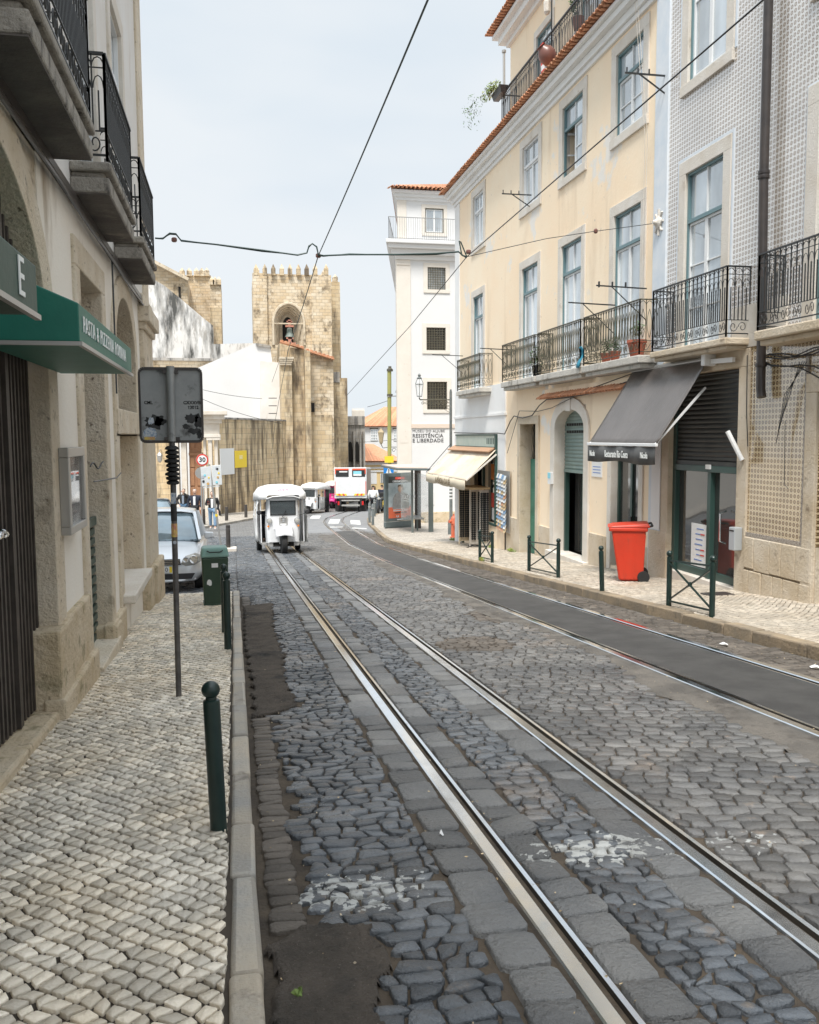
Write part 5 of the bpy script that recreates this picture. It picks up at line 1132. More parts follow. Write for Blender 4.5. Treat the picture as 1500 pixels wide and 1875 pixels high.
# portal
PY=54.; po=thing('church_portal','white carved stone portal with brown panelled double doors left of the stone wall','doorway',tuple(at(350,950,PY))[:2]+(gz(PY),))
M['portal']=mk('pale carved stone',(.70,.66,.60),(.62,.55,.46),scale=1.6,rough=.8,bump=.5,stains=[((.42,.36,.28),1.6,.58,.76,(1,1,.4))])
M['brown']=mk('brown wooden door',(.30,.15,.08),(.36,.19,.10),scale=4,rough=.55)
def pb(x0,x1,y0,y1,d0,d1,name,mat,par=po,bev=.02):
    a=at(x0,y0,PY); b=at(x1,y1,PY); mb=MB(); mb.box(a.x,b.x,PY-d1,PY-d0,b.z,a.z); return mb.build(name,M[mat],par,bevel=bev)
zb=955
pb(266,322,700,958,-1.4,-.9,'side_wall','wallst'); pb(266,318,790,958,-.9,-.6,'side_wall','wallst')
for x0,x1,d in ((312,322,.15),(322,331,.3),(331,345,.1),(372,381,.1),(381,392,.32),(392,402,.18)): pb(x0,x1,800,zb,-1,d,'pilaster','portal')
for x0,x1,y0,y1,d in ((310,404,796,801,.45),(312,402,775,796,.3),(309,406,768,775,.5),(306,411,760,768,.7),(302,416,753,760,.9),(378,404,801,806,.42)): pb(x0,x1,y0,y1,-1,d,'entablature','portal')
pb(380,404,925,zb,-.5,.5,'pedestal','portal'); pb(310,334,925,zb,-.5,.5,'pedestal','portal')
dr=pb(345,372,800,zb,-.6,-.35,'door','brown')
for x0,x1 in ((346.5,357.5),(359.5,370.5)):
    for y0,y1 in ((803,822),(838,856),(858,890),(893,920),(924,950)): pb(x0+1,x1-1,y0,y1,-.36,-.29,'door_panel','brown',dr,.03)
pb(345,372,829,834,-.4,-.25,'door_rail','brown',dr)
t=thing('wall_lantern','small grey lantern fixed on the stone wall left of the church portal','lantern',tuple(at(293,840,PY-.5))); c=at(292.5,838,PY-.6); mb=MB(); mb.lathe([(.03,-.3),(.12,-.2),(.17,.15),(.06,.3)],c,6); mb.tube([c+Vector((0,0,.3)),c+Vector((0,.0,.45)),c+Vector((0,1.2,.45))],.03,5); mb.build('lamp',M['alu'],t)
# ---------------- houses beyond ----------------
def ridge_roof(par,pts,ribs,mat='tile_roof'): 
    mb=MB(); mb.add(pts,[tuple(range(len(pts)))]); 
    for a_,b_ in ribs: mb.tube([a_,b_],.09,5,False)
    return mb.build('roof',M[mat],par)
HY=100.
h1=thing('house','white house with a hipped orange tiled roof and arched sash windows behind the yellow pole','house',tuple(at(700,850,HY))[:2]+(gz(HY),),'houses beyond the church')
a=at(660,781,HY); b=at(745,781,HY); mb=MB(); mb.box(a.x,b.x,HY,HY+9,gz(HY),a.z); mb.build('wall',M['mus'],h1)
ap=at(706,745,HY+4.5)
for q,(A_,B_) in enumerate((((a.x-.4,HY-.4),(b.x,HY-.4)),((a.x-.4,HY+9),(a.x-.4,HY-.4)))):
    A3,B3=Vector((A_[0],A_[1],a.z)),Vector((B_[0],B_[1],a.z)); n=34 if q==0 else 20
    ridge_roof(h1,[A3,B3,ap+Vector((3 if q==0 else 0,0,0)),ap],[(A3.lerp(B3,(i+.5)/n),(A3.lerp(B3,(i+.5)/n)).lerp(ap.lerp(ap+Vector((3 if q==0 else 0,0,0)),(i+.5)/n),.97)) for i in range(n)])
for x0,x1 in ((679,691),(721,733)):
    p=at(x0,786,HY); r=at(x1,806,HY); mb=MB(); mb.box(p.x,r.x,HY-.03,HY+.1,r.z,p.z); w_=mb.build('window',M['glass'],h1); mb=MB()
    for i in range(4): x=p.x+(r.x-p.x)*i/3; mb.box(x-.04,x+.04,HY-.09,HY-.03,r.z,p.z)
    for i in range(5): z_=r.z+(p.z-r.z)*i/4; mb.box(p.x,r.x,HY-.085,HY-.035,z_-.035,z_+.035)
    mb.build('sash',M['sash'],w_); mb=MB(); mb.box(p.x-.12,r.x+.12,HY-.06,HY-.01,p.z,p.z+.14); mb.build('lintel',M['irong'],w_)
HY=86.
h2=thing('house','yellow house with a low terracotta roof beyond the truck','house',tuple(at(700,900,HY))[:2]+(gz(HY),),'houses beyond the church')
a=at(662,851,HY); b=at(760,851,HY); mb=MB(); mb.box(a.x,b.x,HY,HY+8,gz(HY)-.5,a.z); mb.build('wall',mk('ochre render',(.74,.54,.26),(.78,.60,.34),scale=.5,rough=.85),h2)
mb=MB(); mb.box(a.x,b.x,HY-.2,HY+8,at(690,851,HY).z,at(690,846,HY).z); mb.box(a.x,b.x,HY-.12,HY,at(690,858,HY).z,at(690,855,HY).z); mb.box(a.x,b.x,HY-.1,HY,at(690,864,HY).z,at(690,861,HY).z); mb.build('cornice',M['mus'],h2)
E0,E1=at(655,846,HY-.5),at(745,846,HY-.5); R0=at(655,812,HY+5); R1=at(684,813,HY+5); n=44
mb=MB(); mb.add([E0,E1,at(727,845,HY+5),R1,R0],[(0,1,2,3,4)])
for i in range(n):
    s_=E0.lerp(E1,(i+.5)/n); e_=s_+Vector((-0.0,5.5,(R0.z-E0.z)*max(.05,min(1,1.35-1.25*(i/n))))); mb.tube([s_+Vector((0,0,.05)),e_],.08,5,False)
mb.build('roof',M['tile_roof'],h2)
for x0,x1,y0,y1 in ((697,705,867,884),(679,690,865,886)):
    p=at(x0,y0,HY); r=at(x1,y1,HY); mb=MB(); mb.box(p.x,r.x,HY-.04,HY+.1,r.z,p.z); w_=mb.build('window',M['glassdark'] if x0>690 else M['white'],h2)
    if x0>690:
        mb=MB()
        for i in range(4): x=p.x+(r.x-p.x)*i/3; mb.box(x-.03,x+.03,HY-.1,HY-.04,r.z,p.z)
        mb.build('sash',M['sash'],w_)
p=at(684,891,HY); mb=MB(); mb.box(p.x-.2,p.x+.2,HY-.05,HY,p.z-1.2,p.z); mb.build('doorway',M['dark'],h2)
# ground filler behind
# ================= STREET FURNITURE =================
M['bollard']=mk('dark green painted post',(.008,.022,.019),(.014,.033,.028),scale=6,rough=.32,stains=[((.10,.11,.10),38,.70,.76)])
M['bollard2']=mk('brown painted post',(.045,.04,.035),(.07,.06,.055),scale=6,rough=.45)
def tilt(o,rx,ry): o.rotation_euler=(rx,ry,0)
def bollard(loc,h,r,label,group,mat='bollard',ball=True,rx=0,ry=0):
    t=thing('bollard',label,'bollard',(0,0,0),group)
    hb=r*1.05 if ball else 0
    mb=MB(); prof=[(r*1.02,-.1),(r*1.02,.01),(r,.02),(r,h-2.1*hb-.02),(r*.95,h-2.1*hb-.005),(r*.6,h-2.1*hb)] if ball else [(r,-.1),(r,h-.12),(r*.93,h-.115),(r*.93,h-.09),(r,h-.085),(r,h-.01),(r*.8,h)]
    mb.lathe(prof,(0,0,0),20); mb.build('post',M[mat],t,smooth=True)
    if ball:
        mb=MB(); n=10; mb.lathe([(max(.001,hb*math.sin(PI*k/n))*1.05,h-hb-hb*math.cos(PI*k/n)) for k in range(n+1)],(0,0,0),20); mb.build('ball',M[mat],t,smooth=True)
        mb=MB(); mb.lathe([(r*.62,h-2.2*hb-.01),(r*.66,h-2.2*hb+.01),(r*.5,h-2.2*hb+.03)],(0,0,0),16); mb.build('collar',M[mat],t,smooth=True)
    t.location=loc; tilt(t,rx,ry); return t
G1='green ball-topped bollards'
bollard((-.10,3.88,gz(3.88)+PV-.01),.68,.037,'nearest large dark green ball-topped bollard on the left pavement',G1,ry=-.03)
bollard((-.09,8.75,gz(8.75)+PV),.77,.036,'middle dark green bollard standing in front of the green plastic bin on the left pavement',G1)
bollard((-.13,9.9,gz(9.9)+PV),.77,.036,'farthest dark green bollard half hidden behind another, beside the green plastic bin',G1)
bollard((5.4,12.16,gz(12.16)+PV),.70,.036,'single leaning green bollard on the right kerb between two crossed barriers',G1,rx=.05,ry=-.06)
G2='brown bollards in the far square'
for (x,y),h,lb in (((-.2,28.19),.72,'brown bollard with a worn white cap on a stone block behind the green bin'),((-1.5,44.78),.78,'dark brown bollard between the two nearest pedestrians by the church'),((-.4,48.3),.75,'dark brown bollard standing right of the walking woman by the stone wall'),((.68,51.7),.75,'rightmost dark brown bollard on the far pavement below the yellow banner')):
    bollard((x,y,gz(y)+(.14 if y<40 else .1)),h,.07 if y<40 else .09,lb,G2,'bollard2',False)
t=tag(MB().box(-.42,.06,27.95,28.45,gz(28.2)-.1,gz(28.2)+.14).build('stone_block',M['limest'],bevel=.03),'pale stone block at the tip of the square under a brown bollard','stone block')
def xfence(y0,y1,x,h,label):
    t=thing('barrier',label,'barrier',(x,(y0+y1)/2,gz((y0+y1)/2)+PV),'crossed green pavement barriers')
    z0,z1=gz(y0)+PV,gz(y1)+PV; r=.034
    for y,z in ((y0,z0),(y1,z1)):
        mb=MB(); n=8; hb=.042; mb.lathe([(r,-.1),(r,h-2*hb),(r*.6,h-2*hb+.005)]+[(max(.001,hb*math.sin(PI*k/n)),h-hb-hb*math.cos(PI*k/n)) for k in range(1,n+1)],(x,y,z),18); mb.build('post',M['bollard'],t,smooth=True)
    P=lambda y,z:(x,y,z)
    for a,b in (((y0,z0+h-.13),(y1,z1+h-.13)),((y0,z0+.06),(y1,z1+.06))):
        mb=MB(); mb.bar(P(*a),P(*b),.028,.02); mb.build('rail',M['bollard'],t)
    for a,b,dx in (((y0,z0+h-.15),(y1,z1+.08),.008),((y0,z0+.08),(y1,z1+h-.15),-.008)):
        mb=MB(); mb.bar((x+dx,a[0],a[1]),(x+dx,b[0],b[1]),.024,.014); mb.build('cross_bar',M['bollard'],t)
    m_=((y0+y1)/2,(z0+z1)/2+(h-.07)/2); mb=MB(); mb.lathe([(.03,-.014),(.03,.014)],(x,m_[0],m_[1]),12,'x'); mb.build('boss',M['bollard'],t)
xfence(9.26,10.3,5.50,.72,'nearest green crossed barrier on the right kerb in front of the restaurant door')
xfence(14.54,16.1,5.62,.70,'middle green crossed barrier on the right kerb in front of the arched doorway')
xfence(18.5,19.5,5.60,.70,'farthest green crossed barrier on the right kerb in front of the souvenir shop')
# sign seen from behind
sg=thing('road_sign','sooty grey back of a big square road sign on a tall pole, left pavement','road sign',(-.44,6.72,gz(6.72)+PV))
M['signback']=mk('grimy grey sign back',(.26,.27,.27),(.33,.335,.33),scale=5,rough=.55,metal=.3,stains=[((.09,.09,.088),6,.55,.66),((.42,.43,.42),30,.70,.74)])
bz=gz(6.72)+PV
mb=MB(); pts=[]
x0,x1,z0,z1,rc=-.66,-.215,1.548,2.085,.035
for cx,cz,a0 in ((x1-rc,z1-rc,0),(x0+rc,z1-rc,90),(x0+rc,z0+rc,180),(x1-rc,z0+rc,270)):
    for k in range(5): a=math.radians(a0+k*22.5); pts.append((cx+rc*math.cos(a),cz+rc*math.sin(a)))
mb.prism(pts[::-1],lambda p,q,t:(p,t,q),6.735,6.75); pn=mb.build('panel',M['signback'],sg)
mb=MB()
for i in range(len(pts)): a,b=pts[i],pts[(i+1)%len(pts)]; mb.bar((a[0],6.73,a[1]),(b[0],6.73,b[1]),.016,.02)
mb.build('rim',M['pipe'],pn)
mb=MB(); mb.tube([(-.443,6.70,bz-.1),(-.435,6.70,2.09)],.021,14); M['pole']=mk('dirty steel pole',(.075,.07,.068),(.15,.14,.13),scale=9,rough=.5,metal=.3,stains=[((.32,.30,.27),22,.66,.74)]); mb.build('pole',M['pole'],sg,smooth=True)
mb=MB(); mb.tube([(-.437,6.70,1.55),(-.435,6.70,2.10)],.03,14); mb.build('pole_sleeve',M['signback'],sg,smooth=True)
mb=MB(); 
for z in (1.57,2.06): mb.box(-.49,-.38,6.69,6.735,z-.012,z+.012)
mb.build('clamp',M['pipe'],sg)
mb=MB()
for k in range(9): mb.lathe([(.03,0),(.045+.004*(k%3),.006),(.045+.003*((k*7)%4),.022),(.03,.032)],(-.439+.003*math.sin(k*2.3),6.70,1.23+k*.032),12)
M['rubber']=mk('black rubber',(.018,.018,.018),rough=.75); mb.build('rubber_wrap',M['rubber'],sg,smooth=True)
for tx,px,pz,s_ in (('CML',-.60,1.835,.033),('CXXXVIII',-.285,1.835,.033),('13012',-.28,1.80,.033)):
    tm=text_mb(tx,s_,lambda x,y,z:(px+x,6.734-z*0-.001,pz+y),.0006,'CENTER',sx=.95,bold=.0008); tm.build('lettering',M['iron'],pn)
M['soot']=mk('black spray',(.02,.02,.02),(.05,.05,.05),scale=20,rough=.8)
rg=random.Random(3)
def blob(cx,cz,rx,rz,y,seed,n=26):
    r_=random.Random(seed); pts=[]
    for k in range(n): a=2*PI*k/n; q=1+r_.uniform(-.28,.22); pts.append((cx+rx*q*math.cos(a),cz+rz*q*math.sin(a)))
    m_=MB(); m_.prism(pts[::-1],lambda p,q,t:(p,t,q),y-.0012,y); return m_
for q in ((-.565,1.69,.065,.055,1),(-.52,1.70,.04,.04,2),(-.29,1.72,.05,.035,3),(-.245,1.70,.03,.05,4),(-.28,1.625,.05,.022,5),(-.24,1.60,.02,.03,7),(-.335,1.66,.025,.02,6)): blob(*q[:4],6.7345,q[4]).build('spray_mark',M['soot'],pn)
M['sticker']=mk('pale sticker',(.50,.53,.56),(.2,.28,.4),scale=60,rough=.5,lo=.5,hi=.6); M['sticker2']=mk('coloured sticker',(.5,.2,.15),(.65,.5,.12),scale=40,rough=.5)
blob(-.585,1.70,.022,.028,6.733,11,14).build('sticker',M['sticker'],pn); mb=MB(); mb.lathe([(.048,0),(.048,.0015)],(-.595,6.7325,1.605),24,'y'); 
mb.build('sticker',M['sticker'],pn); mb=MB(); mb.box(-.635,-.56,6.730,6.7325,1.562,1.585); mb.build('sticker',M['sticker2'],pn)
mb=MB(); mb.box(-.455,-.420,6.674,6.684,1.09,1.17); mb.build('sticker',M['sticker'],sg)
mb=MB(); mb.lathe([(.013,0),(.013,.002)],(-.437,6.676,.80),12,'y'); mb.build('sticker',M['sticker'],sg)
mb=MB(); mb.lathe([(.0225,.0),(.0225,.1)],(-.439,6.70,.84),12); mb.build('sticker',M['sticker2'],sg); mb=MB(); mb.lathe([(.0226,.0),(.0226,.12)],(-.439,6.70,.96),12); mb.build('sticker',M['soot'],sg)
# green plastic bin on the left pavement
gb=thing('waste_bin','square dark green plastic bin with a pale sea-green lid beside the silver car','waste bin',(0,0,0))
M['binbody']=mk('dark green plastic',(.022,.050,.030),(.030,.062,.037),scale=4,rough=.5,stains=[((.16,.20,.16),24,.72,.77)]); M['binlid']=mk('sea green lid',(.16,.30,.26),(.20,.34,.30),scale=5,rough=.45)
w0,w1,h_=.16,.185,.70
mb=MB(); mb.hexa([(-w0,-w0,0),(w0,-w0,0),(w0,w0,0),(-w0,w0,0),(-w1,-w1,h_),(w1,-w1,h_),(w1,w1,h_),(-w1,w1,h_)]); mb.build('body',M['binbody'],gb,bevel=.02)
mb=MB(); mb.hexa([(-w1-.015,-w1-.015,h_),(w1+.015,-w1-.015,h_),(w1+.015,w1+.015,h_),(-w1-.015,w1+.015,h_),(-w1+.01,-w1+.03,h_+.14),(w1-.01,-w1+.03,h_+.14),(w1-.01,w1-.03,h_+.14),(-w1+.01,w1-.03,h_+.14)]); ld=mb.build('lid',M['binlid'],gb,bevel=.03,seg=3)
mb=MB(); mb.tube([(-.11,-w1-.005,h_+.10),(-.07,-w1-.02,h_+.08),(.07,-w1-.02,h_+.08),(.11,-w1-.005,h_+.10)],.008,6); mb.build('handle',M['rubber'],ld)
mb=MB(); mb.box(-.05,.04,-w1+.002,-w1+.006,.56,.62); mb.build('label_plate',M['paper'],gb)
mm=blob(-.085,.34,.032,.045,-w1+.012,5,9); mm.build('torn_sticker',M['paper'],gb)
mb=MB(); mb.box(-w0-.01,w0+.01,-w0-.01,w0+.01,0,.04); mb.build('foot',M['binbody'],gb,bevel=.005)
mb=MB(); mb.box(-w1+.02,w1-.02,-w1+.003,-w1+.013,.64,.66); mb.build('rib',M['binbody'],gb)
gb.location=(-.29,12.75,gz(12.75)+PV-.01); gb.rotation_euler=(0,0,.06)
# red wheelie bin
rb=thing('wheelie_bin','bright red two-wheeled bin standing against the restaurant wall on the right pavement','wheelie bin',(0,0,0))
M['red']=mk('red plastic',(.60,.040,.014),(.52,.045,.018),scale=3,rough=.42,bump=.15,bscale=8,stains=[((.34,.05,.03),9,.62,.74,(1,1,.3))])
mb=MB(); mb.hexa([(-.20,-.23,.03),(.2,-.23,.03),(.2,.23,.03),(-.2,.23,.03),(-.33,-.27,.88),(.23,-.27,.88),(.23,.27,.88),(-.33,.27,.88)])
mb.build('body',M['red'],rb,bevel=.035,seg=3,smooth=True)
mb=MB(); 
for u in (-.10,.05,.17): mb.hexa([(u-.012,-.236,.08),(u+.012,-.236,.08),(u+.012,-.22,.08),(u-.012,-.22,.08),(u*1.35-.03,-.276,.8),(u*1.35,-.276,.8),(u*1.35,-.25,.8),(u*1.35-.03,-.25,.8)])
mb.build('rib',M['red'],rb)
mb=MB(); mb.box(-.37,.26,-.295,.295,.86,.92); mb.build('rim',M['red'],rb,bevel=.018,seg=3)
mb=MB(); mb.hexa([(-.40,-.29,.925),(.3,-.29,.925),(.3,.29,.925),(-.40,.29,.925),(-.30,-.25,.96),(.27,-.27,.995),(.27,.27,.995),(-.30,.25,.96)]); mb.build('lid',M['red'],rb,bevel=.02,seg=3)
mb=MB(); mb.tube([(.24,-.25,.93),(.33,-.25,.96),(.33,.25,.96),(.24,.25,.93)],.018,8); mb.build('handle',M['rubber'],rb)
for s_ in (-1,1): mb=MB(); mb.lathe([(.05,-.025),(.095,-.025),(.10,-.01),(.10,.01),(.095,.025),(.05,.025)],(.2,s_*.25,.10),20,'y'); mb.build('wheel',M['rubber'],rb,smooth=True)
rb.location=(6.56,13.62,gz(13.6)+PV-.01); rb.rotation_euler=(0,0,-math.radians(24))
# hydrant
hy=thing('fire_hydrant','orange red fire hydrant on the pavement beside the cream awning shop','fire hydrant',(0,0,0))
M['hyd']=mk('orange red enamel',(.62,.13,.06),(.55,.16,.09),scale=8,rough=.5)
mb=MB(); mb.lathe([(.15,0),(.15,.04),(.10,.05),(.10,.5),(.13,.52),(.13,.56),(.11,.6),(.11,.68),(.08,.76),(.03,.8),(.03,.87)],(0,0,0),16); mb.build('barrel',M['hyd'],hy,smooth=True)
for a in (200,-20,270):
    mb=MB(); d=Vector((math.cos(math.radians(a)),math.sin(math.radians(a)),0)); mb.tube([d*.08+Vector((0,0,.6 if a!=270 else .48)),d*.2+Vector((0,0,.6 if a!=270 else .48))],[.05,.06],12); mb.build('nozzle',M['hyd'],hy,smooth=True)
hy.location=(7.78,30.5,gz(30.5)+PV-.01)
# street lamp
lp=thing('street_lamp','tall iron street lamp with a glazed lantern in front of the white museum','street lamp',(8.13,32.3,gz(32.3)+PV))
z0=gz(32.3)+PV; mb=MB(); mb.lathe([(.12,-.1),(.12,.5),(.09,.55),(.065,.6),(.055,3.0),(.05,5.4),(.03,5.5)],(8.13,32.3,z0),14); M['post']=mk('grey green lamp post',(.10,.12,.12),(.16,.17,.165),scale=6,rough=.5); mb.build('post',M['post'],lp,smooth=True)
mb=MB()
for k in range(5): mb.lathe([(.066,0),(.066,.06)],(8.13,32.3,z0+1.35+k*.13),10)
mb.build('post_sticker',M['paper'],lp)
LC=Vector((6.92,32.3,3.48)); AZ=3.16-.25+.02; 
mb=MB(); mb.tube([(8.13,32.3,2.93),(6.95,32.3,2.93),(6.92,32.3,2.96),(6.92,32.3,3.02)],.022,8)
for i in range(7):
    cx=7.95-.15*i; cz=2.80-.0*i; s_=.085-.003*i; mb.tube([(cx+s_*(1-.07*k)*math.cos(k*.75+i),32.3,cz+s_*(1-.07*k)*math.sin(k*.75+i)) for k in range(11)],.011,5)
for i in range(4): cx=7.9-.06*i; mb.tube([(8.1,32.3,2.45+.12*i),(cx,32.3,2.55+.1*i),(8.05-.12*i,32.3,2.72)],.01,5)
mb.build('bracket',M['irong'],lp)
mb=MB()
rings=[(.10,3.05),(.165,3.5),(.18,3.54)]
for k in range(6):
    a=2*PI*k/6+.3; p=[LC+Vector((r*math.cos(a),r*math.sin(a),z-3.48)) for r,z in rings]; mb.bar(p[0],p[1],.014); a2=2*PI*(k+1)/6+.3
    for r,z in rings[:2]: mb.bar(LC+Vector((r*math.cos(a),r*math.sin(a),z-3.48)),LC+Vector((r*math.cos(a2),r*math.sin(a2),z-3.48)),.016)
    mb.bar(LC+Vector((.17*math.cos(a),.17*math.sin(a),.04)),LC+Vector((.08*math.cos(a),.08*math.sin(a),.24)),.014)
mb.lathe([(.09,.22),(.10,.25),(.05,.30),(.05,.34),(.065,.36),(.02,.42)],LC,12); mb.lathe([(.03,-.44),(.05,-.40),(.11,-.43)],LC+Vector((0,0,0)),12)
mb.build('lantern_frame',M['post'],lp)
mb=MB(); mb.lathe([(.09,-.42),(.155,.02),(.165,.05),(.085,.22)],LC,6); gm=mk('lantern glass',(.9,.93,.95),rough=.05,alpha=.28); mb.build('lantern_glass',gm,lp)
# yellow pole with camera and signs
yp=thing('tram_pole','yellow green steel pole with a small camera and a yellow sign beyond the bus shelter','pole',tuple(at(713,930,44))[:2]+(gz(44),))
a=at(713,676,44); b=at(713.3,930,44); mb=MB(); mb.tube([(b.x,44,gz(44)),(a.x,44,a.z)],.105,14); M['yg']=mk('yellow green paint',(.36,.34,.10),(.30,.30,.11),scale=3,rough=.5); mb.build('pole',M['yg'],yp,smooth=True)
mb=MB(); mb.lathe([(.15,0),(.15,.12)],at(714,726,44),14); mb.build('clamp',M['irong'],yp); mb=MB(); c=at(714,678,44); mb.lathe([(.16,-.05),(.16,.05),(.08,.12),(.08,.2)],c,14); mb.build('collar',M['irong'],yp,smooth=True)
mb=MB(); a=at(710,726,43.9); b=at(729,725,43.9); mb.bar(a,b,.05); c=at(733,720,43.9); mb.bar(at(726,715,43.9),at(738,722,43.8),.28,.22); mb.build('camera',M['alu'],yp)
mb=MB(); a=at(704.5,835.5,43.8); b=at(720.5,847,43.8); mb.box(a.x,b.x,43.75,43.85,b.z,a.z); mb.build('yellow_sign',M['yel'],yp)
cs=thing('crossing_sign','blue square pedestrian crossing sign with a white triangle behind the bus shelter','road sign',tuple(at(708,965,39))[:2]+(gz(39),))
a=at(702.5,851,39); b=at(721,873,39); M['blue']=mk('blue sign',(.02,.22,.62),rough=.4); mb=MB(); mb.box(a.x,b.x,38.98,39.01,b.z,a.z); mb.build('panel',M['blue'],cs)
w_=b.x-a.x; h_=a.z-b.z; mb=MB(); mb.prism([(a.x+.12*w_,b.z+.12*h_),(a.x+.5*w_,b.z+.82*h_),(a.x+.88*w_,b.z+.12*h_)],lambda p,q,t:(p,t,q),38.965,38.98); tr=mb.build('triangle',M['paper'],cs)
cx,cz=a.x+.5*w_,b.z+.16*h_; mb=MB(); mb.lathe([(.03,-.008),(.03,.008)],(cx,38.955,cz+.24),10,'y'); mb.bar((cx,38.957,cz+.2),(cx,38.957,cz+.1),.035,.01); mb.bar((cx,38.957,cz+.1),(cx-.06,38.957,cz),.02,.01); mb.bar((cx,38.957,cz+.1),(cx+.06,38.957,cz),.02,.01); mb.build('walking_figure',M['iron'],tr)
mb=MB(); mb.tube([((a.x+b.x)/2,39.05,gz(39)),((a.x+b.x)/2,39.05,a.z)],.03,8); mb.build('post',M['alu'],cs)
# bus shelter
bs=thing('bus_shelter','grey bus shelter with glass walls and a flat orange tinted roof beside the poster panel','bus shelter',(7.2,36,gz(36)+PV))
M['shel']=mk('slate grey metal',(.12,.15,.15),(.14,.17,.17),scale=4,rough=.4,metal=.2); gzs=gz(36)
mb=MB(); c4=[(6.20,36.9),(6.18,33.2),(7.3,32.4),(7.75,36.9)]; mb.hexa([(x,y,.26) for x,y in [c4[1],c4[2],c4[3],c4[0]]]+[(x,y,.34) for x,y in [c4[1],c4[2],c4[3],c4[0]]]); rf=mb.build('roof',M['shel'],bs,bevel=.01)
mb=MB(); ins=[(6.24,36.85),(6.22,33.3),(7.26,32.5),(7.7,36.85)]; mb.hexa([(x,y,.342) for x,y in [ins[1],ins[2],ins[3],ins[0]]]+[(x,y,.37) for x,y in [ins[1],ins[2],ins[3],ins[0]]]); mb.build('roof_sheet',mk('reflection tinted roof sheet',(.66,.48,.38),(.60,.50,.44),scale=2,rough=.4),rf)  # translucent roof: its orange pink reflection is put into an opaque colour
for (x,y,w_) in ((6.95,33.9,.035),(7.74,34.05,.09),(at(765,900,36.6).x,36.6,.13)):
    mb=MB(); mb.box(x-w_,x+w_,y-.06,y+.06,gz(y)+PV-.02,.27); mb.build('post',M['shel'] if w_<.1 else M['pipe'],bs,bevel=.006)
mb=MB(); mb.box(7.7,7.73,34.1,36.6,-1.95,.0); gm=mk('shelter glass',(.85,.9,.9),rough=.05,alpha=.3); mb.build('glass_wall',gm,bs)
mb=MB(); mb.box(7.0,7.7,36.55,36.58,-2.0,.0); gp=mb.build('glass_wall',gm,bs)
mb=MB()
for i in range(6): mb.box(7.05+.1*i,7.12+.1*i,36.53,36.55,-1.05,-.95)
mb.build('glass_dots',M['paper'],gp)
mb=MB(); mb.box(7.15,7.66,34.9,36.3,-1.84,-1.79); bn=mb.build('bench_seat',M['alu'],bs,bevel=.01)
for y in (35.1,36.1): mb=MB(); mb.box(7.38,7.44,y,y+.05,gz(y)+PV-.02,-1.84); mb.build('bench_leg',M['shel'],bs)
ad=thing('advertising_panel','dark framed poster panel showing a man in a grey jersey above a red banner','advertising panel',(7.1,37.3,gz(37.4)+PV))
AX=Frame((6.40,37.05,0),(1.36,.72,0),(.72,-1.36,0)); AW=1.52; az0=gz(37.3)+PV-.03
def ab(u0,u1,v0,v1,n0,n1,name,mat,par=ad,bev=0): m_=MB(); AX.box(m_,u0*AW,u1*AW,v0,v1,n0,n1); return m_.build(name,mat,par,bevel=bev)
ab(0,1,az0+.32,.0-.02,-.12,.02,'case',M['shel'],bev=.02); ab(0,1,az0+.08,az0+.30,-.12,.03,'base',M['shel'],bev=.01); ab(.03,.98,az0-.1,az0+.08,-.1,.0,'foot',M['shel'])
pv0,pv1=az0+.46,-.17
ps=ab(.11,.93,pv0,pv1,.02,.026,'poster',mk('cloudy blue grey print',(.26,.33,.36),(.52,.58,.60),scale=1.6,rough=.5))
ab(.11,.93,pv1-.28,pv1,.026,.029,'poster_header',mk('dark print',(.05,.055,.05),rough=.5),ps)
ab(.11,.93,pv0,pv0+.48,.026,.029,'red_band',mk('orange red print',(.78,.16,.07),rough=.5),ps)
ab(.36,.70,pv1-.13,pv1-.03,.029,.032,'red_logo',mk('red logo',(.75,.08,.05),rough=.5),ps)
tm=text_mb('~~~~',.1,lambda x,y,z:AX.P(.53*AW+x,pv1-.08+y,.033+z),.001)
tm.build('logo_writing',M['paper'],ps)
tm=text_mb('OBRIGADISSIMO',.115,lambda x,y,z:AX.P(.53*AW+x,pv1-.22+y,.033+z),.001,bold=.003,sx=.98); tm.build('headline',M['paper'],ps)
tm=text_mb('4,8    4,7',.13,lambda x,y,z:AX.P(.53*AW+x,pv0+.07+y,.033+z),.001,bold=.003); tm.build('price_writing',M['paper'],ps)
for z_ in (.38,.3): ab(.28,.80,pv0+z_,pv0+z_+.045,.029,.033,'banner_writing',M['paper'],ps)
ab(.33,.54,pv0+.2,pv0+.25,.029,.033,'banner_writing',M['iron'],ps); ab(.57,.77,pv0+.2,pv0+.25,.029,.033,'banner_writing',M['iron'],ps)
def poly(pts,n0,n1,name,mat): m_=MB(); m_.prism([(a*AW,b) for a,b in pts],lambda p,q,t:AX.P(p,q,t),n0,n1); return m_.build(name,mat,ps)
b0=pv0+.40; M['jer']=mk('grey jersey print',(.30,.29,.28),(.42,.41,.40),scale=9,rough=.6); M['skinp']=mk('skin print',(.50,.34,.25),rough=.6); M['brownp']=mk('brown print',(.13,.10,.07),rough=.6)
poly([(.25,b0),(.84,b0),(.84,b0+.38),(.80,b0+.56),(.70,b0+.68),(.60,b0+.72),(.48,b0+.72),(.36,b0+.66),(.28,b0+.48)],.029,.033,'printed_jersey',M['jer'])
poly([(.64,b0),(.86,b0),(.85,b0+.5),(.78,b0+.62),(.68,b0+.66)],.033,.036,'printed_sleeve',M['brownp'])
for k in range(3): poly([(.645,b0+.33+.1*k),(.85,b0+.27+.1*k),(.85,b0+.31+.1*k),(.645,b0+.37+.1*k)],.036,.038,'printed_stripe',M['paper'])
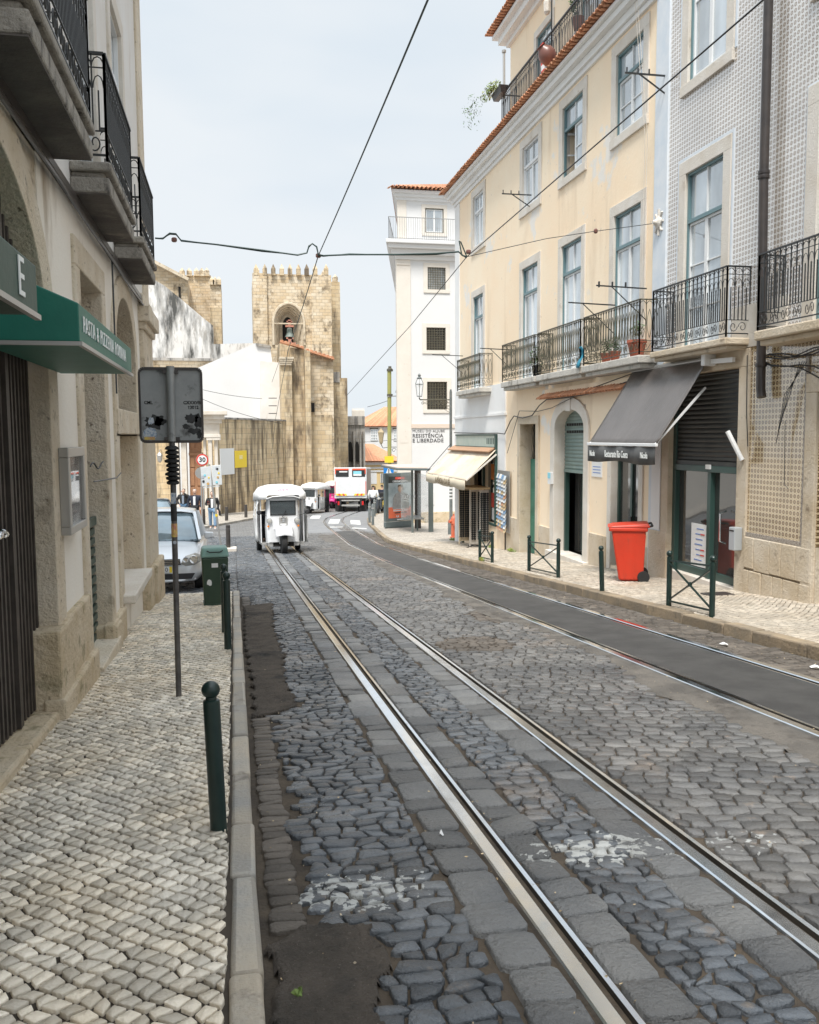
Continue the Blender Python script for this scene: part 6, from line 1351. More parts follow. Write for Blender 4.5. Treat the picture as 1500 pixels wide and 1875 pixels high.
poly([(.48+.09*math.cos(k*PI/8)+.06,b0+.86+.15*math.sin(k*PI/8)) for k in range(16)],.034,.037,'printed_face',M['skinp']); poly([(.44,b0+.93),(.45,b0+1.03),(.55,b0+1.06),(.64,b0+1.0),(.64,b0+.88),(.61,b0+.95),(.50,b0+.98)],.037,.039,'printed_hair',M['brownp'])
ab(.42,.60,az0+.36,az0+.41,.02,.024,'maker_plate',M['paper'])
# cantilever: restaurant awning
M['awn1']=mk('grey brown coated awning',(.085,.073,.066),(.115,.10,.092),scale=1.5,rough=.28,spec=.8,bump=.5,bscale=6); M['awn1d']=mk('charcoal valance',(.06,.06,.058),(.09,.09,.088),scale=4,rough=.55)
aw=thing('awning','large sloping dark grey restaurant awning with lettered valance over the right shop','awning',(6.9,13.75,2.75))
def awning_cloth(y0,y1,xt,zt,xb,zb,parent,mat,nu=26,sag=.03,th=.006,ripple=.004):
    mb=MB(); us=[i/nu for i in range(nu+1)]; vs_=[i/14 for i in range(15)]
    def f(u,v):
        y=y0+(y1-y0)*u; x=xt+(xb-xt)*v; z=zt+(zb-zt)*v-sag*math.sin(PI*v)+ripple*math.sin(u*39+v*3)*(1-abs(2*v-1))
        return (x,y,z)
    mb.grid(f,us,vs_); o=mb.build('canopy',mat,parent,smooth='full',solid=th); return o
awning_cloth(12.45,15.05,7.25,2.765,6.39,1.43,aw,M['awn1'],sag=.015)
mb=MB(); mb.bar((6.38,12.42,1.415),(6.38,15.08,1.415),.045,.05); mb.build('front_bar',M['sash'],aw,bevel=.008)
mb=MB(); mb.tube([(7.25,12.40,2.74),(7.25,15.1,2.74)],.04,10); mb.build('roller',M['alu'],aw)
mb=MB(); mb.grid(lambda u,v:(6.375+.012*math.sin(u*23),12.46+2.58*u,1.385-.27*v-.02*math.sin(u*9)*v),[i/40 for i in range(41)],[0,.5,1]); mb.build('valance',M['awn1d'],aw,smooth='full',solid=.004)
for tx,yc,sz,sxx in (('Nicola',14.82,.14,.62),('Restaurante Rio Coura',13.83,.17,.57),('Nicola',12.80,.14,.68)):
    tm=text_mb(tx,sz,lambda x,y,z:(6.353-z,yc-x,1.245+y),.002,'CENTER',sx=sxx,bold=.001); tm.build('lettering',M['letter'],aw)
for y in (12.5,15.0): mb=MB(); mb.bar((7.22,y,2.3),(6.4,y,1.43),.03); mb.build('arm',M['sash'],aw)
mb=MB(); mb.box(7.08,7.3,12.30,12.42,2.62,2.86); mb.build('end_bracket',M['sash'],aw,bevel=.02); mb=MB(); mb.bar((7.2,12.3,2.68),(7.2,11.7,2.66),.05,.07); mb.build('mount_bar',M['sash'],aw)
# cream awning
M['cream']=mk('weathered cream canvas',(.64,.53,.40),(.72,.63,.51),scale=.9,rough=.8,stains=[((.52,.38,.25),1.6,.52,.72,(1,.5,.5))]); M['creamv']=mk('cream valance',(.62,.54,.41),rough=.8)
aw=thing('awning','stained cream canvas awning lettered A PÉROLA DA SÉ over the souvenir shop','awning',(6.9,26,1.2))
awning_cloth(23.5,28.5,7.22,1.18,6.33,.34,aw,M['cream'],sag=.03,ripple=.012)
mb=MB(); mb.hexa([(7.02,23.6,1.10),(7.02,28.3,1.10),(7.3,28.3,1.25),(7.3,23.6,1.25),(7.0,23.6,1.13),(7.0,28.3,1.13),(7.3,28.3,1.29),(7.3,23.6,1.29)]); mb.build('flashing',mk('rust brown flap',(.42,.25,.15),rough=.7),aw)
mb=MB(); mb.grid(lambda u,v:(6.32+.012*math.sin(u*31),23.52+4.96*u,.33-.27*v-.015*math.sin(u*17)*v),[i/50 for i in range(51)],[0,.5,1]); mb.build('valance',M['creamv'],aw,smooth='full',solid=.004)
tm=text_mb('A PÉROLA DA SÉ',.24,lambda x,y,z:(6.29-z,26.1-x,.185+y),.002,'CENTER',sx=1.05,bold=.002); tm.build('lettering',mk('brown lettering',(.16,.11,.05),rough=.6),aw)
mb=MB(); mb.bar((7.22,23.48,1.05),(6.34,23.48,.33),.05,.04); mb.build('arm',M['limest'],aw); mb=MB(); mb.tube([(6.33,28.55,.36),(7.2,28.6,1.3)],.012,5); mb.build('arm',M['iron'],aw)
# racks
rk=thing('sunglasses_rack','tall rack of sunglasses in rows under the cream awning','display rack',(6.85,24.6,gz(24.6)+PV))
z0=gz(24.7)+PV
for (x,y,w_) in ((6.78,25.3,.16),(6.95,24.55,.2),(7.05,24.1,.12)):
    mb=MB(); 
    for s_ in (-1,1): mb.bar((x+s_*w_,y,z0),(x+s_*w_,y,z0+1.7),.025)
    mb.box(x-w_,x+w_,y+.01,y+.03,z0+.1,z0+1.7); fr_=mb.build('stand',M['plinthL'] if x<6.9 else M['limest'],rk)
    mb=MB()
    for k in range(22):
        z=z0+.25+k*.064
        for s_ in (-1,1):
            cx=x+s_*w_*.48; mb.lathe([(.034,-.008),(.034,.008)],(cx-.036,y-.03,z),8,'y'); mb.lathe([(.034,-.008),(.034,.008)],(cx+.036,y-.03,z),8,'y'); mb.bar((cx-.07,y-.03,z+.01),(cx+.07,y-.03,z+.01),.006)
    o=mb.build('sunglasses',M['iron'],fr_)
mb=MB(); mb.box(6.58,7.2,24.0,25.4,z0+1.72,z0+1.78); mb.build('top_board',mk('pale wood',(.5,.36,.2),rough=.7),rk)
mb=MB(); 
for a in range(4): mb.bar((6.9,24.5,z0+.08),(6.9+.35*math.cos(a*1.57+.4),24.5+.35*math.sin(a*1.57+.4),z0+.01),.02)
mb.build('base',M['iron'],rk)
def cards_mat():
    m=mk('printed cards',(.6,.65,.7),rough=.35); N,L,b=nodes_of(m); g=N.new('ShaderNodeNewGeometry'); r=N.new('ShaderNodeValToRGB'); r.color_ramp.interpolation='CONSTANT'
    cols=[(.62,.68,.72),(.20,.33,.50),(.72,.70,.66),(.45,.52,.60),(.55,.30,.18),(.30,.42,.58),(.78,.78,.76),(.60,.45,.25)]
    for i,c in enumerate(cols):
        e=r.color_ramp.elements[i] if i<2 else r.color_ramp.elements.new(i/8); e.position=i/8; e.color=c+(1,)
    L.new(g.outputs['Random Per Island'],r.inputs[0]); tcn=N.new('ShaderNodeTexCoord'); nz=N.new('ShaderNodeTexNoise'); nz.inputs['Scale'].default_value=22; L.new(tcn.outputs['Object'],nz.inputs['Vector'])
    x=N.new('ShaderNodeMixRGB'); x.blend_type='OVERLAY'; x.inputs[0].default_value=.8; L.new(r.outputs[0],x.inputs[1]); L.new(nz.outputs[0],x.inputs[2]); L.new(x.outputs[0],b.inputs['Base Color']); return m
M['cards']=cards_mat()
pr=thing('postcard_rack','wire rack packed with postcards on the wall between shop window and green door','display rack',(7.2,22.6,-.6))
for (ya,yb,n_) in ((23.35,22.95,.10),(22.93,22.35,.16)):
    mb=MB(); 
    nz_=15; ny=3
    for i in range(nz_):
        for j in range(ny):
            y=ya+(yb-ya)*(j+.5)/ny; z=-1.0+1.52*(i/nz_)-(ya-y)*.08; w_=abs(yb-ya)/ny*.45; mb.hexa([(XR-n_-.03,y-w_,z),(XR-n_-.03,y+w_,z),(XR-n_-.02,y+w_,z),(XR-n_-.02,y-w_,z),(XR-n_+.01,y-w_,z+.12),(XR-n_+.01,y+w_,z+.12),(XR-n_+.02,y+w_,z+.12),(XR-n_+.02,y-w_,z+.12)])
    mb.build('postcards',M['cards'],pr)
mb=MB(); FR.box(mb,22.33,23.38,-1.05,.62,.05,.065); mb.build('backing',M['alu'],pr)
# stickered signs on the leaning pole and the 30 sign
ls=thing('road_sign','leaning white pole carrying two sticker-covered square signs in front of the church door','road sign',(-.17,30.3,gz(30.3)+.1))
p0=at(404.5,999,30.3); p1=at(383,850,30.3); mb=MB(); mb.tube([p0,p1],.035,10); mb.build('pole',M['alu'],ls,smooth=True)
mb=MB(); q=p0.lerp(p1,.36); q2=p0.lerp(p1,.39); mb.tube([q,q2],.045,10); mb.build('yellow_band',M['yel'],ls)
M['signw']=mk('sticker covered white sign',(.66,.68,.68),(.60,.63,.64),scale=14,rough=.45,stains=[((.12,.13,.14),34,.66,.70),((.2,.45,.6),22,.68,.72)])
for x0,x1,y0,y1 in ((367,386,854,891),(387,405,851,889)):
    c=[at(x0,y0+1.5,30.25),at(x1,y0,30.25),at(x1+2,y1-1.5,30.25),at(x0+3,y1,30.25)]; mb=MB(); d_=Vector((0,.03,0)); mb.hexa([c[3],c[2],c[2]+d_,c[3]+d_,c[0],c[1],c[1]+d_,c[0]+d_]); pnl=mb.build('panel',M['signw'],ls,bevel=.01)
    for k in range(5):
        rr=random.Random(int(x0)+k); sx_,sy_=rr.uniform(x0+4,x1-2),rr.uniform(y0+5,y1-5); c_=at(sx_,sy_,30.24); mb=MB(); mb.lathe([(rr.uniform(.025,.05),-.004),(.03,.004)],c_,9,'y'); mb.build('sticker',[M['sticker'],M['yel'],M['sticker2'],M['soot'],M['cyan']][k],pnl)
mb=MB(); c=[at(372,893,30.3),at(402,890,30.3)]; mb.bar(c[0],c[1],.06,.03); mb.build('sign_bar',M['signw'],ls)
s3=thing('speed_limit_sign','round speed limit sign reading 30 with a red ring in front of the church door','road sign',tuple(at(371,960,46))[:2]+(gz(46)+.1,))
c=at(370.5,842,46); R_=.345*.88
for r_,y_,nm,mt_ in ((R_*1.05,46.0,'rim','alu'),(R_,45.985,'red_ring','redp'),(R_*.76,45.97,'white_disc','paper')):
    mb=MB(); mb.lathe([(r_,-.008),(r_,.008)],(c.x,y_,c.z),28,'y'); mb.build(nm,M[mt_],s3)
tm=text_mb('30',.33,lambda x,y,z:(c.x+x,45.955-z,c.z+y),.003,bold=.008); tm.build('numerals',M['iron'],s3)
mb=MB(); mb.tube([(c.x+.02,46.05,gz(46)),(c.x+.02,46.05,c.z+.3)],.035,8); mb.build('pole',M['alu'],s3)
s4=thing('round_sign','grey back of a small round sign behind the sticker-covered squares','road sign',tuple(at(369,960,36))[:2]+(gz(36),)); c=at(368,866,36); mb=MB(); mb.lathe([(.23,-.01),(.23,.01)],c,24,'y'); mb.build('disc',M['alu'],s4); mb=MB(); mb.tube([(c.x,36.03,gz(36)),(c.x,36.03,c.z)],.03,8); mb.build('pole',M['alu'],s4)
# far barriers on the bend
for i,(px,py) in enumerate(((677,958),(683,962),(686,946),(689,940),(692,935))):
    p=gpt(px,py,.1); h=.95
    t=thing('barrier_post',['slim grey green post nearest the road at the far bend','slim grey green post standing nearest us at the far right bend','slim grey post third along the far bend','slim grey post fourth along the far bend','slim grey post farthest along the far bend'][i],'post',tuple(p),'posts along the far bend')
    mb=MB(); mb.lathe([(.065,-.05),(.065,h),(.03,h+.06)],p,10); mb.build('post',M['post'],t,smooth=True); mb=MB(); mb.lathe([(.075,h-.18),(.075,h-.12)],p,10); mb.build('ring',M['alu'],t)
# terrace things on the yellow building
t=thing('flower_box','grey trough with trailing yellow green plants at the end of the roof terrace railing','planter',(7.3,23.9,10.6))
mb=MB(); mb.hexa([(7.27,23.3,10.74),(7.42,23.3,10.74),(7.42,24.0,10.74),(7.27,24.0,10.74),(7.22,23.25,10.92),(7.45,23.25,10.92),(7.45,24.05,10.92),(7.22,24.05,10.92)]); mb.build('trough',M['pipe'],t)
def leaves(c,R,n,size,seed,droop=0):
    r_=random.Random(seed); mb=MB()
    for _ in range(n):
        d=Vector((r_.gauss(0,1),r_.gauss(0,1),r_.gauss(0,1))).normalized()*(r_.random()**.5); p=Vector(c)+Vector((d.x*R[0],d.y*R[1],d.z*R[2])); p.z-=droop*r_.random()**2
        a=Vector((r_.gauss(0,1),r_.gauss(0,1),r_.gauss(0,1))).normalized(); b=a.orthogonal().normalized(); s_=size*r_.uniform(.6,1.3); mb.add([p-a*s_,p+b*s_*.45,p+a*s_,p-b*s_*.45],[(0,1,2,3)])
    return mb
M['leafy']=mk('yellow green leaves',(.22,.26,.05),(.10,.17,.04),scale=3,rough=.6,island=.35,stains=[((.42,.36,.06),3,.55,.65)]); M['leafd']=mk('dark leaves',(.05,.10,.035),(.09,.14,.05),scale=4,rough=.6,island=.35)
leaves((7.2,24.0,11.02),(.22,.75,.14),300,.05,5).build('leaves',M['leafy'],t); leaves((6.85,24.7,10.85),(.3,.45,.35),120,.045,6,.5).build('trailing_leaves',M['leafd'],t)
t=thing('terracotta_urn','big dark brown earthenware jar hung outside the roof terrace railing','urn',(7.25,19.4,10.3)); c=Vector((7.22,19.55,10.1)); mb=MB(); mb.lathe([(.09,-.18),(.17,-.1),(.205,.04),(.18,.16),(.11,.24),(.10,.27),(.13,.29)],(0,0,0),18); mb.xf(Matrix.Translation(c)@Matrix.Rotation(-.7,4,'Y')); M['urn']=mk('brown glazed clay',(.16,.07,.055),(.2,.09,.07),scale=5,rough=.35); mb.build('jar',M['urn'],t,smooth=True)
t=thing('scarf','red and white striped scarf hanging over the roof terrace railing','scarf',(7.3,20.2,10.3)); 
for k,(mt_,za,zb_) in enumerate((('redp',.0,-.22),('orange',-.0,.0),('paper',-.22,-.3),('redp',-.3,-.5),('paper',-.5,-.62),('redp',-.62,-.74),('paper',-.74,-.82))):
    if za==zb_: continue
    mb=MB(); mb.box(7.29,7.32,20.15-.02*k,20.32-.02*k,10.68+zb_,10.68+za); mb.build('stripe',M[mt_],t)
t=thing('lantern_stand','slender iron hook stand with a small hanging lantern on the roof terrace','lantern',(7.5,20,10.6)); mb=MB(); mb.tube([(7.45,20.0,10.4),(7.45,20.0,11.75),(7.45,20.15,11.86),(7.45,20.3,11.78)],.018,6); mb.tube([(7.45,20.0,11.75),(7.45,19.8,11.95),(7.45,19.5,12.0),(7.45,19.2,11.85),(7.45,19.1,11.5)],.018,6); mb.build('hook',M['iron'],t); mb=MB(); mb.lathe([(.04,0),(.08,.06),(.09,.28),(.03,.36)],(7.45,20.3,11.38),8); mb.build('lamp',M['limest'],t)
t=thing('chimney_pipe','thin grey vent pipe rising at the end of the roof terrace','pipe',(7.5,23.6,11)); mb=MB(); mb.tube([(7.45,23.6,10.7),(7.45,23.63,11.9)],.035,8); mb.lathe([(.06,0),(.06,.06)],(7.45,23.63,11.9),10); mb.build('pipe',M['alu'],t)
t=thing('potted_plant','spiky green potted plant standing behind the roof terrace railing','plant',(7.7,19.0,9.9)); mb=MB(); mb.lathe([(.1,0),(.14,.25)],(7.7,19.0,10.5),12); mb.build('pot',M['urn'],t); leaves((7.6,19.0,11.2),(.12,.2,.45),160,.07,9).build('leaves',M['leafd'],t)
for i,(y,lb) in enumerate(((15.9,'small terracotta pot with green plant, farther one on the balcony over the pent roof'),(15.5,'middle terracotta pot with green plant on the balcony over the pent roof'),(14.6,'largest terracotta trough with green plant at the near end of the peach balcony'))):
    t=thing('potted_plant',lb,'plant',(7.0,y,2.97),'flower pots on the peach balcony'); s_=1.6 if i==2 else 1; mb=MB(); mb.lathe([(.07*s_,0),(.10*s_,.14*s_),(.11*s_,.15*s_),(.11*s_,.18*s_)],(7.08,y,2.96),14); mb.build('pot',mk('clay pot',(.42,.12,.07),rough=.7),t); leaves((7.08,y,3.0+.28*s_),(.12,.14,.14),90,.04,20+i).build('leaves',M['leafd'],t)
t=thing('cloth','blue cloth hung at the end of a wrought iron balcony on the peach facade','cloth',(6.95,16.75,3.1)); mb=MB(); mb.grid(lambda u,v:(6.92+.05*math.sin(v*5),16.72+.16*u,3.35-.42*v),[0,.33,.66,1],[i/6 for i in range(7)]); mb.build('cloth',mk('blue cloth',(.03,.22,.32),rough=.8),t,smooth='full',solid=.01)
t=thing('potted_plant','dark leafy plant in a black pot between the two middle wrought iron balconies','plant',(7.0,19.7,2.95)); mb=MB(); mb.lathe([(.09,0),(.12,.24)],(7.05,19.72,2.96),12); mb.build('pot',M['rubber'],t); leaves((7.05,19.75,3.4),(.18,.18,.28),130,.045,31).build('leaves',M['leafd'],t)
# weeds along walls
for i,(x,y,sx,lb) in enumerate(((7.2,23.9,.2,'small clump of weeds at the foot of the souvenir shop wall'),(7.15,21.9,.25,'small clump of weeds at the foot of the wall by the green door'),(7.3,28.7,.3,'small clump of weeds near the orange red hydrant'),(5.5,19.0,.15,'tuft of weeds under the farthest crossed barrier'),(.16,2.62,.03,'tiny green weed growing by the left kerb near the dark patch'))):
    t=tag(leaves((x,y,gz(y)+(.15 if x>1 else .03)),(sx*.4,sx,.06 if x>1 else .02),int(40+sx*300) if x>1 else 40,.03 if x>1 else .014,50+i).build('weeds',M['leafy']),lb,'weeds','weeds on the pavement')
# manhole / drain details
tag(MB().box(6.55,6.95,11.1,11.35,gz(11.2)+PV-.02,gz(11.2)+PV+.006).build('drain_cover',M['pipe'],bevel=.004),'small dark metal cover set in the right pavement before the shop','drain cover')
# ================= WIRES =================
M['wire']=mk('black wire',(.02,.022,.025),rough=.5); M['wireg']=mk('green black cable',(.03,.06,.055),rough=.5)
def catenary(a,b,s,n=14): return [a.lerp(b,i/n)-Vector((0,0,s*4*(i/n)*(1-i/n))) for i in range(n+1)]
t=thing('tram_wire','long dark overhead wire running from the top of the frame towards the cathedral bell','overhead wire',(1.5,15,4.6),'overhead wires')
J=at(583,468,15.1); A=at(785,-4,6.6); A0=A+(A-J)*1.2; pts=[A0,A]+catenary(A,J,.02)[1:]+[at(555,560,18.5),at(528,640,23.4),at(505,765,40),at(497,835,60)]
mb=MB(); mb.tube(pts,.009,6); mb.build('wire',M['wireg'],t)
t=thing('tram_wire','long dark overhead wire crossing the peach facade diagonally down to the horizon','overhead wire',(4.1,15,4.7),'overhead wires')
J2=at(855,470,15.2); B=at(1402,-4,6.4); mb=MB(); mb.tube([B+(B-J2)*.9]+catenary(B,J2,.0)+[at(752,596,20.5),at(635,724,31.9)],.008,6); mb.build('wire',M['wire'],t)
t=thing('span_cable','thick twisted cable spanning the street between the left balcony and the peach facade wire','overhead wire',(1,14,4.5),'overhead wires')
L0=at(284,436,14.9); pts=[L0,at(298,437,14.9),at(311,427,14.9),at(322,428,14.9),at(332,441,14.9),at(400,448,15),at(480,458,15),at(545,467,15),at(562,463,15),at(566,450,15),at(572,446,15),at(580,452,15),at(583,466,15),at(592,468,15.1),at(640,466,15.1),at(720,466,15.1),at(800,464,15.1),at(840,461,15.2),at(848,468,15.2),at(855,470,15.2)]
mb=MB(); mb.tube(pts,.014,6); mb.tube([p+Vector((0,.02,.018*math.sin(i*1.9))) for i,p in enumerate(pts)],.009,5); mb.tube([at(846,468,15.2),at(843,452,15.2),at(841,441,15.2),at(844,443,15.2),at(850,458,15.2),at(855,470,15.2)],.012,6); mb.build('cable',M['wireg'],t)
mb=MB(); 
for c in (at(319,439,14.9),J,at(858,461,15.2)): mb.lathe([(.03,-.035),(.045,-.02),(.045,.02),(.03,.035)],c,10)
mb.build('insulator',M['urn'],t)
t=thing('span_cable','thin stay wire running from the wire junction to the cast rosette on the tiled building','overhead wire',(7,16,5.3),'overhead wires')
mb=MB(); mb.tube([J2,at(1000,437,15.0),at(1085,424,14.7),at(1190,410,14.35),at(1206,408,14.25)],.006,5); mb.build('wire',M['wire'],t); mb=MB(); mb.lathe([(.02,-.04),(.035,-.02),(.035,.02),(.02,.04)],at(1091,423,14.7),10); mb.build('insulator',M['urn'],t)
t=thing('wall_rosette','ornate cast iron rosette anchoring a stay wire on the pale blue pilaster','wall anchor',(7.2,14.2,5.2)); c=FR.P(14.2,5.2,.04); mb=MB(); mb.lathe([(.11,.0),(.10,.03),(.05,.06),(.03,.12)],c,14,'x'); mb.v=[(2*c.x-v[0],v[1],v[2]) for v in mb.v]
for k in range(8): a=k*PI/4; mb.bar(c,c+Vector((-.01,.16*math.cos(a),.22*math.sin(a))),.035,.03)
mb.build('rosette',M['limest'],t)
for i,(y,z,lb) in enumerate(((20.9,7.42,'iron insulator bracket on the peach facade between upper windows'),(14.1,7.58,'iron insulator bracket below the tiled building upper window'))):
    t=thing('wall_bracket',lb,'bracket',(7.2,y,z),'insulator brackets on the facades'); x=6.75; mb=MB(); P=lambda a,b,c:(a,y+b,z+c)
    mb.bar(P(7.3,0,-.3),P(6.8,0,0),.02); mb.bar(P(7.3,0,0),P(6.55,0,0),.025)
    for k in range(3): mb.bar(P(6.58+.2*k,0,0),P(6.58+.2*k,0,.09),.02)
    mb.build('arm',M['iron'],t)
for i,(y,z,L_,lb) in enumerate(((27.2,4.1,1.0,'long rod bracket projecting from the farthest peach balcony'),(22.1,3.8,.9,'short rod bracket projecting beside the second peach balcony'),(15.9,4.05,.95,'lower rod bracket over the balcony flower pots'),(14.6,4.15,.95,'upper rod bracket with three insulators over the flower pot balcony'))):
    t=thing('rod_bracket',lb,'bracket',(7.0,y,z),'rod brackets on the balconies'); mb=MB(); mb.bar((7.25,y,z),(7.25-L_,y,z+.03),.022); mb.bar((7.25-L_*.7,y,z+.02),(7.25,y,z-.55),.014)
    if i==3:
        for k in range(3): mb.bar((6.35+.25*k,y,z),(6.35+.25*k,y,z+.1),.025)
    mb.build('rod',M['iron'],t)
t=thing('service_wire','thin slack wires strung across the white gabled building','overhead wire',tuple(at(440,730,60)),'overhead wires'); mb=MB(); mb.tube(catenary(at(365,712,60),at(480,730,60),.1),.015,4); mb.tube(catenary(at(365,728,60),at(515,775,60),.2),.015,4); mb.tube([at(498,700,60),at(512,660,60)],.012,4)
for y_ in (729,743,757): mb.bar(at(492,y_,60),at(507,y_,60),.05)
mb.build('wire',M['wire'],t)
t=thing('service_wire','thin wire strung from the cathedral to the yellow green pole','overhead wire',tuple(at(680,745,44)),'overhead wires'); mb=MB(); mb.tube(catenary(at(628,808,64),at(727,804,50),.1),.012,4); mb.tube(catenary(at(673,745,44),at(712,733,44),.02),.012,4); mb.build('wire',M['wire'],t)
# ================= VEHICLES =================
M['silver']=mk('silver car paint',(.70,.72,.74),rough=.28,metal=.25,coat=.6); M['carwhite']=mk('white vehicle paint',(.78,.79,.80),(.70,.71,.72),scale=3,rough=.35,coat=.4)
M['plastic']=mk('black trim plastic',(.03,.03,.032),rough=.55); M['lampglass']=mk('headlight glass',(.55,.54,.50),rough=.12,metal=.3,coat=1); M['chrome']=mk('chrome',(.7,.7,.7),rough=.12,metal=1)
M['redlamp']=mk('red tail lamp',(.6,.02,.02),rough=.25); M['amber']=mk('amber lamp',(.8,.25,.02),rough=.25)
def wheel(parent,x,y,z,r,w,axis='x'):
    mb=MB(); mb.lathe([(r*.62,-w/2),(r*.93,-w/2),(r,-w*.35),(r,w*.35),(r*.93,w/2),(r*.62,w/2)],(x,y,z),24,axis); t=mb.build('wheel',M['rubber'],parent,smooth=True)
    mb=MB(); mb.lathe([(r*.62,-w*.42),(r*.5,-w*.3),(r*.5,w*.3),(r*.62,w*.42)],(x,y,z),20,axis); 
    for k in range(6):
        a=k*PI/3; mb.bar((x,y,z),(x,y+r*.6*math.cos(a),z+r*.6*math.sin(a)),.05,w*.9)
    mb.build('rim',M['alu'],t); return t
def loft(mb,secs,close=True):
    n=len(secs[0]); vs=[p for s in secs for p in s]; fs=[]
    for i in range(len(secs)-1):
        for k in range(n-1): fs.append((i*n+k,(i+1)*n+k,(i+1)*n+k+1,i*n+k+1))
    if close: fs.append(tuple(range(n))); fs.append(tuple((len(secs)-1)*n+k for k in range(n-1,-1,-1)))
    mb.add(vs,fs)
def hatch(name,label,paint,loc,rot,detail=True,group='parked cars',scale=1):
    t=thing(name,label,'car',(0,0,0),group); W=.82
    # y: 0 = front bumper, +y = rear ; z from the ground
    st=[(0,.60,.22,.40,.50),(.05,.70,.20,.50,.60),(.25,.77,.20,.56,.70),(.60,.81,.18,.62,.80),(1.05,.82,.18,.70,.90),(1.5,.82,.18,.78,.93),(2.6,.82,.18,.82,.95),(3.5,.81,.2,.84,.96),(3.75,.77,.25,.84,.95),(3.83,.70,.35,.80,.90)]
    secs=[]
    for y,w,zb,zs,zt in st:
        half=[(w*.86,zb),(w,zb+.10),(w*1.0,(zb+zs)/2+.05),(w*.985,zs),(w*.90,zt-.025),(w*.6,zt+.0),(0,zt+.015)]
        secs.append([(x,y,z) for x,z in half]+[(-x,y,z) for x,z in half[-2::-1]])
    mb=MB(); loft(mb,secs); mb.build('body',paint,t,smooth='full',subsurf=1)
    # greenhouse
    gs=[(.98,.70,.905,.70,.905),(1.62,.70,.93,.58,1.40),(2.1,.71,.94,.585,1.465),(2.9,.71,.95,.575,1.455),(3.45,.69,.95,.55,1.36),(3.78,.66,.93,.60,1.0)]
    secs=[]
    for y,wb,zb,wt,zt in gs:
        half=[(wb,zb-.03),(wb+(wt-wb)*.5+.02,(zb+zt)/2),(wt+.02,zt-.05),(wt-.08,zt-.005),(0,zt+.02)]
        secs.append([(x,y,z) for x,z in half]+[(-x,y,z) for x,z in half[-2::-1]])
    mb=MB(); loft(mb,secs); g=mb.build('windows',M['glasscar'],t,smooth='full')
    mb=MB(); secs=[]
    for y,w,z in ((1.60,.56,1.405),(1.9,.575,1.45),(2.4,.58,1.485),(3.0,.57,1.475),(3.5,.54,1.37)):
        secs.append([(w+.03,y,z-.06),(w,y,z-.005),(w*.6,y,z+.025),(0,y,z+.03),(-w*.6,y,z+.025),(-w,y,z-.005),(-w-.03,y,z-.06)])
    loft(mb,secs,False); mb.build('roof',paint,t,smooth='full',solid=.012)
    mb=MB()
    for s_ in (-1,1):
        for a,b,w_ in (((.715,.96,.90),(.60,1.62,1.41),.055),((.735,2.35,.93),(.605,2.35,1.44),.06),((.71,3.4,.94),(.57,3.35,1.42),.12)): mb.bar((s_*a[0],a[1],a[2]),(s_*b[0],b[1],b[2]),w_,.03)
    mb.build('pillars',paint if detail else M['plastic'],t)
    for x in (-.72,.72):
        for y in (.72,3.12): wheel(t,x,y,.29,.29,.19)
    if not detail: 
        t.location=loc; t.rotation_euler=(0,0,rot); return t
    for s_ in (-1,1):
        mb=MB(); mb.hexa([(s_*.80,1.12,.90),(s_*.98,1.08,.92),(s_*.98,1.2,.92),(s_*.80,1.22,.90),(s_*.80,1.12,1.04),(s_*.97,1.09,1.03),(s_*.97,1.2,1.03),(s_*.80,1.22,1.04)]); mb.build('mirror',paint,t,bevel=.03,seg=3)
        # headlight: slanted oval housing with two round lamps
        mb=MB(); pts=[(.42,.52),(.50,.65),(.66,.70),(.77,.66),(.765,.55),(.66,.49),(.50,.47)]
        fy=lambda x:.0+.30*max(0,(x-.35))**1.4
        mb.add([(s_*x,fy(x)-.015,z) for x,z in pts]+[(s_*.6,fy(.6)-.05,.585)],[(i,(i+1)%7,7) for i in range(7)]); mb.add([(s_*x,fy(x)+.1,z) for x,z in pts]+[(s_*x,fy(x)-.015,z) for x,z in pts],[(i,(i+1)%7,7+(i+1)%7,7+i) for i in range(7)])
        h=mb.build('headlight',M['lampglass'],t)
        for cx,r_ in ((.64,.075),(.505,.052)):
            mb=MB(); mb.lathe([(r_,-.02),(r_*.9,-.035),(r_*.55,-.03),(r_*.5,-.01)],(s_*cx,fy(cx)-.045,.585),16,'y'); mb.build('lamp_ring',M['chrome'],h,smooth=True)
    mb=MB(); mb.hexa([(-.42,-.03,.50),(.42,-.03,.50),(.42,.05,.50),(-.42,.05,.50),(-.40,-.01,.60),(.40,-.01,.60),(.40,.06,.60),(-.40,.06,.60)]); g=mb.build('grille',M['plastic'],t)
    mb=MB()
    for k in range(3): mb.bar((-.4,-.035,.52+.03*k),(.4,-.035,.52+.03*k),.008)
    mb.build('grille_bar',M['chrome'],g)
    mb=MB(); mb.tube([(.062*math.cos(a*PI/10),-.05,.555+.062*math.sin(a*PI/10)) for a in range(21)],.007,6); mb.bar((-.035,-.05,.595),(-.0,-.05,.56),.009); mb.bar((.035,-.05,.595),(0,-.05,.56),.009); mb.tube([(-.05,-.05,.57),(-.025,-.05,.51),(0,-.05,.55),(.025,-.05,.51),(.05,-.05,.57)],.005,5); mb.build('emblem',M['chrome'],g)
    mb=MB(); mb.box(-.27,.27,-.055,-.045,.37,.475); pl=mb.build('number_plate',M['paper'],t); mb=MB(); mb.box(.225,.27,-.058,-.055,.37,.475); mb.build('plate_band',M['yel'],pl)
    tm=text_mb('D-30',.11,lambda x,y,z:(.09+x,-.057-z,.42+y),.001); tm.build('plate_writing',M['iron'],pl)
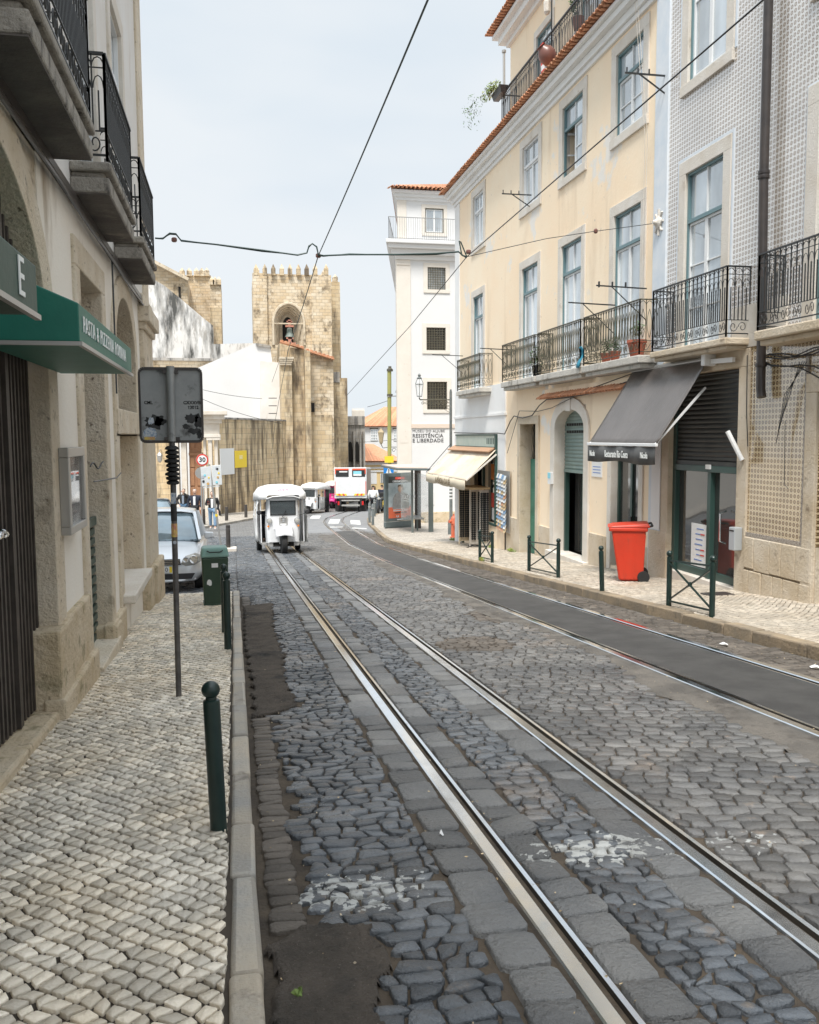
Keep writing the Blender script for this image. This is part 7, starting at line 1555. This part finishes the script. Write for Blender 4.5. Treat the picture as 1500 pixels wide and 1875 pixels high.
    mb=MB(); mb.hexa([(-.60,-.0,.245),(.60,-.0,.245),(.55,.08,.245),(-.55,.08,.245),(-.66,.0,.345),(.66,.0,.345),(.6,.08,.345),(-.6,.08,.345)]); mb.build('air_intake',M['plastic'],t)
    mb=MB(); mb.tube([(-.66,.13,.235),(-.45,.0,.22),(0,-.02,.215),(.45,.0,.22),(.66,.13,.235)],.022,6); mb.build('bumper_lip',paint,t)
    for s_ in (-1,1): mb=MB(); mb.tube([(s_*.1,1.0,.925),(s_*.5-.2,1.02,.93)],.008,5); mb.build('wiper',M['plastic'],t)
    t.location=loc; t.rotation_euler=(0,0,rot); return t
car=hatch('parked_car','silver hatchback facing us parked just past the left corner beside the green bin',M['silver'],(-1.36,15.75,gz(15.9)-.0),0)
car.rotation_euler=(-.075,0,0)
M['darkcar']=mk('black car paint',(.03,.035,.04),rough=.2,coat=1)
c2=hatch('parked_car','dark car with reflective windows standing farther back behind the silver hatchback',M['darkcar'],(-3.35,40.5,gz(40.5)),0,False); c2.scale=(1.08,1.1,1.02); c2.rotation_euler=(-.055,0,.15)
M['tukglass']=mk('smoky windscreen',(.10,.13,.14),rough=.05,alpha=.38,coat=1)
# ---- tuk tuks ----
M['vinyl']=mk('milky white vinyl',(.80,.80,.79),(.70,.70,.69),scale=2.5,rough=.35,bump=.8,bscale=5,spec=.6)
M['clearv']=mk('clear vinyl curtain',(.70,.70,.68),rough=.25,alpha=.72,bump=1,bscale=4); M['pink']=mk('pink paint',(.65,.03,.22),rough=.4); M['pinktext']=mk('pink lettering',(.75,.30,.42),rough=.5)
def tuktuk(label,loc,rot,paint,text=True,curtain=True,driver=True,group='tuk tuks in the street'):
    t=thing('tuk_tuk',label,'tuk tuk',(0,0,0),group)
    # cab front
    secs=[]
    for y,w,z0,z1 in ((.30,.40,.36,1.66),(.36,.46,.34,1.72),(.62,.50,.34,1.74)):
        secs.append([(w,y,z0),(w+.02,y,.8),(w,y,1.15),(w-.03,y+.0,z1-.05),(w-.1,y,z1),(-w+.1,y,z1),(-w+.03,y,z1-.05),(-w,y,1.15),(-w-.02,y,.8),(-w,y,z0)])
    mb=MB(); loft(mb,secs); mb.build('cab_front',paint,t,bevel=.03,seg=3,smooth=True)
    mb=MB(); mb.box(-.375,.375,.275,.30,1.16,1.60); fr_=mb.build('windscreen_frame',M['rubber'],t,bevel=.05,seg=3)
    mb=MB(); mb.box(-.35,.35,.262,.278,1.185,1.575); mb.build('windscreen',M['tukglass'],t,bevel=.04,seg=3)
    mb=MB(); mb.tube([(-.02,.25,1.12),(.10,.25,1.30)],.01,5); mb.build('wiper',M['plastic'],t)
    for s_ in (-1,1):
        mb=MB(); mb.lathe([(.02,-.06),(.065,-.05),(.075,.0),(.05,.06)],(s_*.40,.27,1.0),16,'y'); h=mb.build('headlight',M['lampglass'],t,smooth=True)
        mb=MB(); mb.lathe([(.082,.0),(.082,.02)],(s_*.40,.27,1.0),16,'y'); mb.build('lamp_ring',M['chrome'],h)
        mb=MB(); mb.bar((s_*.48,.3,1.15),(s_*.66,.22,1.22),.015); mb.lathe([(.05,-.02),(.075,0),(.05,.02)],(s_*.70,.22,1.26),12,'y'); mb.build('mirror',M['plastic'],t)
        mb=MB(); mb.lathe([(.03,-.02),(.03,.01)],(s_*.44,.28,.84),10,'y'); mb.build('indicator',M['amber'],t)
    mb=MB(); mb.box(-.12,.12,.25,.30,.86,1.12); bg_=mb.build('badge_plate',M['alu'] if text else paint,t,bevel=.02)
    mb=MB(); mb.tube([(.065*math.cos(a*PI/8),.24,1.03+.065*math.sin(a*PI/8)) for a in range(17)],.009,5); mb.lathe([(.04,-.01),(.04,0)],(0,.245,1.03),12,'y'); mb.build('badge',M['chrome'],bg_)
    mb=MB(); mb.box(-.09,.09,.243,.25,.875,.91); mb.build('number_plate',M['paper'],t)
    # mudguard and front wheel
    mb=MB(); secs=[]
    for k in range(7):
        a=PI*(.12+.76*k/6); y=.20-.43*math.cos(a); z=.39+.44*math.sin(a); secs.append([(-.26,y,z-.07),(-.2,y,z),(0,y,z+.03),(.2,y,z),(.26,y,z-.07)])
    loft(mb,secs,False); mb.build('mudguard',paint,t,smooth='full',solid=.015)
    wheel(t,0,.20,.345,.345,.17)
    mb=MB()
    for s_ in (-1,1): mb.tube([(s_*.11,.22,.31),(s_*.13,.30,.80)],.022,8)
    mb.build('fork',M['alu'],t)
    mb=MB(); mb.box(-.30,.30,.36,.60,.22,.74); mb.build('wheel_arch',M['dark'],t)
    mb=MB(); mb.box(-.62,.62,.55,2.75,.26,.34); mb.box(-.46,-.30,.34,.4,.24,.36); mb.box(.30,.46,.34,.4,.24,.36); mb.build('floor',M['alu'],t,bevel=.01)
    for s_ in (-1,1): wheel(t,s_*.60,2.3,.27,.27,.15)
    mb=MB(); mb.box(-.62,.62,1.9,2.75,.34,.62); mb.box(-.55,.55,2.35,2.6,.62,1.1); mb.build('rear_seat',M['plastic'],t,bevel=.04); mb=MB(); mb.box(-.25,.25,.95,1.3,.34,.72); mb.build('driver_seat',M['plastic'],t,bevel=.04)
    mb=MB(); 
    for s_ in (-1,1):
        for y,zt in ((.62,1.72),(1.5,1.78),(2.72,1.74)): mb.bar((s_*.63,y,.34),(s_*.63,y,zt),.035)
        mb.bar((s_*.63,.62,1.74),(s_*.63,2.72,1.76),.035); mb.bar((s_*.63,1.5,.8),(s_*.63,2.72,.8),.03)
    mb.bar((-.5,.6,1.05),(-.12,.62,1.05),.03) ; mb.build('frame',paint,t)
    # canopy
    secs=[]
    for y,w,z,h in ((.12,.46,1.74,.03),(.25,.60,1.74,.12),(.6,.70,1.74,.27),(1.4,.74,1.74,.36),(2.3,.74,1.73,.33),(2.75,.70,1.70,.22),(2.88,.6,1.66,.1)):
        secs.append([(w+.02,y,z-.10),(w,y,z+h*.35),(w*.85,y,z+h*.8),(w*.5,y,z+h),(0,y,z+h*1.04),(-w*.5,y,z+h),(-w*.85,y,z+h*.8),(-w,y,z+h*.35),(-w-.02,y,z-.10)])
    mb=MB(); loft(mb,secs,False); cn=mb.build('canopy',M['vinyl'],t,smooth='full',solid=.012)
    if text: 
        tm=text_mb('XES',.15,lambda x,y,z:(x+.02,.33+.9*y,1.915+.42*y+.012),.003,sx=1.4,bold=.004); tm.build('lettering',M['pinktext'],cn)
    mb=MB(); mb.tube([(-.48,.10,1.66),(-.3,.04,1.72),(0,.0,1.74),(.3,.04,1.72),(.48,.10,1.66)],.02,6); mb.build('visor_edge',M['vinyl'],cn)
    if curtain:
        for s_ in (-1,1):
            mb=MB(); mb.grid(lambda u,v:(s_*(.70+.035*math.sin(u*14+v*3)*(.3+v)+.04*v),.62+(2.2 if s_>0 else .75)*u+(.0 if s_>0 else -.05*v),1.68-(1.38 if s_>0 else 1.30)*v+.03*math.sin(u*9)*v),[i/20 for i in range(21)],[i/6 for i in range(7)]); mb.build('side_curtain',M['vinyl' if s_<0 else 'clearv'],t,smooth='full',solid=.005)
        mb=MB(); mb.grid(lambda u,v:(-.72-.05*math.sin(v*3),1.35+.9*u,1.66-1.3*v),[0,.5,1],[i/5 for i in range(6)]); mb.build('side_curtain',M['clearv'],t,smooth='full',solid=.005)
        mb=MB(); mb.tube([(-.66,.62,1.62),(-.80,.58,1.35),(-.84,.58,1.2),(-.76,.6,1.02)],.012,5); mb.build('loose_strap',M['vinyl'],t)
    else:
        mb=MB(); mb.grid(lambda u,v:(.68+.02*math.sin(u*12),.62+1.0*u,1.15-.78*v),[i/8 for i in range(9)],[0,.5,1]); mb.build('side_curtain',M['clearv'],t,smooth='full',solid=.005)
        mb=MB(); mb.grid(lambda u,v:(.66+.02*math.sin(u*12),1.7+1.0*u,1.68-1.2*v),[i/8 for i in range(9)],[0,.5,1]); mb.build('rear_curtain',M['plastic'],t,smooth='full',solid=.005)
    t.location=loc; t.rotation_euler=(0,0,rot)
    return t
tk=tuktuk('white three-wheeled tuk tuk with plastic side curtains and pink roof lettering driving towards us on the left track',(1.45,25.95,gz(26.1)),0,M['carwhite'],driver=True)
tk['label']='nearest white tuk tuk with plastic curtains and pink roof lettering, on the left track'
tk.rotation_euler=(-.07,0,.03); tk.scale=(1.02,1,1.0)
tuktuk('smaller white tuk tuk with an open dark side just left of the truck',(4.75,57.3,gz(58.3)),0,M['carwhite'],text=False,curtain=False).rotation_euler=(-.05,0,-.40)
tuktuk('pink tuk tuk mostly hidden behind the left side of the white truck',(7.15,64.8,gz(65.5)),0,M['pink'],text=False,curtain=False).rotation_euler=(-.05,0,-.3)
# ---- truck ----
tr=thing('box_truck','white box truck seen from behind with orange striped tail lift at the street bend','truck',(0,0,0))
M['tbox']=mk('white truck box',(.74,.75,.76),(.66,.67,.68),scale=2,rough=.45); M['tred']=mk('red marking tape',(.72,.09,.03),rough=.5); M['brownside']=mk('brown printed truck side',(.16,.12,.09),(.26,.20,.15),scale=2,rough=.5)
Wt=1.10
mb=MB(); mb.box(-Wt,Wt,.0,6.2,.95,3.05); bx=mb.build('cargo_box',M['tbox'],tr,bevel=.03)
mb=MB(); mb.box(Wt+.002,Wt+.012,.12,6.1,1.0,2.95); mb.build('printed_side',M['brownside'],bx)
mb=MB(); mb.box(-Wt+.08,Wt-.08,-.06,-.01,1.12,2.36); ta=mb.build('tail_lift',M['tbox'],tr,bevel=.012)
for s_ in (-1,1):
    mb=MB(); mb.box(s_*(Wt-.03),s_*(Wt-.09),-.03,-.004,1.2,2.1); mb.build('red_strip',M['tred'],bx)
    mb=MB(); mb.box(s_*.12,s_*(Wt-.1),-.03,-.004,2.42,2.95); p=mb.build('door_panel',M['iron'],bx)
    mb=MB(); mb.box(s_*.12,s_*(Wt-.06),-.04,-.03,2.87,2.97); mb.box(s_*(Wt-.06),s_*(Wt-.12),-.04,-.03,2.6,2.87); mb.build('red_edge',M['tred'],p)
    mb=MB(); mb.box(s_*.2,s_*.75,-.045,-.031,2.60 if s_>0 else 2.72,2.80); mb.build('door_sign',M['cyan'] if s_>0 else M['paper'],p)
    if s_>0: mb=MB(); mb.box(.2,.75,-.045,-.031,2.48,2.60); mb.build('door_sign',M['paper'],p)
    for k in range(5):
        x=s_*(.30+.14*k); mb=MB(); mb.hexa([(x-.07,-.075,1.14),(x+.07,-.075,1.14),(x+.07,-.061,1.14),(x-.07,-.061,1.14),(x-.07+.06*s_,-.075,1.27),(x+.07+.06*s_,-.075,1.27),(x+.07+.06*s_,-.061,1.27),(x-.07+.06*s_,-.061,1.27)]); mb.build('hazard_stripe',M['tred'] if k%2 else M['yel'],ta)
    mb=MB(); mb.box(s_*.82-.06,s_*.82+.06,.0,.08,.50,.76); mb.build('tail_light',M['redlamp'],tr)
    mb=MB(); mb.box(s_*.70-.05,s_*.70+.05,-.02,.5,.45,.98); mb.build('lift_arm',M['plastic'],tr)
    for dx in (0,-.26): wheel(tr,s_*(.86+dx),.85,.42,.42,.24)
    wheel(tr,s_*.88,5.4,.42,.42,.24)
    mb=MB(); mb.box(s_*.55,s_*1.08,.3,.33,.08,.62); mb.build('mud_flap',M['rubber'],tr)
mb=MB(); mb.box(-.78,.78,-.02,.06,.86,.98); mb.box(-1.0,1.0,.3,6,.75,.93); mb.build('chassis',M['plastic'],tr)
mb=MB(); mb.box(-.62,.62,-.04,.04,.76,.84); mb.box(-.62,.62,-.04,.04,.42,.52); mb.build('rear_bar',M['alu'],tr,bevel=.01)
mb=MB(); mb.box(-1.05,1.05,6.35,8.0,.5,2.35); mb.build('cab',M['tbox'],tr,bevel=.12,seg=3)
tr.location=(7.78,58.8,gz(59.5)); tr.rotation_euler=(-.04,0,-.20)
# ---- scooters at the bend ----
def scooter(label,loc,rot,col):
    t=thing('scooter',label,'scooter',(0,0,0),'parked scooters at the far bend')
    for y in (.2,1.45): wheel(t,0,y,.25,.25,.10)
    mb=MB(); mb.hexa([(-.12,.85,.3),(.12,.85,.3),(.13,1.65,.4),(-.13,1.65,.4),(-.14,.85,.72),(.14,.85,.72),(.12,1.7,.78),(-.12,1.7,.78)]); mb.hexa([(-.18,.30,.28),(.18,.30,.28),(.15,.42,.28),(-.15,.42,.28),(-.17,.42,.92),(.17,.42,.92),(.12,.52,.92),(-.12,.52,.92)]); mb.box(-.13,.13,.35,.9,.25,.32); mb.build('body',col,t,bevel=.04)
    mb=MB(); mb.box(-.13,.13,.85,1.6,.76,.86); mb.build('seat',M['rubber'],t,bevel=.03)
    mb=MB(); mb.tube([(0,.2,.25),(0,.40,1.0)],.03,8); mb.tube([(-.32,.48,1.03),(-.1,.42,.98),(.1,.42,.98),(.32,.48,1.03)],.018,6); mb.build('handlebar',M['plastic'],t)
    mb=MB(); mb.lathe([(.02,-.04),(.08,-.02),(.08,.04)],(0,.33,.92),12,'y'); mb.build('headlight',M['lampglass'],t,smooth=True)
    mb=MB(); mb.box(-.2,.2,1.55,1.95,.88,1.2); mb.build('top_box',M['rubber'],t,bevel=.05)
    t.location=loc; t.rotation_euler=(0,0,rot); return t
for (px,py,r,cl,lb) in ((692,941,-.35,'darkcar','black scooter nearest the barrier posts at the far bend'),(698,938,-.35,'plastic','black scooter in the middle of the row at the far bend'),(705,939,-.3,'yel','dark and yellow scooter beside the poster panel at the far bend'),(697,932,-.35,'silver','silver scooter at the back of the row at the far bend')):
    p=gpt(px,py,.1); scooter(lb,tuple(p),r,M[cl])
# ================= PEOPLE =================
M['skin']=mk('skin',(.55,.36,.27),rough=.6); M['hairg']=mk('grey hair',(.35,.34,.33),rough=.8); M['hairb']=mk('brown hair',(.09,.05,.03),rough=.7); M['hairk']=mk('dark hair',(.03,.025,.02),rough=.7)
M['navy']=mk('navy coat',(.015,.02,.035),(.025,.03,.05),scale=6,rough=.8); M['blackj']=mk('black jacket',(.012,.012,.013),rough=.7); M['jean']=mk('light blue jeans',(.17,.28,.42),(.24,.36,.5),scale=9,rough=.85); M['jeand']=mk('blue jeans',(.06,.12,.2),rough=.85); M['blackt']=mk('black trousers',(.015,.015,.018),rough=.8); M['greysh']=mk('grey blue shirt',(.22,.26,.32),rough=.8); M['shoe']=mk('pale shoes',(.5,.48,.46),rough=.6)
def skin_obj(name,verts,edges,rad,mat,parent,sub=1):
    me=bpy.data.meshes.new(name); me.from_pydata([tuple(v) for v in verts],edges,[]); o=bpy.data.objects.new(name,me); COL.objects.link(o)
    o.modifiers.new('Skin','SKIN')
    if not me.skin_vertices: raise RuntimeError('no skin layer')
    for i,r in enumerate(rad):
        sv=me.skin_vertices[0].data[i]; sv.radius=(r if isinstance(r,tuple) else (r,r)); sv.use_root=(i==0)
    s=o.modifiers.new('u','SUBSURF'); s.levels=sub; s.render_levels=sub
    o.modifiers['Skin'].use_smooth_shade=True
    me.materials.append(mat)
    if parent: o.parent=parent
    return o
def hand(c,d,side,parent,curl=.5):
    """palm and five bent fingers; c wrist, d direction of the hand"""
    d=Vector(d).normalized(); x=d.cross(Vector((0,1,0))).normalized() if abs(d.y)<.9 else Vector((1,0,0)); n=d.cross(x)
    vs=[c,c+d*.035,c+d*.085]; ed=[(0,1),(1,2)]; rad=[(.022,.016),(.036,.016),(.038,.014)]
    for k,L_ in enumerate((.062,.075,.07,.055)):
        b=len(vs); off=x*(.027-.018*k); vs+= [c+d*.09+off,c+d*(.09+L_*.5)+off+n*.012*curl,c+d*(.09+L_*.85)+off+n*.05*curl]; ed+=[(2,b),(b,b+1),(b+1,b+2)]; rad+=[.0095,.0085,.007]
    b=len(vs); vs+=[c+d*.03+x*.04*side,c+d*.065+x*.06*side+n*.01]; ed+=[(1,b),(b,b+1)]; rad+=[.012,.009]
    return skin_obj('hand',vs,ed,rad,M['skin'],parent,1)
def person(label,loc,rot,h=1.75,arms=None,legs=(.12,-.10),jacket='navy',trous='blackt',hair='hairg',shirt='greysh',long=False,hairlong=False,group='pedestrians by the church',coatlen=.0,seated=False,female=False):
    t=thing('person',label,'person',(0,0,0),group); k=h/1.75; V=lambda x,y,z:Vector((x,y,z))*k
    sw=.165 if female else .185
    la,lb_=legs
    # -y is forward
    def leg(s,a):
        if seated: return [V(s*.09,0,.93-.41),V(s*.12,-.42,.95-.40),V(s*.12,-.44,.12),V(s*.12,-.58,.07)]
        return [V(s*.09,0,.92),V(s*.10,-a*.8-.02,.50),V(s*.10,-a*1.5+.03,.09),V(s*.105,-a*1.5-.13,.035)]
    dz=-.40 if seated else 0
    D=lambda x,y,z:V(x,y,z+dz)
    L=leg(1,la); R_=leg(-1,lb_)
    arms=arms or {}
    aR=arms.get('R',[(-sw-.03,.0,1.40),(-sw-.08,.02,1.14),(-sw-.06,-.10,.90)]); aL=arms.get('L',[(sw+.03,.0,1.40),(sw+.08,.02,1.14),(sw+.06,-.10,.90)])
    aR=[D(*p) for p in aR]; aL=[D(*p) for p in aL]
    vs=[D(0,0,.95),D(0,-.01,1.12),D(0,0,1.34),D(0,0,1.46),D(0,-.01,1.53),D(0,-.025,1.60),D(0,-.015,1.68),D(0,.0,1.735)]
    ed=[(i,i+1) for i in range(7)]; rad=[(.15,.11),(.135,.10),(.165,.11),(.06,.055),(.052,.052),(.068,.085),(.078,.092),(.045,.055)]
    for A in (L,R_):
        b=len(vs); vs+=A; ed+=[(0,b),(b,b+1),(b+1,b+2),(b+2,b+3)]; rad+=[.085,.055,.04,.03]
    for A in (aL,aR):
        b=len(vs); vs+=A; ed+=[(2,b),(b,b+1),(b+1,b+2)]; rad+=[.055,.04,.026]
    rad=[tuple(q*k for q in r) if isinstance(r,tuple) else r*k for r in rad]
    skin_obj('body',vs,ed,rad,M['skin'],t,2)
    # face
    for s in (-1,1):
        mb=MB(); mb.lathe([(.003,-.009),(.011,-.004),(.011,.004)],D(s*.031,-.103,1.645),8,'y'); mb.build('eye',M['dark'],t)
        mb=MB(); mb.lathe([(.01,-.008),(.024,0),(.012,.008)],D(s*.082,-.0,1.635),8,'x'); mb.build('ear',M['skin'],t)
    mb=MB(); a=D(0,-.098,1.655); mb.hexa([D(-.015,-.10,1.60),D(.015,-.10,1.60),D(.012,-.08,1.60),D(-.012,-.08,1.60),D(-.006,-.10,1.65),D(.006,-.10,1.65),D(.006,-.08,1.65),D(-.006,-.08,1.65)]); mb.v=[(v[0],v[1]-(.018*k if i<2 else 0),v[2]) for i,v in enumerate(mb.v)]; mb.build('nose',M['skin'],t)
    mb=MB(); c=D(0,-.094,1.572); mb.box(c.x-.022*k,c.x+.022*k,c.y-.006,c.y+.01,c.z-.004*k,c.z+.004*k); mb.build('mouth',mk('lips',(.35,.12,.10),rough=.5) if 'lips' not in bpy.data.materials else bpy.data.materials['lips'],t)
    # hair
    hv=[D(0,.035,1.64),D(0,.02,1.705),D(0,-.03,1.745)]; hr=[(.080,.075),(.088,.09),(.066,.05)]
    if hairlong: hv=[D(0,.06,1.50),D(0,.055,1.58)]+hv; hr=[(.05,.03),(.075,.055)]+hr
    skin_obj('hair',hv,[(i,i+1) for i in range(len(hv)-1)],[tuple(q*k for q in r) for r in hr],M[hair],t,2)
    # trousers
    b_=[D(0,0,.97)]; tv=b_+L[:3]+R_[:3]; te=[(0,1),(1,2),(2,3),(0,4),(4,5),(5,6)]; tr_=[(.165,.125),.105,.075,.062,.105,.075,.062]
    tv[3]=tv[3]+Vector((0,0,.04)); tv[6]=tv[6]+Vector((0,0,.04))
    skin_obj('trousers',tv,te,[tuple(q*k for q in r) if isinstance(r,tuple) else r*k for r in tr_],M[trous],t,2)
    for A in (L,R_): skin_obj('shoe',[A[2]+Vector((0,.03,-.04)),A[3]+Vector((0,0,.01)),A[3]+Vector((0,-.06,.0))],[(0,1),(1,2)],[(.045,.045),(.048,.035),(.038,.028)],M['shoe' if trous!='blackt' else 'blackj'],t,1)
    # jacket
    zl=.92-coatlen
    jv=[D(0,0,1.30),D(0,-.005,1.12),D(0,0,zl),D(0,0,1.42),D(0,.01,1.485)]+aL+aR
    je=[(0,1),(1,2),(0,3),(3,4),(0,5),(5,6),(6,7),(0,8),(8,9),(9,10)]
    jr=[(.19,.14),(.175,.135),(.19,.145),(.13,.10),(.07,.065)]+[.085,.062,.046]*2
    j=skin_obj('jacket',jv,je,[tuple(q*k for q in r) if isinstance(r,tuple) else r*k for r in jr],M[jacket],t,2)
    mb=MB(); mb.hexa([D(-.045,-.162,1.0),D(.045,-.162,1.0),D(.05,-.10,1.0),D(-.05,-.10,1.0),D(-.05,-.150,1.40),D(.05,-.150,1.40),D(.05,-.09,1.42),D(-.05,-.09,1.42)]); mb.build('shirt',M[shirt],t,bevel=.015)
    for A,s in ((aL,1),(aR,-1)):
        d=(A[2]-A[1]).normalized(); hand(A[2]+d*.01,d,-s,t)
    t.location=loc; t.rotation_euler=(0,0,rot); t.scale=(1,1,1) if seated else (1.12,1.08,1); return t
gp=lambda px,py:tuple(gpt(px,py,.08))
person('man in an open black jacket and blue jeans raising a hand to his face',gp(338,958),-.25,1.80,arms={'R':[(-.21,.0,1.40),(-.33,.02,1.17),(-.20,-.12,.98)],'L':[(.2,-.02,1.40),(.32,-.12,1.30),(.06,-.19,1.55)]},jacket='blackj',trous='jeand',hair='hairk')
person('grey-haired man in a long navy coat between two other pedestrians',gp(358,963),-.1,1.80,arms={'R':[(-.2,.0,1.40),(-.29,.03,1.14),(-.24,-.06,.90)]},jacket='navy',trous='blackt',hair='hairg',coatlen=.12,shirt='paper')
wm=person('woman in a black jacket and light blue jeans holding up a phone',gp(390,969),-.05,1.72,arms={'R':[(-.19,.0,1.38),(-.25,.0,1.14),(-.17,-.24,1.18)]},jacket='blackj',trous='jean',hair='hairb',hairlong=True,female=True,legs=(.08,-.12),shirt='paper')
ph=thing('phone','small dark phone with red edge held in the walking woman\'s hand','phone',tuple(Vector(gp(390,969))+Vector((-.16,-.33,1.22)))); mb=MB(); c=ph.location; mb.box(c.x-.035,c.x+.035,c.y-.01,c.y,c.z-.05,c.z+.09); mb.build('case',M['redp'],ph,bevel=.005)
mb=MB(); mb.box(c.x-.03,c.x+.03,c.y-.014,c.y-.01,c.z-.045,c.z+.085); mb.build('screen',M['iron'],ph)
bg=thing('shoulder_bag','black bag hanging at the right side of the walking woman','bag',tuple(Vector(gp(390,969))+Vector((.3,.0,.9)))); c=bg.location; mb=MB(); mb.hexa([(c.x-.02,c.y-.12,c.z-.28),(c.x+.10,c.y-.12,c.z-.28),(c.x+.10,c.y+.12,c.z-.28),(c.x-.02,c.y+.12,c.z-.28),(c.x-.06,c.y-.1,c.z+.08),(c.x,c.y-.1,c.z+.08),(c.x,c.y+.1,c.z+.08),(c.x-.06,c.y+.1,c.z+.08)]); mb.build('bag',M['blackj'],bg,bevel=.02); mb=MB(); mb.bar((c.x-.04,c.y,c.z+.08),(c.x-.14,c.y,c.z+.5),.03,.012); mb.build('strap',M['blackj'],bg)
# driver and passengers of the nearest tuk tuk
tl=tk.location
def seat(label,dx,dy,dz,**kw): return person(label,(tl.x+dx,tl.y+dy,tl.z+dz),.0,1.66,seated=True,group='people in the nearest tuk tuk',**kw)
seat('driver in a dark jacket leaning behind the windscreen of the nearest tuk tuk',-.08,1.2,.22,arms={'R':[(-.2,-.02,1.38),(-.28,-.2,1.2),(-.2,-.42,1.22)],'L':[(.2,-.02,1.38),(.28,-.2,1.2),(.2,-.42,1.22)]},jacket='blackj',hair='hairk',trous='jeand')
seat('passenger in a dark coat visible through the open left side of the nearest tuk tuk',-.42,2.3,.12,jacket='navy',hair='hairb',trous='blackt')
# two riders and passers-by at the bend
person('far pedestrian in a white top walking beside the truck at the bend',tuple(gpt(684,940,.1)),2.8,1.72,jacket='paper',trous='blackt',hair='hairk',group='people at the far bend')
person('far pedestrian in dark clothes with a yellow bag beside the poster panel',tuple(gpt(700,936,.1)),2.6,1.72,jacket='navy',trous='jeand',hair='hairk',group='people at the far bend')
# ================= LITTER =================
for i,(px,py,s_,lb) in enumerate(((1325,1181,.05,'crumpled white paper scrap by the right kerb before the tiled building'),(1492,1223,.06,'white paper scrap by the kerb at the right edge of the street'),(808,1530,.012,'tiny pale scrap lying beside the left rail'))):
    p=gpt(px,py,.02); r_=random.Random(i); mb=MB(); n=7
    mb.add([(p.x+s_*r_.uniform(.6,1)*math.cos(k*2*PI/n),p.y+s_*r_.uniform(.6,1)*math.sin(k*2*PI/n),p.z+r_.uniform(.0,.02)) for k in range(n)]+[(p.x,p.y,p.z+.03)],[(k,(k+1)%n,n) for k in range(n)])
    tag(mb.build('paper_scrap',M['paper'],solid=.002),lb,'litter','paper scraps on the ground')
M['bits']=mk('dry leaf bits',(.34,.24,.12),(.5,.42,.3),scale=30,rough=.8,island=.5)
r_=random.Random(77); mb=MB()
for _ in range(900):
    y=1.3+14*r_.random()**1.6; x=r_.choice((r_.uniform(.1,5.2),r_.uniform(.1,.4),r_.uniform(.95,1.2),r_.uniform(4.7,5.25),r_.uniform(3.3,3.7))); z=gz(y)+.022; s_=r_.uniform(.003,.009); a=r_.uniform(0,PI); t_=r_.uniform(-.004,.004)
    mb.add([(x+s_*math.cos(a),y+s_*math.sin(a),z),(x+s_*.5*math.cos(a+1.6),y+s_*.5*math.sin(a+1.6),z+t_),(x-s_*math.cos(a),y-s_*math.sin(a),z),(x+s_*.5*math.cos(a-1.6),y+s_*.5*math.sin(a-1.6),z-t_)],[(0,1,2,3)])
tag(mb.build('leaf_debris',M['bits']),'small dry leaf bits scattered over the cobbled road','debris',kind='stuff')
